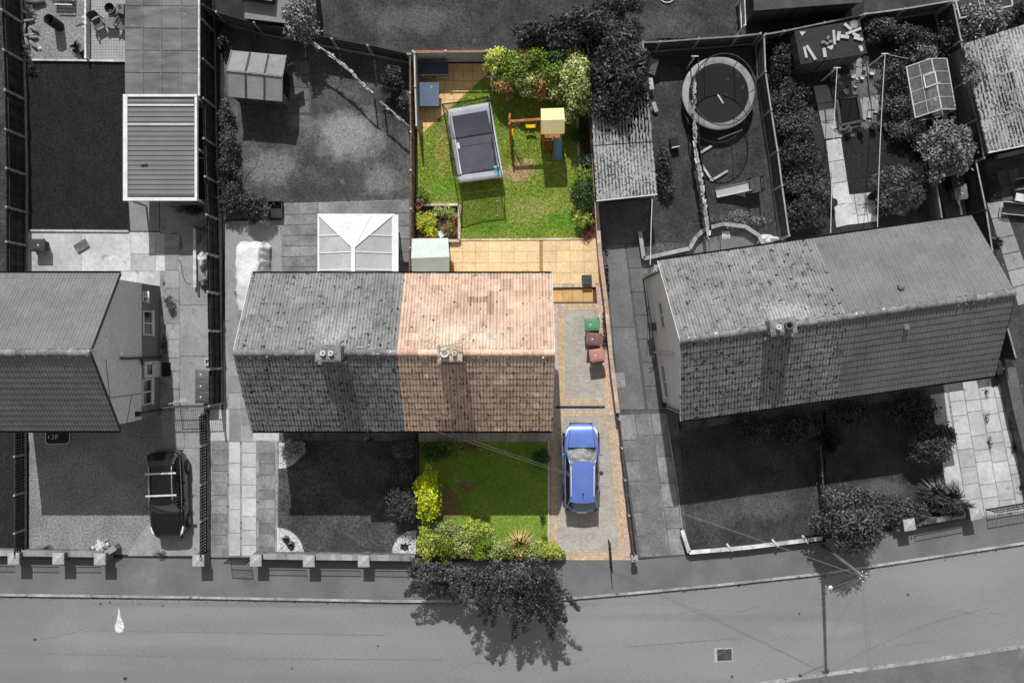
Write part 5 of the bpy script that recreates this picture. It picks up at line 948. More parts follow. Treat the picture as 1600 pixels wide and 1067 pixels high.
# ---------------------------------------------------------------- vehicles
def car(label, M, L, W, H, paint, suv=False, rails=None, bars=False, plate=False, blackroof=False):
    """+y is the front; body lofted from cross-sections, glasshouse with separate panes"""
    c0 = M @ Vector((0, 0, 0)); t = thing('parked_car', label, 'car', c0)
    h = L/2
    ys = [-1, -.985, -.95, -.88, -.72, -.5, -.25, 0, .25, .42, .55, .7, .82, .91, .965, .99, 1]
    wf = [.5, .66, .81, .92, .975, 1, 1, 1, 1, .995, .985, .96, .905, .81, .68, .56, .42]      # plan half width
    bt = [.62, .66, .70, .72, .74, .74, .735, .73, .72, .71, .70, .68, .655, .62, .57, .53, .5]   # belt height / H
    tp = [.64, .70, .76, .79, .80, .80, .80, .79, .775, .765, .745, .715, .68, .64, .585, .54, .5]
    mb = MB(M); vs = []; NX = 17
    for y, w_, b, tpp in zip(ys, wf, bt, tp):
        hw = W/2*w_; zb, zt = b*H*.92, tpp*H*.9; lo = .26+(.08 if abs(y) > .95 else 0)
        sec = [(hw*.86, lo), (hw*.97, lo+.1), (hw*1.0, lo+.22), (hw*.985, (lo+zb)/2+.05), (hw*.965, zb-.06), (hw*.90, zb), (hw*.78, zb+(zt-zb)*.55), (hw*.45, zt-.008), (0, zt)]
        full = sec+[(-a, b_) for a, b_ in sec[-2::-1]]; vs += [(a, y*h, b_) for a, b_ in full]
    ns = len(ys); fs = [(j*NX+i, (j+1)*NX+i, (j+1)*NX+i+1, j*NX+i+1) for j in range(ns-1) for i in range(NX-1)]+[tuple(range(NX)), tuple((ns-1)*NX+i for i in range(NX))[::-1]]
    mb.add(vs, fs); body = mb.build('body', paint, t, True); body.data.shade_smooth()
    sb = body.modifiers.new('subdivision', 'SUBSURF'); sb.levels = 1; sb.render_levels = 1
    # glasshouse sections: y, half width base, base z, half width top, top z
    yc, yw, yr, yb = (.42*h, .13*h, -.66*h, -.9*h) if not suv else (.36*h, .12*h, -.74*h, -.93*h)
    bz = .70*H; rz = H; bw = W*.445; tw = W*.335
    def ring(y, z, w_): return [(-w_, y, z), (w_, y, z)]
    gl_ = mat('car_glass', 30, 24, scale=3, fine=0, rough=.04, spec=1.0)
    ws = mat('windscreen_glass', 150, 84, scale=2.5, fine=.3, rough=.05, spec=1.0)  # pale blotches put bright reflections into the glass colour
    P_ = {'cl': (-bw*.94, yc, bz-.01), 'cr': (bw*.94, yc, bz-.01), 'wl': (-tw, yw, rz-.06), 'wr': (tw, yw, rz-.06), 'rl': (-tw*.96, yr, rz-.05), 'rr': (tw*.96, yr, rz-.05), 'bl': (-bw*.9, yb, bz+.05), 'br': (bw*.9, yb, bz+.05)}
    m1 = MB(M); n = 8
    def lp(a, b, u): return tuple(P_[a][i]+(P_[b][i]-P_[a][i])*u for i in range(3))
    # windscreen and rear window, bowed
    def pane(a, b, c, d, bow, inset=.0):
        vs = []
        for j in range(n+1):
            for i in range(n+1):
                u = inset+(1-2*inset)*i/n; v = inset+(1-2*inset)*j/n
                p = Vector(lp(a, b, u)).lerp(Vector(lp(c, d, u)), v); p.y += bow*(1-(2*u-1)**2); p.z += .015*math.sin(math.pi*v); vs.append(p)
        return vs, [(j*(n+1)+i, j*(n+1)+i+1, (j+1)*(n+1)+i+1, (j+1)*(n+1)+i) for j in range(n) for i in range(n)]
    m1 = MB(M); m1.add(*pane('cl', 'cr', 'wl', 'wr', .14)); m1.build('windscreen', ws if not blackroof else gl_, t, True)
    m1 = MB(M); m1.add(*pane('rl', 'rr', 'bl', 'br', -.1)); m1.build('rear_window', gl_, t, True)
    # roof
    m1 = MB(M); vs = []
    for j in range(9):
        for i in range(9):
            u = i/8; v = j/8; p = Vector(lp('wl', 'wr', u)).lerp(Vector(lp('rl', 'rr', u)), v)
            p.y += (.14*(1-v)-.1*v)*(1-(2*u-1)**2)*1.0; p.z += .055*(1-(2*u-1)**4)*math.sin(math.pi*(.12+.76*v)); vs.append(p)
    m1.add(vs, [(j*9+i, j*9+i+1, (j+1)*9+i+1, (j+1)*9+i) for j in range(8) for i in range(8)]); m1.build('roof', paint, t, True)
    for s in (-1, 1):
        a = Vector((s*bw*.99, yc-.02, bz)); b = Vector((s*(tw+.005), yw, rz-.07)); c = Vector((s*tw*.97, yr, rz-.06)); d = Vector((s*bw*.97, yb, bz+.04)); mids = Vector((s*bw*1.0, 0, bz)); 
        m1 = MB(M); m1.add([a, b, b.lerp(c, .5), c, d, Vector((s*bw*1.01, yb*.4, bz)), mids], [(0, 1, 2, 6), (6, 2, 3, 5), (5, 3, 4)]); m1.build('side_window', gl_, t)
        m1 = MB(M); r = .035
        m1.tube([a, b, b.lerp(c, .5)+Vector((0, 0, .012)), c, d], [.03, .04, .04, .045, .05], 6); m1.build('pillar', paint, t, True)
        m1 = MB(M); m1.beam(mids+Vector((0, 0, 0)), b.lerp(c, .42), .07, .03); m1.beam(Vector((s*bw, yb*.45, bz)), b.lerp(c, .8), .07, .03); m1.build('door_pillar', black, t)
        if suv or True:
            m1 = MB(M); m1.tube([(s*bw*1.02, yc, bz-.0), (s*bw*1.03, 0, bz+.005), (s*bw*1.0, yb+.1, bz+.03)], .014, 6); m1.build('window_trim', steel, t)
        # mirrors
        m1 = MB(M); m1.lathe((s*(W/2+.06), yc-.22, bz-.04), [(0, 0), (.09, .02), (.11, .08), (.08, .15), (0, .17)], 10, squash=.6); m1.beam((s*(bw), yc-.2, bz+.0), (s*(W/2+.03), yc-.21, bz+.02), .06, .04); m1.build('wing_mirror', paint, t, True)
        # wheels
        for y in (.62*h, -.6*h):
            wr = .34 if suv else .33
            R = M @ Matrix.Translation((s*(W/2-.115), y, wr)) @ Matrix.Rotation(math.pi/2*s, 4, 'Y')
            wh = MB(R); wh.lathe((0, 0, -.1), [(wr*.6, 0), (wr*.93, 0), (wr, .03), (wr, .19), (wr*.93, .225), (wr*.66, .225), (wr*.62, .2)], 24); ty = wh.build('wheel', black, t, True)
            rm = MB(R); rm.lathe((0, 0, .08), [(wr*.63, 0), (wr*.63, .035), (wr*.55, .03), (wr*.5, .0), (.07, .02), (0, .03)], 20)
            for k in range(5): a_ = k*1.257; rm.beam((.04*math.cos(a_), .04*math.sin(a_), .11), (wr*.58*math.cos(a_), wr*.58*math.sin(a_), .11), .06, .03)
            rm.build('rim', steel, ty)
            ar = MB(R); ar.tube([((wr+.045)*math.cos(q), (wr+.045)*math.sin(q), .115) for q in [math.pi*k/10+(math.pi/2 if s > 0 else -math.pi/2)+ (0 if s>0 else 0) for k in range(11)]], .028, 6); ar.build('wheel_arch', black, t, True)
        # lights
        m1 = MB(M); m1.tube([(s*W*.445, h*.70, H*.60), (s*W*.41, h*.83, H*.575), (s*W*.335, h*.925, H*.53)], [.03, .07, .045], 8); m1.build('headlight', mat('headlight_lens', 205, 225, scale=5, fine=.1, rough=.1, spec=.8), t, True)
        m1 = MB(M); m1.tube([(s*W*.455, -h*.84, H*.60), (s*W*.425, -h*.93, H*.615), (s*W*.35, -h*.985, H*.62)], [.03, .06, .04], 8); m1.build('tail_light', mat('tail_light_lens' if not blackroof else 'dark_tail_lens', (150, 30, 40) if not blackroof else 60, rough=.15) , t, True)
        if rails: m1 = MB(M); m1.tube([(s*tw*.93, yw-.12, H-.02), (s*tw*.95, yw-.25, H+.045), (s*tw*.93, (yw+yr)/2, H+.06), (s*tw*.93, yr+.2, H+.045), (s*tw*.92, yr+.08, H-.02)], .034, 8); m1.build('roof_rail', rails, t, True)
        m1 = MB(M)
        for y in (.12*h, -.28*h): m1.ob((s*(W/2+.005), y, H*.52), (.03, .16, .03))
        m1.build('door_handle', steel if not blackroof else black, t)
    if bars:
        for y in (yw-.42, yr+.42): m1 = MB(M); m1.beam((-tw-.2, y, H+.10), (tw+.12, y+.02, H+.10), .085, .03); m1.build('roof_bar', mat('silver_bar', 205, 190, scale=5, fine=.05, rough=.4), t)
    m1 = MB(M)
    for dx in (-1, 1): m1.tube([(dx*W*.30, h*.9, .70*H*.855), (dx*W*.34, h*.72, .70*H*.935), (dx*W*.375, yc+.1, .70*H+.005)], .008, 5)
    m1.build('bonnet_seam', black, t)
    m1 = MB(M); m1.beam((-bw*.86, yc+.07, bz+.015), (bw*.86, yc+.07, bz+.015), .12, .03); m1.tube([(-.5, yc+.06, bz+.05), (.05, yc-.08, bz+.1)], .012, 5); m1.tube([(.15, yc+.07, bz+.05), (.62, yc-.05, bz+.09)], .012, 5); m1.build('wiper', black, t)
    m1 = MB(M); m1.box(-W*.32, h*.975, .38, W*.32, h*1.005, .56); m1.build('grille', black, t)
    m1 = MB(M); m1.box(-W*.36, -h*1.0, .3, W*.36, -h*.955, .5); m1.build('bumper', dark_p, t)
    # spoiler over the rear window
    m1 = MB(M); m1.grid(lambda u, v: ((u-.5)*2*tw*(.93+.04*v), yr+.10-(.26*v)-.06*(1-(2*u-1)**2), H+.012-.05*v-.03*(2*u-1)**2), 8, 3); m1.build('spoiler', paint, t, True)
    if plate:
        m1 = MB(M); m1.add([(-.26, -h*.975, .72*H), (.26, -h*.975, .72*H), (.26, -h*1.02, .72*H-.1), (-.26, -h*1.02, .72*H-.1)], [(3, 2, 1, 0)]); m1.build('number_plate', mat('plate_yellow_white', (226, 224, 205), (214, 212, 190), scale=12, fine=.1), t)
        m1 = MB(M); m1.tube([(.02, yr+.25, H+.03), (.02, yr+.08, H+.14)], .012, 5); m1.lathe((.02, yr+.27, H+.02), [(.05, 0), (.03, .03), (0, .035)], 8); m1.build('antenna', black, t)
    return t
blue = mat('metallic_blue_paint', (118, 148, 226), (108, 136, 216), scale=1.2, fine=.04, rough=.24, metal=.45, spec=.6, coat=.6)
blk = mat('glossy_black_paint', 12, 15, scale=1, fine=0, rough=.22, spec=.5, coat=.6)
car('shiny blue estate car with silver roof rails on the block paved drive', MT(906.5, 727, 0), 4.55, 1.86, 1.62, blue, rails=mat('silver_rail', 205, 190, fine=.03, rough=.35), plate=True)
car('black car with silver roof bars parked on the gravel drive by the picket fence', MT(271.5, 769, 181.5), 4.55, 1.86, 1.70, blk, suv=True, rails=steel, bars=True, blackroof=True)
# car under a white sheet
t = thing('covered_car', 'small car under a loose white dust sheet beside the grey house', 'covered car', G(398, 440))
tarp = mat('white_dust_sheet', 214, 202, scale=1.2, fine=.08, rough=.7, bump=.05, bscale=3, spots=(170, 1.2, .36, .1))
def tarp_fn(u, v):
    a = (u-.5)*2; s = 1 if a > 0 else -1; b = abs(a); y = P(0, 378).y-4.35*v
    prof = [(0, 1.42), (.32, 1.42), (.56, 1.34), (.7, 1.0), (.78, .5), (.83, .02)]; q = b*5; i = min(4, int(q)); f = q-i
    x = prof[i][0]+(prof[i+1][0]-prof[i][0])*f; z = prof[i][1]+(prof[i+1][1]-prof[i][1])*f
    e = min(1, v/.1, (1-v)/.16); z *= (.05+.95*max(0, e)**.5); x *= (.86+.14*max(0, e)**.5)
    if v > .55: z *= 1-.22*min(1, (v-.55)/.3)
    fold = (.03*math.sin(v*40+b*5)*b+.018*math.sin(v*17+a*7)+.03*math.sin(v*70+a*3)*(b > .5)*(a > 0)+.012*math.sin(a*16+v*9))
    return (G(398, 0).x+s*(x+fold*(.4+b)), y+.03*math.sin(a*14), max(.015, z+.8*fold*(1 if b < .6 else .3)*(e**.5)))
mb = MB(); mb.grid(tarp_fn, 48, 90); o = mb.build('dust_sheet', tarp, t, True)
mb = MB(); mb.tube([(G(382, 0).x-.25, P(0, 455).y, .9), (G(382, 0).x-.32, P(0, 462).y, .5), (G(382, 0).x-.3, P(0, 470).y, .1)], .03, 6); mb.build('tie_rope', white_d, t)
# ---------------------------------------------------------------- garden furniture and play things
# rectangular trampoline
def rect_tramp():
    z = .85; q = [P(694, 186, z), P(762, 168, z), P(786, 276, z), P(718, 284, z)]; Rt = [P(697, 172, z), P(766, 160, z), P(787, 277, z), P(717, 286, z)]
    c = sum(Rt, Vector())/4; t = thing('trampoline', 'rectangular trampoline with grey padding and a black net enclosure on the green lawn', 'trampoline', Vector((c.x, c.y, 0)))
    pad = mat('grey_trampoline_pad', (204, 208, 216), (190, 194, 202), scale=2, fine=.08, rough=.6, spots=((216, 218, 222), 3, .3, .1)); net = mat('black_netting', (34, 34, 38), 28, scale=3, fine=.1, rough=.8, alpha=.38); matm = mat('jumping_mat', (82, 82, 90), (72, 72, 82), scale=1.2, fine=.08, rough=.7)
    def ins(p, k): return p.lerp(c, k)
    inner = [Rt[i].lerp(c, .2) for i in range(4)]
    MB().prism([(p.x, p.y) for p in inner], z-.02, z).build('jumping_mat', matm, t)
    MB().beam(inner[0].lerp(inner[3], .53)+Vector((0, 0, .003)), inner[1].lerp(inner[2], .53)+Vector((0, 0, .003)), .02, .006).build('mat_seam', black, t)
    mb = MB(); n = 14
    for i in range(4):
        a, b = Rt[i], Rt[(i+1) % 4]; ia, ib = inner[i], inner[(i+1) % 4]
        for j in range(n):
            o0, o1 = a.lerp(b, j/n), a.lerp(b, (j+1)/n); i0, i1 = ia.lerp(ib, j/n), ia.lerp(ib, (j+1)/n); w0, w1 = .03+.012*math.sin(j*1.9), .03+.012*math.sin((j+1)*1.9)
            vs = [o0+Vector((0, 0, -.05)), o1+Vector((0, 0, -.05)), o0+Vector((0, 0, .02)), o1+Vector((0, 0, .02)), o0.lerp(i0, .5)+Vector((0, 0, w0+.02)), o1.lerp(i1, .5)+Vector((0, 0, w1+.02)), i0+Vector((0, 0, .01)), i1+Vector((0, 0, .01))]
            mb.add(vs, [(0, 1, 3, 2), (2, 3, 5, 4), (4, 5, 7, 6)], random.uniform(-.3, .3))
    mb.build('padding', pad, t, True)
    top = 2.35; TP = [P(691, 163, top), P(763, 151, top), P(781, 262, top), P(709, 276, top)]; pm = mat('padded_pole', (206, 206, 210), 190, scale=5, fine=.08)
    for i, p in enumerate(TP): b = Rt[i].lerp(c, .06); MB().tube([(b.x, b.y, .05), (b.x, b.y, .9), p], .035, 8).build('pole', pm, t, True)
    mb = MB(); 
    for i in range(4):
        a, b = TP[i], TP[(i+1) % 4]; m_ = a.lerp(b, .5); d = (c-m_); d.z = 0; m_ = m_+d*.03+Vector((0, 0, -.07)); mb.tube([a, a.lerp(m_, .6), m_, b.lerp(m_, .6), b], .03, 7)
    mb.build('top_rail', black, t)
    mb = MB()
    for i in range(4):
        a, b = TP[i], TP[(i+1) % 4]; ia, ib = inner[i].lerp(Rt[i], .25), inner[(i+1) % 4].lerp(Rt[(i+1) % 4], .25)
        def fn(u, v, a=a, b=b, ia=ia, ib=ib):
            p = a.lerp(b, u).lerp(ia.lerp(ib, u), v); s = math.sin(math.pi*v)*.14+.04*math.sin(u*23)*math.sin(math.pi*v); d = (c-p); d.z = 0; p = p+d.normalized()*s*math.sin(math.pi*u)**.5; return p
        mb.grid(fn, 16, 6)
    mb.build('safety_net', net, t)
    mb = MB()
    for i in range(4):
        b = Rt[i].lerp(c, .12); e = Rt[(i+1) % 4].lerp(c, .12)
        for f in (.15, .85): p = b.lerp(e, f); mb.tube([(p.x, p.y, .02), (p.x, p.y, z-.05)], .03, 6)
        mb.beam((b.x, b.y, z-.06), (e.x, e.y, z-.06), .05, .05)
    mb.build('frame', steel, t)
    a = Rt[2].lerp(c, .1)+Vector((-.18, .15, .06)); MB().ob(a, (.3, .5, .02), .2).build('pad_badge', mat('turquoise_badge', (40, 170, 190), (200, 220, 225), scale=4, fine=.05), t)
    a = inner[0].lerp(inner[3], .5)+Vector((.08, 0, .005)); MB().ob(a, (.12, .3, .01), .2).build('mat_label', white, t)
rect_tramp()
# playground swing and tower
def swing():
    wd = wood_c; t = thing('swing_set', 'timber swing set with two yellow swings, a cream roofed tower and a blue slide', 'swing set', G(840, 205, 1))
    ht = 2.05; A = P(796, 190, ht); B = P(846, 186.5, ht)
    mb = MB(); mb.beam(A, B, .12, .12); mb.build('beam', wd, t)
    f1, f2 = G(797, 174), G(799, 236)
    for f in (f1, f2): MB().beam(f, A+Vector((0, (.1 if f is f1 else -.1), .05)), .1, .1).build('leg', wd, t)
    MB().beam(f1.lerp(A, .55), f2.lerp(A, .55), .06, .08).beam(P(800, 199, 1.0), A.lerp(B, .28), .05, .05).build('brace', wd, t)
    yl = mat('yellow_plastic', (240, 186, 20), (232, 176, 18), scale=5, fine=.03, rough=.4)
    for px, py, wd_ in ((829, 197.5, .55), (799, 207, .16)):
        s = P(px, py, .5); sw = MB(); n = 8; L = .52 if wd_ > .3 else .2; wdt = .17 if wd_ > .3 else .36
        sw.grid(lambda u, v: (s.x+(u-.5)*L, s.y+(v-.5)*wdt, .5+.06*(2*u-1)**2), n, 3); sw.grid(lambda u, v: (s.x+(u-.5)*L, s.y+(.5-v)*wdt, .47+.06*(2*u-1)**2), n, 3)
        o = sw.build('swing_seat', yl, t, True); tx = min(max(s.x, A.x+.3), B.x-.3)
        for d in (-1, 1): MB().tube([(s.x+d*L*.47, s.y, .54), (tx+d*.26, A.y+(B.y-A.y)*.4, ht-.06)], .012, 5).build('rope', white_d, o)
    z1, z2 = 2.35, 2.75; q = [P(845, 170, z1), P(881, 169, z1), P(882, 209, z1), P(846, 210, z1)]; r0, r1 = P(845.5, 188, z2), P(882.5, 187, z2); cr = mat('cream_canvas', (228, 214, 160), (218, 200, 142), scale=1.6, fine=.06, spots=((244, 236, 214), 2.2, .36, .1)); dn = Vector((0, 0, -.03))
    for a, b, c_, d in ((q[0], q[1], r1, r0), (r0, r1, q[2], q[3])): MB().add([a, b, c_, d, a+dn, b+dn, c_+dn, d+dn], [(3, 2, 1, 0), (4, 5, 6, 7), (0, 1, 5, 4), (1, 2, 6, 5), (2, 3, 7, 6), (3, 0, 4, 7)]).build('roof', cr, t)
    cc = G(863, 190, 2.3); 
    for a in (-.5, .5):
        for b in (-.5, .5): MB().ob((cc.x+a, cc.y+b, 0), (.09, .09, 2.35), 0).build('post', wd, t)
    MB().ob((cc.x, cc.y, 1.05), (1.1, 1.1, .05)).build('platform', wd, t)
    mb = MB(); [mb.ob((cc.x, cc.y+s*.5, zz), (1.0, .03, .1)) for s in (1,) for zz in (1.25, 1.45, 1.65)]; [mb.ob((cc.x+s*.5, cc.y, zz), (.03, 1.0, .1)) for s in (-1, 1) for zz in (1.25, 1.45, 1.65)]; mb.build('railing', wd, t)
    la, lb = P(849, 212, 1.05), P(850, 222, 0.05); la.y = cc.y-.56; lb = Vector((la.x, la.y-.42, .03)); mb = MB(); wx = .42
    for dx in (0, wx): mb.beam(la+Vector((dx, 0, 0)), lb+Vector((dx, 0, 0)), .06, .08)
    for k in range(5): p = lb.lerp(la, .12+k*.2); mb.beam(p, p+Vector((wx, 0, 0)), .1, .04)
    mb.build('ladder', wd, t)
    s0, s1 = Vector((G(871, 212, 1).x, cc.y-.5, 1.08)), Vector((G(871, 250).x, G(0, 251).y, .08)); mb = MB()
    def sl(u, v):
        b = abs(2*u-1); zz = s0.z+(s1.z-s0.z)*min(1, v*1.12)**.92+(.13 if b > .82 else 0); return (s0.x+(s1.x-s0.x)*v+(u-.5)*.46, s0.y+(s1.y-s0.y)*v, max(zz, .08))
    mb.grid(sl, 12, 16); mb.build('slide', mat('blue_slide_plastic', (112, 148, 172), (98, 134, 160), scale=2, fine=.06, rough=.35), t, True)
swing()
# deck box and grey lidded box
t = thing('storage_box', 'beige plastic deck box with a dark ribbed lid in the corner patio', 'storage box', G(680, 112, .5)); bx = mat('beige_plastic', (176, 160, 146), (166, 150, 138), scale=3, fine=.06); a, b = P(659, 98, .65), P(702, 126, .0); p1, p2 = P(657, 96, .72), P(700, 119, .72)
MB().box(p1.x+.08, p2.y-.0, .02, p2.x-.02, p1.y-.05, .62).build('body', bx, t); mb = MB(); n = 9
for i in range(n): f = (p1.y-p2.y)/n; mb.box(p1.x, p1.y-(i+1)*f+.012, .63, p2.x, p1.y-i*f-.012, .69+.012*math.sin(math.pi*(i+.5)/n))
mb.box(p1.x+.005, p2.y+.005, .621, p2.x-.005, p1.y-.005, .65); mb.build('lid', mat('slate_plastic', (76, 76, 92), (68, 68, 84), scale=4, fine=.06), t); MB().ob(((p1.x+p2.x)/2, p2.y-.02, .5), (.14, .05, .08)).build('latch', black, t)
t = thing('storage_box', 'blue grey flat topped box with wheels on the corner patio beside the deck box', 'storage box', G(669, 147, .5)); p1, p2 = P(653, 129, .72), P(686, 166, .72); bg = mat('blue_grey_plastic', (92, 104, 126), (84, 96, 118), scale=2.5, fine=.06, spots=((110, 124, 146), 4, .3, .08))
MB().box(p1.x, p2.y, .66, p2.x, p1.y, .71).build('lid', bg, t); MB().box(p1.x+.12, p2.y+.1, .12, p2.x-.1, p1.y-.1, .655).build('body', dark_p, t)
for sy in (p2.y+.2, p1.y-.2): MB(Matrix.Translation((p2.x-.06, sy, .11)) @ Matrix.Rotation(math.pi/2, 4, 'Y')).lathe((0, 0, -.03), [(.1, 0), (.11, .01), (.11, .05), (.1, .06)], 14).build('wheel', black, t)
MB().ob((p1.x+.7, p1.y-.24, .711), (.12, .16, .004)).build('lid_sticker', mat('green_sticker', (70, 150, 130), rough=.5), t)
t = thing('wooden_cross_post', 'pale lilac wooden T shaped post at the edge of the hedge', 'post', G(770, 138)); mb = MB(); a = G(770, 146); mb.beam((a.x, a.y, .3), (a.x, a.y+.95, .35), .08, .06); mb.beam((a.x-.35, a.y+.75, .4), (a.x+.05, a.y+.75, .4), .08, .05); mb.ob((a.x, a.y+.9, 0), (.08, .08, .4)); mb.build('post', mat('lilac_timber', (200, 186, 200), (180, 168, 180), scale=5, fine=.1), t)
# bins
def bin_(label, px, py, m, rot, group=None, h=1.05):
    c = G(px, py, h); R = Matrix.Translation(c) @ Matrix.Rotation(math.radians(rot), 4, 'Z'); t = thing('wheelie_bin', label, 'bin', c, group)
    mb = MB(R); w0, w1, d0, d1 = .22, .28, .25, .34; mb.add([(s*a, q*b, z) for z, a, b in ((.05, w0, d0), (h-.1, w1, d1)) for s, q in ((-1, -1), (1, -1), (1, 1), (-1, 1))], [(3, 2, 1, 0), (4, 5, 6, 7), (0, 1, 5, 4), (1, 2, 6, 5), (2, 3, 7, 6), (3, 0, 4, 7)]); mb.build('body', m, t)
    mb = MB(R); mb.grid(lambda u, v: ((u-.5)*.66, (v-.5)*.78, h-.07+.06*(1-(2*u-1)**4)*(1-(2*v-1)**4)), 8, 8); mb.box(-.33, -.39, h-.1, .33, .39, h-.07); mb.box(-.19, -.22, h-.02, .19, .14, h-.003); l_ = mb.build('lid', m, t)
    mb = MB(R); mb.tube([(-.24, .4, h-.08), (.24, .4, h-.08)], .022, 6); mb.build('handle', m, t)
    MB(R).lathe((0, -.08, h+.0), [(.07, 0), (.07, .004), (0, .004)], 3).build('emblem', white_d, l_)
    for s in (-1, 1): MB(R @ Matrix.Translation((s*.25, .32, .12)) @ Matrix.Rotation(math.pi/2, 4, 'Y')).lathe((0, 0, -.03), [(.11, 0), (.12, .01), (.12, .05), (.11, .06)], 14).build('wheel', black, t)
    return t
gb = 'wheeled bins beside the paved drive'
bin_('green wheeled bin, top of the three beside the block paved drive', 925, 507, mat('green_bin_plastic', (96, 146, 108), (86, 136, 98), scale=3, fine=.06), -86, gb)
bin_('dark reddish brown wheeled bin in the middle of the three beside the drive', 928, 530, mat('brown_bin_plastic', (128, 98, 92), (116, 88, 84), scale=3, fine=.06), -95, gb)
bin_('pinkish red wheeled bin, bottom of the three beside the drive', 933, 555, mat('red_bin_plastic', (180, 132, 122), (168, 120, 112), scale=3, fine=.06), -82, gb)
g2 = 'wheeled bins against the dark fence'
for y, l, m_ in ((585, 'palest and topmost grey wheeled bin against the dark fence of the side drive', grey_p), (603, 'middle grey wheeled bin against the dark fence of the side drive', mat('mid_bin_grey', 84, 92, scale=4)), (620, 'lowest grey wheeled bin against the dark fence, by the side gate', mat('bin_grey', 78, 86, scale=4))): bin_(l, 316, y, m_, -90, g2)
bin_('dark wheeled bin in the right-hand fenced yard, behind the pale topped bin', 1498, 284, dark_p, 10)
t = bin_('pale dusty topped bin in the right-hand fenced yard', 1503, 300, mat('dusty_bin', 88, 130, scale=3, fine=.2), 8)
bin_('dark bin against the left fence on the pale yard concrete', 57, 383, mat('dark_bin', 56, 66, scale=4), 90, h=.8)
bin_('square dark bin at the corner of the tilted house by the right fence', 1568, 573, dark_p, 8, h=.8)
def crate(name, label, cat, px, py, sx, sy, h, rot, m, lid=None, z=0, slats=0):
    c = G(px, py, h+z); t = thing(name, label, cat, c+Vector((0, 0, z))); R = Matrix.Translation((c.x, c.y, z)) @ Matrix.Rotation(math.radians(rot), 4, 'Z'); mb = MB(R)
    for a in (-1, 1): mb.box(-sx/2, a*(sy/2-.02)-.02, .0, sx/2, a*(sy/2-.02)+.02, h-.03); mb.box(a*(sx/2-.02)-.02, -sy/2+.041, 0, a*(sx/2-.02)+.02, sy/2-.041, h-.03)
    mb.box(-sx/2+.04, -sy/2+.04, 0.01, sx/2-.04, sy/2-.04, .04); mb.build('body', m, t); 
    if lid: 
        mb = MB(R); n = slats or 1
        for i in range(n): mb.box(-sx/2-.02, -sy/2-.02+(sy+.04)*i/n+.004*(n > 1), h-.03, sx/2+.02, -sy/2-.02+(sy+.04)*(i+1)/n-.004*(n > 1), h, random.uniform(-1, 1))
        mb.build('lid', lid, t)
    return t
crate('patio_box', 'small dark grey lidded box in the right corner of the sand patio', 'box', 917, 437, .48, .45, .45, 2, dark_p, mat('graphite_lid', (72, 76, 82), 62, scale=5, fine=.08))
crate('pallet', 'small slatted grey pallet lying tilted on the pale yard concrete', 'pallet', 127, 384, .68, .42, .14, 32, wood_m, wood_m, slats=4)
crate('planter_box', 'low dark square planter below the dark shrub by the slab patio', 'planter', 429, 327, .75, .9, .4, 0, dark_p)
crate('step_block', 'rectangular grey block on the round gravel patio below the tile', 'block', 1137, 384, .68, .7, .2, 3, mat('plain_grey_block', 104, 98, scale=3, fine=.06), mat('plain_grey_block', 104))
crate('meter_box', 'white framed box against the dark fence above the grey bins', 'box', 324, 566, .3, .35, .25, 0, white_d)
crate('doormat_box', 'black square mat box at the side door of the left house', 'mat', 260, 577, .42, .7, .06, 0, black, black)
# patio floor tile with clover-like cut-outs
t = thing('patterned_tile', 'square white tile with a ringed pattern on the round gravel patio', 'tile', G(1134, 368)); c = G(1134, 368); MB().ob((c.x, c.y, .03), (.42, .44, .05), .05).build('slab', white_d, t); mb = MB()
for a in (-.1, .1):
    for b in (-.1, .1): mb.tube([(c.x+a+.065*math.cos(q), c.y+b+.065*math.sin(q), .083) for q in [k*.628 for k in range(10)]], .012, 5, closed=True)
mb.build('ring_pattern', conc_d, t)
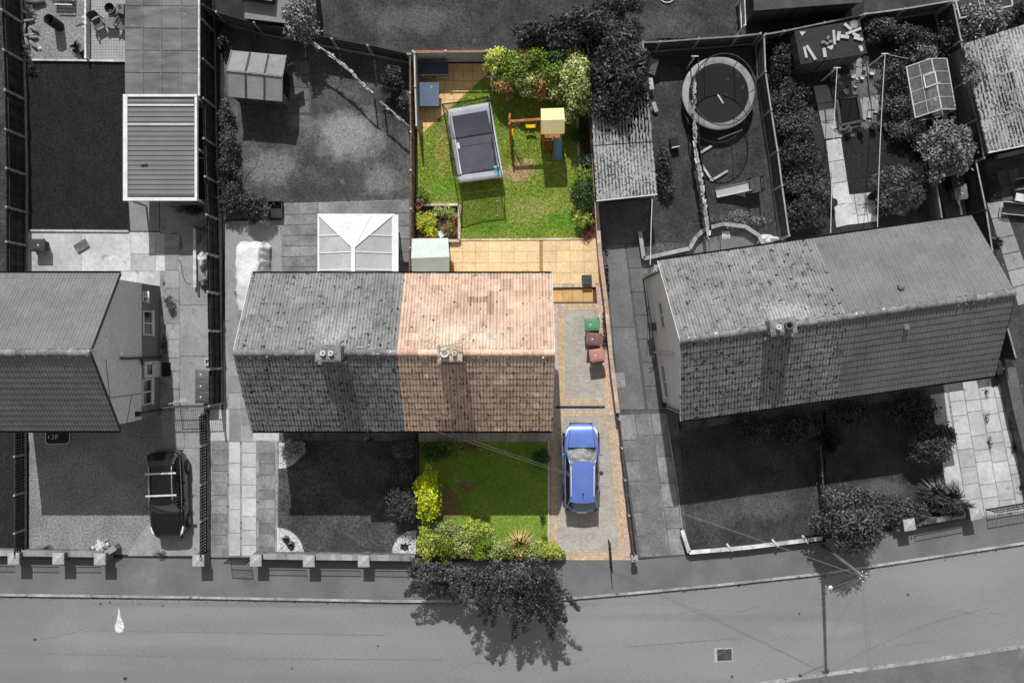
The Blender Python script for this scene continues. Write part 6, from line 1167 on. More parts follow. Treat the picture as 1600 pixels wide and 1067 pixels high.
# round trampoline
def round_tramp():
    c = G(1123, 146, .85); t = thing('trampoline', 'round trampoline with a pale pad and a tilted black net ring', 'trampoline', c); R = 1.78; pd = mat('pale_pad', 164, 136, scale=1.6, fine=.12, spots=(170, 2.5, .33, .1)); n = 48
    MB().lathe((c.x, c.y, .83), [(0, 0), (R*.86, 0.01), (R*.86, -.02)], n).build('jumping_mat', mat('round_mat', 30, 34, scale=1, fine=.08), t)
    MB().lathe((c.x, c.y, .84), [(R*1.06, -.08), (R*1.07, -.01), (R*1.04, .03), (R*.95, .05), (R*.87, .02)], n, cap=False).build('padding', pd, t, True)
    for k in range(8): a = k*.785; MB().tube([(c.x+R*math.cos(a), c.y+R*math.sin(a), .02), (c.x+R*math.cos(a), c.y+R*math.sin(a), .78)], .03, 6).build('leg', steel, t)
    tc = P(1131, 140, 2.5); r2 = 1.6; ring = [Vector((tc.x+r2*.97*math.cos(q)+.0, tc.y+r2*1.12*math.sin(q), 2.5+.15*math.cos(q))) for q in [k*6.2832/n for k in range(n)]]
    MB().tube(ring, .03, 6, closed=True).build('top_ring', mat('ring_pipe', 66, 56, scale=4), t, True)
    for k in range(6):
        a = k*8; q = 6.2832*a/n; b = Vector((c.x+R*.86*math.cos(q), c.y+R*.86*math.sin(q), .88)); MB().tube([b, b.lerp(ring[a], .5)+Vector((.03*math.cos(q), .03*math.sin(q), 0)), ring[a]], .022, 6).build('pole', dark_p, t)
    mb = MB(); mb.grid(lambda u, v: Vector((c.x+R*.84*math.cos(6.2832*u), c.y+R*.84*math.sin(6.2832*u), .88)).lerp(Vector((tc.x+r2*.97*math.cos(6.2832*u), tc.y+r2*1.12*math.sin(6.2832*u), 2.5+.15*math.cos(6.2832*u))), v), n, 6); mb.build('safety_net', mat('dark_round_net', 30, 26, fine=0, alpha=.25), t)
    mb = MB(); s0 = G(1066, 168, .4); mb.tube([(s0.x, s0.y, .7), (s0.x+.1, s0.y-.6, .02)], .02, 5); mb.tube([(s0.x+.3, s0.y-.9, .7), (s0.x+.25, s0.y-1.2, .02)], .02, 5)
    for k in range(4): mb.beam((s0.x+.02*k, s0.y-.1*k, .6-.15*k), (s0.x+.3+.02*k, s0.y-.9-.08*k, .6-.15*k), .05, .02)
    mb.build('ladder', dark_p, t)
    for i, (x, y) in enumerate(((1137, 124), (1153, 119), (1160, 137), (1134, 148), (1126, 151))): p = P(x, y, .86); one(MB().tube([(p.x+.06*math.cos(q), p.y+.06*math.sin(q), .862) for q in [k*.524 for k in range(12)]], .012, 5, closed=True), 'toy_ring', grey_p, 'small pale ring on the round trampoline mat, '+['upper left one', 'highest one near the top pad', 'rightmost one', 'right one of the pair by the stick', 'left one of the pair by the stick'][i], 'ring', 'toy rings on the round trampoline')
    one(MB().beam(P(1121, 148, .87), P(1130, 162, .87), .07, .05), 'toy_stick', white_d, 'pale stick lying in the middle of the round trampoline mat', 'stick')
round_tramp()
one(MB().beam(P(1122, 218, .3), P(1160, 203, .3), .06, .05), 'pale_pole', white_d, 'pale pole lying just below the round trampoline', 'pole')
mb = MB(); a, b, c_ = P(1091, 249, .12), P(1112, 282, .1), P(1137, 267, .1); mb.beam(a, b, .12, .06); mb.beam(b, c_, .12, .06); one(mb, 'v_shaped_frame', white_d, 'pale V shaped bent frame on the grass left of the small slide', 'frame'); one(MB().beam(P(1090, 242, .1), P(1112, 228, .1), .12, .05), 'board', white_d, 'short pale board slanting above the V shaped frame', 'board')
t = thing('childs_slide', 'small pale slide with a dark platform on the shaded lawn right of the V frame', 'slide', G(1160, 292)); s0, s1 = P(1173, 290, .75), P(1119, 302, .15); d = (s1-s0); L = Vector((d.x, d.y, 0)).normalized(); nn = Vector((-L.y, L.x, 0)); mb = MB()
mb.grid(lambda u, v: s0.lerp(s1, v)+nn*(u-.5)*.52+Vector((0, 0, .12*(abs(2*u-1) > .8)-.1*math.sin(math.pi*v)*.5)), 10, 12); mb.build('slide', mat('pale_slide', 172, 158, scale=2, fine=.08, rough=.4), t, True)
R_ = Matrix.Translation(G(1183, 289, .7)) @ Matrix.Rotation(math.radians(8), 4, 'Z'); MB(R_).box(-.45, -.38, .7, .25, .38, .75).build('platform', wood_g, t); mb = MB(R_)
for a in (-.4, .2):
    for b in (-.34, .34): mb.box(a-.03, b-.03, 0, a+.03, b+.03, 1.3)
mb.box(.17, -.3, 1.2, .23, .3, 1.27); mb.build('frame', dark_p, t)
# garland line with ragged foliage down the middle of the garden
def rope(label, a, b, sag, m, r=.02, rag=0, name='washing_line', cat='line', za=None, n=24, ragc=None):
    q = []
    for i in range(n+1): f = i/n; p = a.lerp(b, f); p.z -= sag*4*f*(1-f); q.append(p+Vector((random.gauss(0, r*rag*.5), 0, random.gauss(0, r*rag*.4))))
    t = thing(name, label, cat, Vector((a.x, a.y, 0)).lerp(Vector((b.x, b.y, 0)), .5)); MB().tube(q, r, 5).build('line', m, t)
    return t, q
def post_(a, z, m=post_m, r=.045, parent=None, b=None): return MB().tube([b or (a.x, a.y, 0), (a.x, a.y, z)], r, 8).build('post', m, parent)
rag_m = mat('bleached_rags', 190, 128, scale=7, fine=.3, tone=.3, spots=(84, 5, .36, .05))
def ragged(label, pts, z, seed, wmax=.26, name='ragged_hedge_top'):
    rg = random.Random(seed); q = [P(x, y, z) for x, y in pts]; t = thing(name, label, 'garland', Vector((q[len(q)//2].x, q[len(q)//2].y, 0))); mb = MB(); r = []
    for a, b in zip(q, q[1:]):
        n = max(3, int((b-a).length/.12))
        for i in range(n):
            p = a.lerp(b, i/n); d = (b-a).normalized(); s = Vector((-d.y, d.x, 0)); w_ = wmax*rg.uniform(.25, 1); l = rg.uniform(.12, .35); o = s*rg.uniform(-.05, .05)
            mb.add([p+o-s*w_/2+Vector((0, 0, rg.uniform(-.1, .02))), p+o+s*w_/2+Vector((0, 0, rg.uniform(-.1, .02))), p+o+s*w_*rg.uniform(.2, .5)+d*l+Vector((0, 0, rg.uniform(-.12, .05))), p+o-s*w_*rg.uniform(.2, .5)+d*l], [(0, 1, 2, 3)], rg.uniform(-1, 1))
    mb.build('rags', rag_m, t); MB().tube(q, .025, 6).build('line', post_m, t)
    for p in (q[0], q[-1]): post_(p, z, parent=t)
    return t
ragged('ragged pale garland running down beside and below the round trampoline', [(1085, 118), (1084, 165), (1086, 200), (1087, 228), (1089, 246), (1093, 262), (1097, 290), (1103, 330), (1107, 368)], 1.25, 3, .26)
t = thing('divider_fence', 'low dark board divider under the ragged garland beside the round trampoline', 'fence', G(1088, 240)); mb = MB(); q = [P(1086, 92), P(1085, 150), P(1087, 230), (P(1096, 290)), P(1107, 372)]
for a, b in zip(q, q[1:]): c_ = a.lerp(b, .5); mb.ob((c_.x, c_.y, 0.01), ((b-a).length, .03, .9), math.atan2((b-a).y, (b-a).x))
mb.build('board', wood_d, t)
ragged('pale ragged white garland hanging diagonally over the dark lawn corner at the top', [(487, 66), (517, 86), (538, 103), (562, 126), (578, 141)], 1.6, 5, .2); ragged('lower frayed end of the white garland by the slim brown fence', [(595, 159), (612, 174), (634, 193)], 1.4, 9, .13)
# washing lines and poles on the right
def pole(label, x, y, h, m=white_d, dx=0, dy=0, arms=True):
    tp = P(x, y, h); t = thing('line_post', label, 'post', Vector((tp.x, tp.y, 0))); b = Vector((tp.x, tp.y, 0)); MB().tube([b, tp], .04, 8).build('pole', m, t)
    if arms: MB().beam(tp+Vector((-.18, 0, -.03)), tp+Vector((.18, 0, -.03)), .04, .04).build('arm', m, t)
    return tp
a = pole('pale washing line post by the shed covered with bricks', 1308, 106, 2.3); b = pole('pale washing line post above the tray of pots left of the greenhouse', 1383, 84, 2.4)
wl = mat('pale_wire', 190, 170, scale=4, fine=.1)
rope('left long pale washing line from the post by the shed to the tilted house', a, P(1298, 364, 3.2), .12, wl, .018); rope('right long pale washing line from the post above the pots to the tilted house', b, P(1371, 356, 3.2), .12, wl, .018); rope('washing line running right from the post above the pots', b, P(1420, 92, 2.1), .05, wl, .012)
a = P(1019, 312, 2.2); rope('vertical pale washing line above the kerb left of the tilted house', a, P(1016, 414, 4.5), .05, wl, .02)
a = pole('thin dark forked post at the top left of the round trampoline', 1086, 88, 2.2)
# tall timber pole and wires by the road
pb = G(1285, 853); tpz = 7.0; tp = P(1350, 901, tpz); t = thing('telegraph_pole', 'tall leaning looking timber pole rising from the big round bush over the road', 'telegraph pole', pb)
MB().tube([pb, pb.lerp(tp, .5), tp], [.11, .09, .075], 12).build('pole', mat('weathered_pole', 118, 96, scale=5, fine=.25, stretch=(1, 1, .2)), t, True)
mb = MB(); [mb.lathe((tp.x+(.12+.05*(k%3))*math.cos(k*.9), tp.y+(.12+.05*(k%3))*math.sin(k*.9), tpz-.12+.04*(k % 2)), [(.035, 0), (.045, .04), (.03, .08), (0, .1)], 8) for k in range(7)]; mb.build('insulator', steel, t)
mb = MB(); [mb.beam(tp+Vector((-.22*math.cos(k*.9), -.22*math.sin(k*.9), -.14)), tp+Vector((.22*math.cos(k*.9), .22*math.sin(k*.9), -.14)), .03, .03) for k in range(3)]; mb.build('ring_arm', steel, t)
mb = MB(); p = P(1298, 918, tpz-.5); mb.lathe((p.x, p.y, tpz-.6), [(.05, 0), (.1, .05), (.1, .1), (0, .15)], 10); mb.build('white_fitting', white, t); MB().beam(p+Vector((0, 0, -.05)), (tp.x, tp.y, tpz-.5), .02, .02).build('bracket', gutter_m, t)
wm = mat('overhead_wire', 128, 112, scale=4, fine=0); grp = 'overhead wires from the telegraph pole'
for i, (x, y, z, l) in enumerate(((676, 672, 5.0, 'upper of two thin wires crossing the coloured front lawn and blue car'), (690, 672, 4.9, 'lower of two thin wires crossing the coloured front lawn and blue car'), (980, 1042, 5.5, 'uppermost wire fanning down left across the road'), (1030, 1080, 5.5, 'second wire fanning down left across the road'), (1070, 1095, 5.4, 'third wire fanning down left across the road'), (1110, 1110, 5.4, 'fourth wire fanning down left across the road'),
    (1250, 1110, 5.4, 'steep wire running down to the bottom edge, left one of two'), (1262, 1110, 5.4, 'steep wire running down to the bottom edge, right one of two'), (1368, 1110, 5.5, 'nearly vertical wire below the telegraph pole'), (1620, 828, 5.2, 'wire running right above the pavement to the edge'))):
    b = P(x, y, z); q = [tp.lerp(b, k/16)-Vector((0, 0, .9*4*(k/16)*(1-k/16)*.5)) for k in range(17)]; one(MB().tube(q, .0065, 4), 'overhead_wire', wm, l, 'wire', grp)
# ---------------------------------------------------------------- small things in the left garden
c = G(93, 42); t = thing('tall_planter', 'tall black cylindrical planter on the gravel bed at the top left', 'planter', c); MB().lathe(c, [(.26, 0), (.27, .02), (.27, 1.1), (.25, 1.1), (.25, .5), (0, .5)], 28).build('pot', mat('black_pot', 26, 30, scale=3, fine=.1, rough=.6), t, True); 
def chair(label, px, py, rot, m=dark_p, m2=wood_m):
    c = G(px, py, .45); t = thing('garden_chair', label, 'chair', c); R = Matrix.Translation(c) @ Matrix.Rotation(math.radians(rot), 4, 'Z')
    mb = MB(R)
    for i in range(5): mb.box(-.26, -.26+i*.105, .42, .26, -.17+i*.105, .45)
    mb.build('seat', m2, t); MB(R).grid(lambda u, v: ((u-.5)*.54, .27+.12*v+.05*math.cos(3.14*(u-.5)), .45+.5*v+.04*math.sin(3.14*u)), 8, 4).build('backrest', m, t, True)
    for s in (-1, 1): MB(R).box(s*.29-.03, -.26, .62, s*.29+.03, .28, .655).build('armrest', m2, t)
    for s in (-1, 1):
        for q in (-.24, .24): MB(R).box(s*.27-.02, q-.02, 0, s*.27+.02, q+.02, .62 if q < 0 else .45).build('leg', m, t)
chair('left of two dark garden chairs facing the little slatted table at the top left', 153, 36, 28, mat('woven_chair', 62, 78, scale=6, fine=.2), wood_m); chair('right of two dark garden chairs, against the flat roofed garage', 190, 39, -32, mat('woven_chair', 62), wood_m)
c = G(171, 35, .45); t = thing('garden_table', 'small slatted table between the two garden chairs', 'table', c); mb = MB()
for i in range(5): mb.box(c.x-.29, c.y-.26+i*.105, .42, c.x+.29, c.y-.17+i*.105, .45)
mb.build('table_top', mat('bleached_slats', 112, 130, scale=5, fine=.2, tone=.2), t)
for a in (-.22, .22):
    for b in (-.2, .2): MB().ob((c.x+a, c.y+b, 0), (.04, .04, .42)).build('leg', dark_p, t)
c = G(171, 13, .4); t = thing('fire_bowl', 'round black bowl with a pale rim above the little slatted table', 'fire bowl', c); MB().lathe((c.x, c.y, .12), [(.12, 0), (.25, .1), (.27, .3), (.25, .3), (.2, .12), (0, .08)], 24).build('bowl', black, t, True); MB().tube([(c.x+.27*math.cos(q), c.y+.27*math.sin(q), .43) for q in [k*.314 for k in range(20)]], .018, 6, closed=True).build('rim', steel, t)
for k in range(3): MB().tube([(c.x+.15*math.cos(k*2.1), c.y+.15*math.sin(k*2.1), .2), (c.x+.22*math.cos(k*2.1), c.y+.22*math.sin(k*2.1), 0)], .015, 5).build('leg', black, t)
c = G(187, 14, .3); t = thing('water_butt_lid', 'pale grey rounded cover with a round hole beside the black fire bowl', 'lid', c); MB().ob(c, (.42, .55, .3)).build('body', grey_p, t); MB().lathe((c.x, c.y+.08, .301), [(.1, 0), (.1, .02), (.07, .02), (0, .005)], 16).build('ring', dark_p, t)
t = thing('garden_bench', 'dark slatted bench with one white front slat at the top left edge', 'bench', G(97, 0, .45)); 
for i, y in enumerate((-14, -9, -4, 1)): a, b = P(80, y, .45), P(112, y+.4, .45); MB().beam(a, b, .12, .03).build('slat', white_d if i == 5 else wood_g, t)
MB().beam(P(85, 7, .45), P(113, 8, .45), .05, .05).build('front_slat', white, t)
for x in (84, 111): MB().ob(G(x, 4, .4), (.06, .06, .42)).build('leg', wood_g, t)
for x in (84, 111): MB().ob(G(x, -14, .4), (.06, .06, .42)).build('leg', wood_g, t)
one(MB().beam(P(124, 4, .8), P(118, 40, .05), .045, .04), 'garden_cane', white_d, 'pale cane leaning across the shaded gravel bed', 'cane')
mb = MB(); mb.tube([P(42, 2, .15), P(55, 4, .18), P(70, 3, .14)], [.13, .16, .1], 9); one(mb, 'log', wood_m, 'short rough log at the top edge of the gravel bed', 'log', smooth=True)
bone = mat('bleached_driftwood', 148, 110, scale=5, fine=.25, tone=.2)
for k, (x, y, r, a, l) in enumerate(((44, 33, .32, .2, 'topmost rounded lump'), (38, 47, .34, 1.4, 'left upright piece'), (44, 56, .42, .15, 'long lower piece'), (53, 46, .3, -.6, 'right upper piece'), (52, 59, .26, 0, 'square piece in the middle'), (42, 66, .34, 1.9, 'bottom left piece'), (52, 70, .3, -.9, 'bottom right piece'))):
    c = P(x, y, .1); d = Vector((math.cos(a), math.sin(a), .1))*r; one(MB().tube([c-d, c-d*.3+Vector((0, 0, .05)), c+d*.4, c+d], [.04, .1, .09, .04], 8), 'driftwood', bone, l+' in the driftwood heap beside the gravel bed', 'driftwood', 'driftwood heap at the left of the gravel bed', smooth=True)
blade_s = leafm('spiky_leaves', 70, 96); sp_d = leafm('dark_spiky_leaves', 30, 44)
spiky('spiky_plant', 'pale spiky plant at the lower left corner of the gravel bed', 38, 82, .55, .5, 34, blade_s); spiky('spiky_plant', 'dark spiky palm at the lower right of the gravel bed', 121, 76, .42, .45, 34, sp_d); spiky('spiky_plant', 'spiky plant above the driftwood at the left fence', 46, 20, .5, .5, 26, blade_s)
spiky('spiky_plant', 'small dark tufted plant at the right kerb of the gravel bed', 132, 87, .28, .3, 26, sp_d); spiky('spiky_plant', 'dark low tuft in the shade at the top left of the big lawn', 52, 112, .4, .3, 24, sp_d)
for k, (x, y) in enumerate(((63, 77), (132, 29), (137, 26), (132, 36), (133, 44))): one(MB().lathe(P(x, y), [(.1, 0), (.12, .04), (.06, .12), (0, .14)], 8), 'stone', white_d, ['white stone alone on the gravel bed', 'lower white stone at the kerb by the chairs', 'white stone nearest the left chair', 'small white stone halfway down the kerb of the gravel bed', 'lowest small white stone along the kerb of the gravel bed'][k], 'stone')
# side drive clutter of the left house
def hose(label, pts, r=.012, m=None, z=.03):
    q = [P(x, y) for x, y in pts]; s = []
    for i in range(len(q)-1):
        p0, p1, p2, p3 = q[max(0, i-1)], q[i], q[i+1], q[min(len(q)-1, i+2)]
        for k in range(6):
            u = k/6; s.append(.5*((2*p1)+(-p0+p2)*u+(2*p0-5*p1+4*p2-p3)*u*u+(-p0+3*p1-3*p2+p3)*u**3)+Vector((0, 0, z)))
    one(MB().tube(s, r, 5), 'garden_hose', m or dark_p, label, 'hose')
hose('dark garden hose curling in loops on the side drive of the left house', [(266, 384), (262, 374), (270, 365), (281, 370), (284, 382), (276, 390), (268, 383), (276, 378), (285, 385), (278, 398), (283, 412), (286, 430), (292, 442), (300, 444)], .02)
hose('second dark hose looping down by the tap of the left house', [(256, 445), (265, 437), (270, 450), (269, 465), (276, 480), (281, 474), (278, 466)], .016)
hose('thin pale hose trailing down the patchy grey lawn', [(395, 185), (385, 187), (388, 176), (402, 178), (400, 190), (385, 185), (383, 200), (396, 220), (403, 240), (400, 258), (385, 275), (378, 305)], .014, grey_p, .07)
one(MB().beam(P(304, 357, .25), P(304.5, 449, .25), .16, .06), 'plank', white_d, 'long pale plank lying along the dark fence of the side drive', 'plank')
one(MB().beam(P(310, 440, .1), P(310, 462, .1), .1, .05), 'dark_board', wood_g, 'short dark board below the sacks by the side drive fence', 'board')
tb = mat('white_sack', 205, 150, scale=2.5, fine=.2, spots=(80, 3, .3, .06))
def lump(name, label, cat, px, py, rx, ry, h, m, seed, rough_=.18):
    rg = random.Random(seed); c = G(px, py, h*.5); mb = MB(); k = (CAMH)/FPX; ph = [rg.uniform(0, 6.28) for _ in range(6)]
    def f(u, v):
        a = u*6.2832; e = v*1.57; s = 1+rough_*(math.sin(3*a+ph[0])*.5+math.sin(5*a+ph[1]+v*4)*.4+math.sin(9*a+ph[2]+v*7)*.25); return (c.x+rx*k*math.cos(a)*math.cos(e)**.7*s, c.y+ry*k*math.sin(a)*math.cos(e)**.7*s, max(.0, h*math.sin(e)*(1+rough_*math.sin(4*a+ph[3])*math.cos(e)*1.5)))
    mb.grid(f, 30, 10); return one(mb, name, m, label, cat, smooth=True)
lump('rubble_sack', 'white crumpled sack against the dark fence beside the long plank', 'sack', 316, 406, 8, 14, .5, tb, 1); lump('rubble_sack', 'striped grey crumpled sack just below the white one', 'sack', 317, 438, 8, 12, .45, mat('grey_sack', 130, 84, scale=4, fine=.2), 2)
lump('white_bag', 'bright crumpled white bag at the top of the tilted house by the fence', 'bag', 1199, 373, 17, 7, .35, mat('white_bag_plastic', 215, 175, scale=3, fine=.12), 4, .3)
for k in range(12):
    c = P(random.uniform(305, 322), random.uniform(345, 385), .1); a = random.uniform(0, 3.1); d = Vector((math.cos(a), math.sin(a), 0))*.22; one(MB().beam(c-d+Vector((0, 0, .02*k)), c+d+Vector((0, 0, .02*k)), .07, .05), 'scrap_timber', wood_m if k % 2 else rail_l, 'pieces of scrap wood piled between the plank top and the dark fence', 'scrap wood', 'scrap wood pile on the side drive')
sign = thing('lettered_board', 'dark board bordered in white and lettered JP, at the front of the left house', 'board', G(88, 684)); z = .12; q = [P(71.5, 663, z), P(71.5, 690, z), P(74, 694, z), P(104, 693, z), P(109, 689, z), P(109, 663, z)]
MB().prism([(p.x, p.y) for p in q], .08, z).build('panel', black, sign); mb = MB()
for a, b in zip(q, q[1:]): mb.beam(a+Vector((0, 0, .01)), b+Vector((0, 0, .01)), .035, .03)
mb.build('border', white, sign); mb = MB(); zz = z+.012
for st in ([(80.5, 679.4), (85, 679.2), (83.4, 679.5), (83.4, 684.4), (82.4, 685.8), (81, 685.6), (80.2, 684.6)], [(87, 679.3), (87, 686)], [(87, 679.4), (89.6, 679.4), (91, 681), (89.6, 682.8), (87, 682.8)], [(76, 680), (76, 685)]):
    for a, b in zip(st, st[1:]): mb.beam(P(a[0], a[1], zz), P(b[0], b[1], zz), .04, .012)
mb.build('lettering', white_d, sign)
# rubble heap at the front wall
for k in range(26):
    c = P(random.gauss(160, 7), random.gauss(850, 4), 0); s = random.uniform(.1, .24); one(MB().ob((c.x, c.y, .01+.08*(k % 3)), (s, s*random.uniform(.5, .9), s*.6), random.uniform(0, 3), 0, random.uniform(-.3, .3)), 'rubble_stone', white_d if k % 3 else kerb_m, 'pale broken stone in the rubble heap beside the third brick pillar', 'stone', 'rubble heap by the front wall')
# clutter in the far right yards
t = thing('sun_lounger', 'dark sun lounger with a pale frame at the right edge, on gravel', 'sun lounger', G(1588, 325, .3)); R = MT(1590, 327, -6, .3); mb = MB(R); mb.tube([(-.85, -.3, .32), (-.6, -.32, .36), (.9, -.3, .3)], .025, 6); mb.tube([(-.85, .3, .32), (-.6, .32, .36), (.9, .3, .3)], .025, 6); mb.tube([(-.85, -.3, .32), (-.9, 0, .32), (-.85, .3, .32)], .025, 6); mb.build('frame', fr, t, True); MB(R).grid(lambda u, v: (-.75+1.65*u, -.27+.54*v, .33-.05*math.sin(3.14*v)), 10, 6).build('fabric', black, t, True)
for x in (-.6, .6):
    for y in (-.3, .3): MB(R).ob((x, y, 0), (.03, .03, .32)).build('leg', fr, t)
t = thing('garden_table', 'small pale square side table between the chair and sun lounger at the right edge', 'table', G(1594, 309, .5)); R = MT(1596, 309, -10, .5); MB(R).box(-.3, -.2, .47, .35, .2, .5).build('table_top', white_d, t); mb = MB(R); [mb.beam((-.25, s*.17, 0), (.25, s*.17, .469), .03, .03) for s in (-1, 1)]; [mb.beam((.25, s*.14, 0), (-.25, s*.14, .469), .03, .03) for s in (-1, 1)]; mb.build('leg', black, t)
t = thing('garden_chair', 'black chair with a curved pale tube frame at the right edge', 'chair', G(1592, 287, .4)); R = MT(1594, 288, -80, .4); mb = MB(R); mb.tube([(-.26, -.25, 0), (-.27, -.25, .6), (-.28, .2, .62), (-.2, .33, .75), (.2, .33, .75), (.28, .2, .62), (.27, -.25, .6), (.26, -.25, 0)], .022, 6); mb.build('frame', fr, t, True); MB(R).box(-.24, -.24, .42, .24, .24, .46).build('seat', black, t); MB(R).grid(lambda u, v: ((u-.5)*.48, .26+.08*v, .46+.42*v), 4, 4).build('backrest', black, t)
# pond, pots and oddments by the greenhouse
t = thing('garden_pond', 'square dark pond with timber sides among flower pots', 'pond', G(1326, 170)); MB().prism([(P(x, y).x, P(x, y).y) for x, y in ((1309, 156), (1339, 152), (1345, 187), (1315, 193))], .1, .3).build('water', mat('dark_pond_water', 12, 14, scale=2, fine=0, rough=.05, spec=.6), t); mb = MB(); q = [P(x, y, .35) for x, y in ((1307, 154), (1340, 150), (1347, 189), (1313, 196))]
for i in range(4): mb.beam(q[i], q[(i+1) % 4], .14, .1)
mb.build('edging', wood_g, t)
for i, (x, y, w_, h_, r) in enumerate(((1339.5, 160, 10, 34, -8), (1350, 158, 9, 36, -8), (1360, 156, 8, 34, -8), (1369, 150, 7, 30, -8))):
    R = MT(x+1, y+12, r, .1); one(MB(R).box(-w_*.0165, -h_*.0165, .05, w_*.0165, h_*.0165, .1), 'decking_board', mat('pale_decking', 158, 138, scale=3, fine=.15, tone=.2), ['first', 'second', 'third', 'fourth'][i]+' pale decking board counting right from the square pond', 'board', 'decking boards beside the pond')
for i, (x, y) in enumerate(((1342, 94), (1352, 92), (1341, 110), (1352, 109))): R = MT(x, y+4, -8); one(MB(R).box(-.15, -.25, .02, .15, .25, .08), 'paving_slab', mat('loose_slab', 146, 128, scale=3, fine=.15), ['upper left', 'upper right', 'lower left', 'lower right'][i]+' of four loose pale slabs under the shed corner', 'slab', 'loose slabs below the dark shed')
def pot(x, y, r, h, m, label, plant=None, group='flower pots around the pond'):
    c = G(x, y, h); t = thing('plant_pot', label, 'pot', c, group); MB().lathe(c, [(r*.7, 0), (r, h), (r*.9, h), (r*.86, h-.05), (0, h-.05)], 18).build('pot', m, t, True); MB().lathe(c+Vector((0, 0, h-.045)), [(r*.85, 0), (0, .01)], 12).build('soil', soil, t)
    if plant: foliage(c, r*1.3, r*1.3, h+.35, 90, .08, plant, t, lumps=3)
pg = mat('grey_glazed_pot', 92, 120, scale=4, fine=.15); pk = mat('dark_pot', 44, 56, scale=4, fine=.15)
for i, (x, y, r, h, m, pl, l) in enumerate(((1322, 110, .2, .4, pk, None, 'round black tub under the shed front'), (1325, 203, .17, .3, pg, leaf_l, 'leftmost leafy pot along the bottom edge of the pond'), (1346, 203, .17, .3, pk, leaf_m, 'second leafy pot along the bottom edge of the pond'), (1366, 196, .18, .35, pg, leaf_m, 'pot at the foot of the pale decking boards'), (1379, 193, .17, .3, pg, None, 'open grey pot on the right washing line'), (1388, 184, .19, .4, pk, None, 'dark open pot right of the decking'), (1377, 176, .16, .3, pg, leaf_m, 'leafy pot at the right of the decking boards'), (1390, 199, .2, .45, pg, None, 'large pale rimmed pot above the small lawn'), (1434, 195, .22, .35, pk, leaf_l, 'tub with a pale plant below the greenhouse'),
    (1373, 330, .28, .45, pg, None, 'empty ring topped pot left below the strappy shrub'), (1414, 327, .24, .4, pg, None, 'ring topped pot under the right of the strappy shrub'), (1364, 307, .22, .4, pk, None, 'dark pot at the left of the strappy shrub'), (1302, 317, .24, .5, pk, None, 'round dark tub left of the pale path near the house'))): pot(x, y, r, h, m, l, pl, 'flower pots around the pond' if i < 9 else 'pots round the strappy shrub')
# play cube on the middle lawn
t = thing('play_cube', 'small dark toy box with a white ringed face beside the long garage', 'toy', G(1054, 227, .3)); R = MT(1053, 224, 12, .25); MB(R).box(-.2, -.22, 0, .2, .25, .45).build('body', black, t); MB(R).box(-.2, -.27, .1, .22, -.221, .46).build('face', white_d, t); mb = MB(R); [mb.tube([(.01+r*math.cos(q), -.2+.0*r, .0) for q in (0,)] or [], r) if False else mb.tube([(.01+r*math.cos(q), -.28, .28+r*.8*math.sin(q)) for q in [k*.419 for k in range(15)]], .014, 5, closed=True) for r in (.07, .14)]; mb.build('rings', black, t)
t = thing('leaning_panel', 'pale flat panel leaning at the top right of the long corrugated garage', 'panel', G(1020, 104, .6)); a = [P(1013, 91, .9), P(1030, 94, .9), P(1023, 118, .5), P(1010, 114, .5)]; MB().add(a+[p-Vector((0, 0, .04)) for p in a], [(3, 2, 1, 0), (4, 5, 6, 7), (0, 1, 5, 4), (1, 2, 6, 5), (2, 3, 7, 6), (3, 0, 4, 7)]).build('panel', mat('pale_panel', 120, 112, fine=.05), t); MB().beam((G(1018, 110, .5).x, G(1018, 110, .5).y, 0), (G(1018, 110, .5).x, G(1018, 110, .5).y, .6), .06, .06).build('prop', wood_m, t)
one(MB().beam(P(1016, 122, .5), P(1019, 140, .4), .22, .03), 'board', white_d, 'small pale board below the leaning panel by the garage', 'board'); one(MB().beam(P(1021, 160, .4), P(1026, 175, .2), .2, .03), 'board', white_d, 'narrow pale board halfway down the right side of the long garage', 'board')
t = thing('drain_plate', 'square access cover with a hole in the side drive right of the boundary wall', 'cover', G(967, 594)); c = G(967, 594); MB().ob((c.x, c.y, .03), (.62, .78, .02), .06).build('plate', conc, t); mb = MB(); mb.ob((c.x, c.y-.1, .052), (.08, .06, .004)); mb.ob((c.x+.02, c.y+.22, .052), (.06, .02, .004)); mb.build('hole', black, t)
p = G(354, 75); one(MB().ob((p.x+.2, p.y+.1, .05), (.42, .42, .04), .75), 'stepping_stone', grey_p, 'pale square slab set cornerwise at the top left of the patchy lawn', 'slab')
one(MB().tube([P(378, 4, .0), P(378, 4, .01)], .01, 4), 'peg', black, 'tiny peg', 'peg') if False else None
t = thing('floor_hoop', 'white hoop shaped toy on the grass at the top edge', 'hoop', G(1042, 2)); c = G(1042, 0); MB().tube([(c.x+.3*math.cos(q), c.y+.18*math.sin(q), .08) for q in [k*.314 for k in range(20)]], .03, 6, closed=True).build('hoop', white, t); MB().tube([(c.x-.3, c.y, .08), (c.x+.3, c.y, .08)], .02, 5).build('bar', white, t)
c = G(653, 320, .5); t = thing('terracotta_pot', 'terracotta pot with a pink flower at the fence above the flower bed', 'pot', c); MB().lathe(c, [(.12, 0), (.17, .3), (.19, .3), (.19, .36), (.16, .36), (.15, .3), (0, .3)], 20).build('pot', mat('terracotta', (178, 98, 62), (158, 86, 54), scale=4, fine=.12), t); MB().lathe(c+Vector((0, 0, .305)), [(.15, 0), (0, .01)], 12).build('soil', soil_c, t)
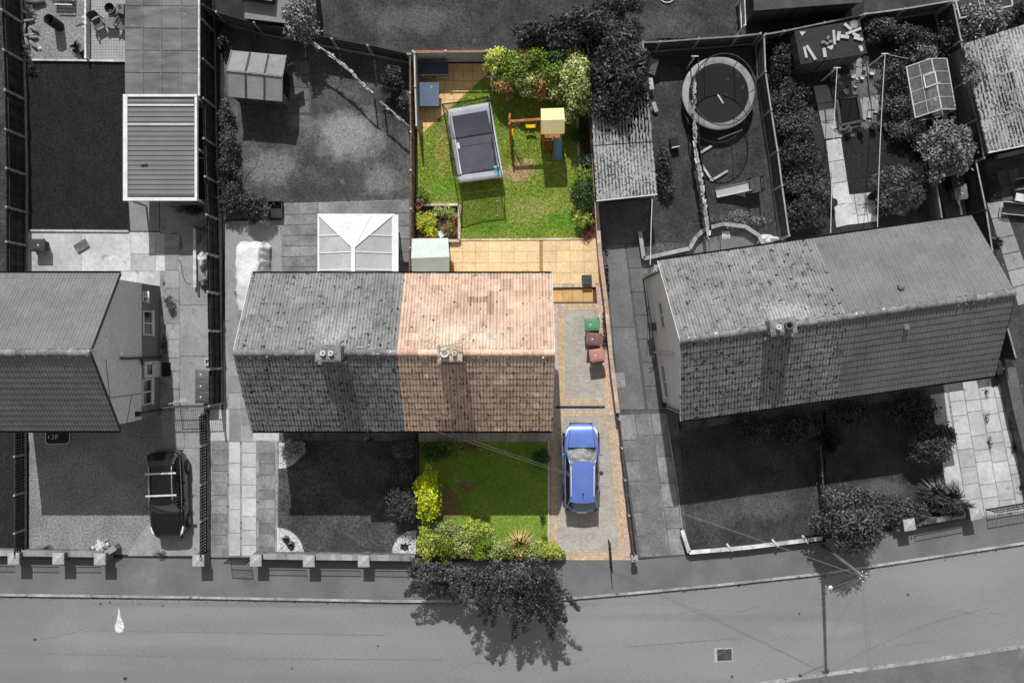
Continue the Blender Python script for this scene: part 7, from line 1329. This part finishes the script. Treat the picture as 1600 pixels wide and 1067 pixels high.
c = G(681, 335, .3); one(MB().lathe(c, [(.07, 0), (.08, .25), (.09, .28), (.06, .28), (0, .2)], 16), 'lantern', white, 'small round white lantern standing in the flower bed', 'lantern'); c = G(689, 366, .2); one(MB().ob(c, (.3, .34, .2), .6), 'white_planter', white, 'tilted white square planter behind the sage shed', 'planter')
for k, (x, y, l) in enumerate(((777, 289, 'highest'), (777, 315, 'middle'), (777, 337, 'lowest'))): one(MB().lathe(P(x, y), [(.03, 0), (.045, .05), (.03, .09), (0, .1)], 8), 'lawn_marker', white, l+' of three tiny white markers on the lawn below the rectangular trampoline', 'marker', 'white markers on the green lawn')
hose('thin orange cord end at the back wall on the sand patio', [(814, 429), (816, 424), (821, 422), (826, 424), (828, 429)], .012, mat('orange_plastic', (230, 120, 40)), .04)
mb = MB(); a, b = P(264, 631, 1.5), P(292, 624, 1.7); mb.beam(a, b, .025, .025); [mb.beam(a.lerp(b, k/8)+Vector((0, .12, 0)), a.lerp(b, k/8)-Vector((0, .12, 0)), .015, .015) for k in range(2, 9)]; mb.beam(a, (a.x, a.y, 0), .04, .04); one(mb, 'gate_aerial', white_d, 'pale aerial rod laid across the side gate of the left house', 'aerial')
mb = MB(); [mb.add([P(x, y, .06) for x, y in ((1312, 296), (1318, 297), (1320, 302), (1314, 303))], [(3, 2, 1, 0)]) for _ in (0,)]
# ---------------------------------------------------------------- trees, shrubs, flowers
random.seed(21)
# coloured garden hedge
hg = 'shrubs of the hedge behind the green lawn'
for i, (x, y, rx, ry, h, m, l) in enumerate(((777, 95, 22, 21, 2.4, lg2, 'bright yellow green shrub at the left end of the hedge'), (803, 108, 27, 30, 2.6, lg1, 'mid green shrub left of centre in the hedge'), (792, 133, 22, 19, 1.9, lg4, 'russet tipped shrub at the front left of the hedge'), (818, 92, 22, 18, 2.5, lg4, 'reddish shrub at the back left of the hedge'), (838, 98, 28, 25, 2.7, lg1, 'green shrub at the top middle of the hedge'),
    (822, 132, 24, 20, 2.2, lg6, 'pale green shrub in the front middle of the hedge'), (845, 132, 24, 24, 2.3, lg4, 'brownish shrub in the front middle of the hedge'), (866, 142, 22, 18, 1.9, lg6, 'sage shrub behind the swing tower roof'), (872, 96, 28, 22, 2.7, lg5, 'dark green shrub at the top right of the hedge'), (863, 116, 24, 20, 2.5, lg1, 'small green shrub between the brownish and dark ones'), (901, 96, 25, 22, 2.8, lg2, 'yellowish shrub near the top right corner of the hedge'), (889, 122, 20, 22, 2.6, lg1, 'leafy green shrub left of the pale corner tree'))):
    bush('hedge_shrub', l, 'shrub', x, y, rx, ry, h, 3000, .13, m, hg, trunk_m=bark_c, lumps=14, lump_r=.33)
tree('garden_tree', 'pale green tree in the top right corner of the coloured garden', 903, 122, 27, 58, 3.4, 8500, .15, lg6, trunk_m=bark_c, lumps=16, lump_r=.34, base=(906, 132), tr=.09)
for i, (x, y, rx, ry, h, n, m, l) in enumerate(((905, 214, 13, 14, .6, 500, lg5, 'low dark green plants in the border beside the tower'), (911, 250, 11, 14, .5, 400, lg7, 'blue green plant in the border right of the lawn'), (912, 275, 15, 13, .9, 900, lg1, 'green plant at the end of the timber edging'), (911, 306, 18, 26, 1.4, 2600, lg5, 'large dark green shrub right of the green lawn'), (912, 342, 14, 13, .9, 1200, lg2, 'yellow green shrub at the bottom right of the green lawn'), (900, 292, 9, 9, .9, 500, lg1, 'small green shrub beside the large dark one'),
    (918, 366, 8, 7, .35, 160, leafm('red_leaves', (150, 60, 60), (110, 80, 60)), 'small red leaved plant in the border corner by the patio'))): bush('border_plant', l, 'plant', x, y, rx, ry, h, n, .11, m, 'plants in the border right of the green lawn', trunk_m=bark_c, lumps=7)
for i, (x, y, rx, ry, h, n, m, l) in enumerate(((669, 352, 17, 18, .55, 1500, lg3, 'lime green leafy plant filling the left of the flower bed'), (702, 335, 13, 12, .5, 600, lg6, 'sage plant at the top right of the flower bed'), (703, 358, 13, 15, .45, 600, lg4, 'russet plant at the right of the flower bed'), (685, 330, 11, 8, .4, 300, lg6, 'small sage plant at the top of the flower bed'), (662, 308, 12, 12, .6, 500, lg1, 'bushy green plant along the brown fence above the bed'), (655, 345, 7, 20, .5, 400, lg2, 'narrow yellow green plants along the fence by the bed'), (658, 128+180, 9, 14, .5, 300, lg5, 'dark plant by the terracotta pot'))): bush('bed_plant', l, 'plant', x, y, rx, ry, h, n, .085, m, 'plants in and round the square flower bed', trunk_m=bark_c, lumps=7)
for k, (x, y, c, l) in enumerate(((654, 314, (200, 110, 200), 'pink flower above the terracotta pot'), (654, 352, (240, 190, 30), 'yellow flowers at the fence beside the flower bed'), (709, 344, (170, 40, 50), 'dark red flower at the right of the flower bed'), (674, 368, (240, 160, 40), 'orange flowers at the corner of the sage shed'))):
    cc = G(x, y, .5); t = thing('flower', l, 'flower', cc); foliage(cc, .13, .13, .6, 40, .07, mat('petals_%s' % ['pink', 'yellow', 'red', 'orange'][k], c, fine=.05), t, lumps=2, name='petals'); MB().tube([cc, cc+Vector((0, 0, .45))], .01, 5).build('stem', bark_c, t)
# front garden of the coloured house
bush('border_plant', 'dark green shrub at the top left of the coloured front lawn', 'shrub', 680, 706, 22, 16, .9, 1500, .1, lg5, trunk_m=bark_c, lumps=9); bush('border_plant', 'sparse yellow green shrub under the eave left of the front lawn', 'shrub', 697, 697, 20, 10, .8, 500, .1, lg1, trunk_m=bark_c, lumps=9)
bush('border_plant', 'brown twiggy plant below the front path slabs', 'plant', 733, 699, 20, 7, .5, 420, .09, lg4, trunk_m=bark_c, lumps=7)
bush('border_plant', 'round dark green shrub at the right edge of the front lawn', 'shrub', 845, 713, 12, 14, .9, 1100, .09, lg5, trunk_m=bark_c, lumps=6); bush('border_plant', 'tiny green tuft at the right lawn edge near the car', 'plant', 849, 807, 5, 9, .4, 200, .08, lg5, trunk_m=bark_c, lumps=3); bush('border_plant', 'tiny green tuft just above the front hedge at the right lawn edge', 'plant', 851, 838, 7, 7, .4, 220, .08, lg1, trunk_m=bark_c, lumps=3)
bush('golden_conifer', 'bright yellow green feathery conifer left of the front lawn', 'shrub', 668, 770, 19, 43, 2.2, 4200, .15, lg3, trunk_m=bark_c, lumps=22, lump_r=.26, aspect=2.6)
fh = 'shrubs of the hedge along the front of the coloured garden'
for i, (x, y, rx, ry, h, m, l) in enumerate(((668, 846, 20, 28, 1.2, lg2, 'bright shrub at the left end of the front hedge'), (702, 852, 26, 25, 1.3, lg1, 'green shrub at the lower left of the front hedge'), (698, 828, 26, 17, 1.2, lg6, 'sage shrub at the back left of the front hedge'), (726, 846, 26, 27, 1.35, lg6, 'sage green shrub left of centre in the front hedge'), (752, 854, 26, 23, 1.2, lg1, 'mid green shrub in the middle of the front hedge'), (745, 828, 26, 16, 1.0, lg2, 'pale yellow green shrub along the back of the front hedge'), (780, 858, 24, 19, 1.1, lg6, 'sage shrub left of the straw coloured grass clump'), (806, 862, 22, 14, .9, lg1, 'low green shrub under the straw coloured grass clump'), (836, 860, 22, 15, 1.0, lg6, 'pale shrub right of the straw coloured grass clump'), (858, 860, 20, 14, 1.0, lg2, 'yellow green shrub at the right end of the front hedge, by the drive'), (872, 866, 10, 8, .8, lg6, 'small pale shrub spilling on to the block paved drive'))):
    bush('hedge_shrub', l, 'shrub', x, y, rx, ry, h, 2700, .1, m, fh, trunk_m=bark_c, lumps=16, lump_r=.28, base=.1)
spiky('ornamental_grass', 'straw coloured grass clump in the front hedge', 812, 848, .9, 1.0, 260, straw, width=.016)
# dark street tree over the pavement
def sprays(parent, cc, starts, m, leaf=.16, name='crown', per=130):
    """long drooping leafy sprays; starts = (x, y, z, angle, length)"""
    mb = MB(); pos = []; nr = []; tn = []
    for (x, y, z, a, l) in starts:
        d = Vector((math.cos(a), math.sin(a), 0)); side = Vector((-d.y, d.x, 0)); s = Vector((x, y, z)); pts = []; dr = random.uniform(.5, .95)
        for k in range(9): f = k/8; pts.append(s+d*l*f+side*math.sin(f*2.5+x)*.12+Vector((0, 0, .22*math.sin(f*2.6)-l*dr*.42*f*f)))
        mb.tube(pts, [.03*(1-k/9)+.006 for k in range(9)], 5); ti = random.gauss(0, .3)
        for k in range(int(per*l)):
            f = random.uniform(.0, 1.02)*8; j = min(7, int(f)); p = pts[j].lerp(pts[j+1], min(1.1, f-j)); o = random.gauss(0, 1)*.16*(1.25-f/9); pos.append(p+side*o+Vector((0, 0, random.uniform(-.1, .06)-abs(o)*.35))); nr.append((d.x*.5+side.x*o*2.4+random.gauss(0, .4), d.y*.5+side.y*o*2.4+random.gauss(0, .4), .9)); tn.append(ti+random.gauss(0, .55))
    mb.build('limb', bark, parent, True); L = leaf*RNG.uniform(.6, 1.35, len(pos)); V, F = leaf_quads(np.array([tuple(p) for p in pos]), np.array(nr), L, L/2.3, np.array(tn)); quick(name, V-np.array(tuple(parent.location)), F, np.array(tn), m, parent)
def street(label, base, cx, cy, z, rx, ry, h, n, arms, spread, ln):
    b = G(*base); c = G(cx, cy, z); t = thing('street_tree', label, 'tree', b); k = (CAMH-z)/FPX; RX, RY = rx*k, ry*k
    MB().tube([b, b.lerp(c, .4)+Vector((0, 0, h*.35)), c+Vector((0, 0, h*.72))], [.16, .12, .07], 10).build('trunk', bark, t, True)
    foliage(c, RX, RY, h, n, .15, leaf_t, t, lumps=26, lump_r=.24, base=.45, name='foliage', aspect=2.2)
    st = []
    for i in range(arms):
        u = ((i*.618) % 1)*2-1; st.append((c.x+u*RX*.85, c.y-RY*random.uniform(-.3, .6), h*random.uniform(.55, .9), -math.pi/2+u*spread+random.gauss(0, .18), ln(u)*random.uniform(.6, 1.1)))
    sprays(t, c, st, leaf_t); return t
street('large dark tree with drooping leafy sprays hanging over the pavement and road', (785, 884), 797, 902, 3.3, 78, 24, 4.3, 7000, 44, .6, lambda u: 2.2+1.1*math.cos((u-.25)*2.4))
street('smaller dark leafy tree left of the drooping tree, against the hedge', (690, 884), 690, 897, 2.2, 40, 15, 2.9, 2800, 14, .7, lambda u: 1.3)
bush('dark_shrub', 'dark shrub by the brick wall left of the drooping street tree', 'shrub', 657, 888, 20, 13, 1.5, 2200, .13, leaf_t, lumps=8)
# big dark tree at the top by the long garage
tree('dark_tree', 'big dark broadleaf tree overhanging the top of the long corrugated garage', 968, 108, 52, 84, 4.6, 14000, .17, leaf_d, lumps=40, lump_r=.2, base=(938, 105), tr=.16)
tree('dark_tree', 'dark tree top beyond the back fence, left of the big one', 918, 42, 54, 34, 4.2, 6500, .18, leaf_d, lumps=18, lump_r=.28)
tree('dark_tree', 'small dark tree top at the upper edge above the hedge', 838, 52, 40, 20, 3.4, 3800, .17, leaf_d, lumps=12, lump_r=.3)
bush('dark_shrub', 'dark foliage drooping over the left edge of the long garage roof', 'shrub', 946, 160, 22, 34, 3.3, 2200, .16, leaf_d, zmid=3.0, lumps=14, lump_r=.28, base=.75)
# front right
bush('round_bush', 'big dark round bush on the corner of the right-hand front gardens', 'bush', 1331, 808, 55, 52, 3.7, 15000, .15, leaf_m, zmid=2.0, lumps=30, lump_r=.3)
bush('round_bush', 'clipped ball shaped shrub with glossy leaves beside the pale slab drive', 'bush', 1457, 690, 37, 34, 2.2, 8000, .13, leaf_gl, zmid=1.5, lumps=22, lump_r=.34)
bush('low_hedge', 'low leafy hedge along the wall right of the big round bush', 'hedge', 1412, 798, 42, 22, 1.1, 5200, .12, leaf_m, lumps=16, lump_r=.34); bush('low_hedge', 'low dark plants behind the right brick pillar', 'hedge', 1490, 795, 30, 14, .8, 2200, .11, leaf_d, lumps=10)
for x, y, l in ((1455, 770, 'left spiky strappy plant between the ball shrub and the low hedge'), (1478, 776, 'right spiky strappy plant beside the pale slab drive'), (1290, 690, 'strappy spiky plant in the shade right of the dark board divider')): spiky('spiky_plant', l, x, y, 1.0, .9, 170, leaf_m if x > 1300 else sp_d, width=.035)
HYN = bush('dark_shrub', 'dark shrub with pale round flower heads under the eave of the tilted house', 'shrub', 1172, 668, 30, 26, 1.3, 2200, .13, leaf_d, lumps=10).name; bush('dark_shrub', 'dark shrub in the shade left of the board divider', 'shrub', 1250, 668, 34, 28, 1.2, 2600, .13, leaf_d, lumps=10)
bush('dark_shrub', 'dark leafy shrub under the eave right of the board divider', 'shrub', 1320, 645, 36, 20, 1.2, 2200, .13, leaf_d, lumps=9); bush('dark_shrub', 'dark leafy shrub under the eave above the ball shaped bush', 'shrub', 1425, 640, 44, 28, 1.5, 3600, .13, leaf_d, lumps=12)
cc = G(1172, 668); HY = bpy.data.objects[HYN]; mb = MB()
for k in range(26): a = random.uniform(0, 6.28); q = random.uniform(.3, 1)**.6; p = cc+Vector((math.cos(a)*q*.95, math.sin(a)*q*.8, 1.28-.5*q)); mb.lathe(p, [(.0, -.04), (.07, 0), (.06, .06), (0, .09)], 7, random.uniform(-1, 1))
mb.build('blossom', mat('dull_pale_petals', 100, 76, scale=8, fine=.2, tone=.2), HY)
for k, (x, y, n_, l) in enumerate(((1541, 613, 40, 'topmost dark weed in the pale slab drive joints'), (1541, 652, 60, 'dark weed in the left joint of the pale slab drive'), (1546, 692, 60, 'pair of dark weeds low in the left joint of the pale slab drive'), (1580, 665, 90, 'trail of weeds along the grey side wall, upper part'), (1584, 700, 150, 'thick weeds along the grey side wall, lower part'), (1596, 730, 70, 'weed clump at the right picture edge on the slab drive'), (1595, 762, 60, 'lowest weed clump at the right picture edge'))): bush('paving_weed', l, 'weed', x, y, 4, 9, .18, n_, .08, leaf_d, 'weeds in the joints of the pale slab drive', lumps=4)
# middle grey garden
bush('feathery_conifer', 'dark feathery conifer between the two middle front gardens', 'conifer', 629, 775, 25, 44, 2.0, 4200, .17, leaf_m, lumps=26, lump_r=.24, aspect=4.5)
spiky('feathery_branches', 'long drooping sprays at the left side of the feathery conifer', 628, 772, 1.1, 1.6, 220, leaf_m, width=.04)
bush('silver_shrub', 'round silvery shrub with white flecks at the top left of the middle front lawn', 'shrub', 458, 703, 19, 17, .7, 2600, .09, leafm('silver_leaves', 178, 130), lumps=10); bush('silver_shrub', 'round grey mottled shrub at the top right of the middle front lawn', 'shrub', 632, 704, 18, 17, .7, 2400, .1, leafm('dull_silver_leaves', 104, 76), lumps=10)
for x, y, l in ((448, 843, 'dark sprawling plant on the lower left pebble corner'), (455, 852, 'small dark plant beside the sprawling one on the pebble corner'), (632, 852, 'dark sprawling plant on the lower right pebble corner')): spiky('spiky_plant', l, x, y, .28, .2, 26, sp_d)
bg_ = 'shrubs along the fence of the patchy lawn'
for i, (x, y, rx, ry, h, n, m, l) in enumerate(((354, 175, 11, 18, .9, 1200, leaf_m, 'leafy shrub below the playhouse at the left fence'), (358, 220, 14, 24, 1.0, 1900, leaf_m, 'pale tipped shrub halfway down the left fence'), (357, 265, 16, 28, 1.1, 2300, leaf_d, 'dark shrub row low down the left fence'), (362, 310, 20, 26, 1.2, 2400, leaf_d, 'broad dark shrub at the bottom of the left fence'), (398, 322, 25, 22, 1.5, 2800, leaf_d, 'round dark shrub above the sheeted car'), (352, 60, 12, 16, 1.0, 700, leaf_d, 'dark shrub in the top left corner behind the playhouse'), (614, 122, 20, 20, 1.5, 1800, leaf_d, 'dark shrub by the brown fence at the top right of the patchy lawn'), (632, 158, 9, 12, 1.0, 600, leaf_m, 'small shrub under the lower end of the garland'))): bush('border_shrub', l, 'shrub', x, y, rx, ry, h, n, .12, m, bg_, lumps=8)
tree('feathery_tree', 'pale feathery tree beside the flat pale shed at the top left', 466, 22, 26, 42, 3.2, 2600, .16, leaf_l, lumps=14, lump_r=.3, tr=.06)
bush('border_plant', 'dark low plant at the top of the side drive below the carport', 'plant', 295, 326, 20, 10, .4, 700, .1, leaf_d, lumps=6); bush('climbing_plant', 'small plant growing at the gable wall of the left house', 'plant', 263, 472, 8, 8, .8, 420, .09, leaf_l, lumps=4); bush('border_plant', 'weeds along the foot of the left gable wall', 'plant', 258, 540, 4, 26, .3, 300, .07, leaf_d, lumps=6)
for x, y, l in ((148, 858, 'weeds at the front wall right of the rubble heap'), (70, 857, 'weeds behind the front wall near the first pillar'), (250, 866, 'weeds at the open foot of the gravel drive')): bush('weed', l, 'weed', x, y, 12, 5, .2, 160, .08, leaf_m, lumps=4)
# gardens right
bush('border_shrub', 'dark ivy mass along the right side of the long garage', 'shrub', 1036, 262, 12, 38, .7, 1800, .12, leaf_d, lumps=12); bush('border_shrub', 'dark shrub at the front corner of the long garage', 'shrub', 1043, 300, 10, 12, .6, 500, .12, leaf_d, lumps=5)
bush('border_shrub', 'pale mossy plants behind the curved retaining wall', 'shrub', 1150, 345, 44, 13, .4, 1500, .1, leaf_l, lumps=12); bush('border_plant', 'small pale plant by the kerb at the foot of the washing line', 'plant', 1008, 398, 8, 7, .3, 200, .08, leaf_l, lumps=3)
og = 'overgrown shrubs in the gardens left of the greenhouse'
for i, (x, y, rx, ry, h, n, m, l) in enumerate(((1222, 90, 20, 40, 1.2, 2200, leaf_d, 'dark shrub left of the shed with bricks'), (1235, 158, 30, 34, 1.5, 3400, leaf_d, 'dark shrub mass below the shed with bricks'), (1243, 200, 34, 34, 1.5, 3800, leaf_m, 'broad leafy shrub beside the top of the pale garden path'), (1252, 250, 34, 34, 1.6, 3800, leaf_d, 'dark shrub beside the small lawn'), (1262, 290, 34, 30, 1.4, 3600, leaf_m, 'mid grey shrub beside the lower garden path'), (1258, 335, 30, 26, 1.3, 3000, leaf_d, 'dark shrub against the tilted house at the fence'), (1375, 45, 30, 20, 1.6, 2000, leaf_m, 'shrub right of the brick covered shed'), (1425, 62, 34, 24, 1.8, 2400, leaf_d, 'dark shrub below the back fence at the top right'), (1440, 85, 24, 18, 1.8, 1500, leaf_l, 'pale leafed shrub just above the greenhouse'), (1480, 62, 15, 24, 1.5, 1200, leaf_d, 'dark shrub by the slanting concrete fence posts'), (1398, 120, 24, 34, 1.3, 2600, leaf_d, 'dark shrub left of the greenhouse'), (1405, 165, 22, 24, 1.1, 2200, leaf_m, 'leafy shrub below left of the greenhouse'), (1415, 205, 26, 18, 1.0, 1800, leaf_m, 'leafy shrub above the small lawn'), (1440, 218, 18, 16, .9, 900, leaf_d, 'dark shrub between the small lawn and the round tree'))): bush('border_shrub', l, 'shrub', x, y, rx, ry, h, n, .13, m, og, lumps=10)
tree('garden_tree', 'mid grey feathery tree by the fence below the greenhouse', 1484, 232, 42, 46, 3.4, 7600, .17, leaf_l, lumps=22, lump_r=.28, tr=.09)
bush('strappy_shrub', 'large strappy shrub among pots above the tilted house', 'shrub', 1402, 296, 44, 34, 1.7, 5200, .2, leaf_m, lumps=20, lump_r=.3, aspect=3.8); spiky('strappy_leaves', 'long strap leaves bursting from the middle of the potted shrub', 1402, 298, 1.2, 1.8, 320, leafm('strap_leaves', 84, 112), width=.035)
bush('pale_shrub', 'pale tipped plant at the upper right of the strappy shrub', 'shrub', 1428, 275, 22, 16, 1.3, 900, .14, leaf_l, lumps=6)
tree('overgrown_climber', 'pale feathery climber growing over the pole frame at the top right', 1540, 32, 42, 32, 2.7, 3600, .18, leaf_l, lumps=18, lump_r=.3, tr=.05); bush('climber', 'sprays of climber spreading over the patched garage roof edge', 'climber', 1520, 110, 14, 22, 2.7, 900, .13, leaf_l, zmid=2.6, lumps=8, base=.85); bush('dark_shrub', 'dark shrub in the extreme top right corner', 'shrub', 1596, 30, 20, 24, 2.2, 1500, .15, leaf_d, lumps=8)
spiky('spiky_plant', 'dark hand shaped plant on the stepping path beside the pale fence rail', 1556, 378, .4, .3, 40, sp_d); bush('border_plant', 'rough plants on the neighbour gravel at the right edge', 'plant', 1553, 292, 14, 18, .3, 500, .08, leaf_d, lumps=8)
bush('dark_hedge', 'dark hedge between the boundary wall and the side drive of the tilted house', 'hedge', 946, 470, 5, 90, .4, 1500, .09, leaf_d, lumps=22, lump_r=.12)
for x, y, s, l in ((975, 8, 30, 'dark bush at the top edge left of the white hoop'), (940, 18, 24, 'dark bush at the top edge behind the big tree')): bush('dark_shrub', l, 'shrub', x, y, s, 18, 1.5, 1600, .15, leaf_d, lumps=8)
# scattered small things among the right-hand pots
og2 = 'small things lying among the pots'
for k in range(34):
    x, y = random.choice(((1330, 130), (1345, 118), (1320, 210), (1390, 170), (1310, 140), (1400, 205))); c = G(x+random.gauss(0, 12), y+random.gauss(0, 9)); r = random.uniform(.06, .15)
    if k % 3: one(MB().lathe(c, [(r*.7, 0), (r, r*1.6), (r*.85, r*1.6), (r*.8, r*1.2), (0, r*1.2)], 12), 'plant_pot', (pg, pk, white_d)[k % 3], ['', 'small dark pot among the clutter round the pond', 'small pale pot among the clutter round the pond'][k % 3], 'pot', og2)
    else: one(MB().ob(c, (r*4, r*1.6, .06), random.uniform(0, 3)), 'timber_offcut', offm if k % 2 else wood_m, ('pale' if k % 2 else 'grey')+' wood offcut scattered round the pond', 'plank', og2)
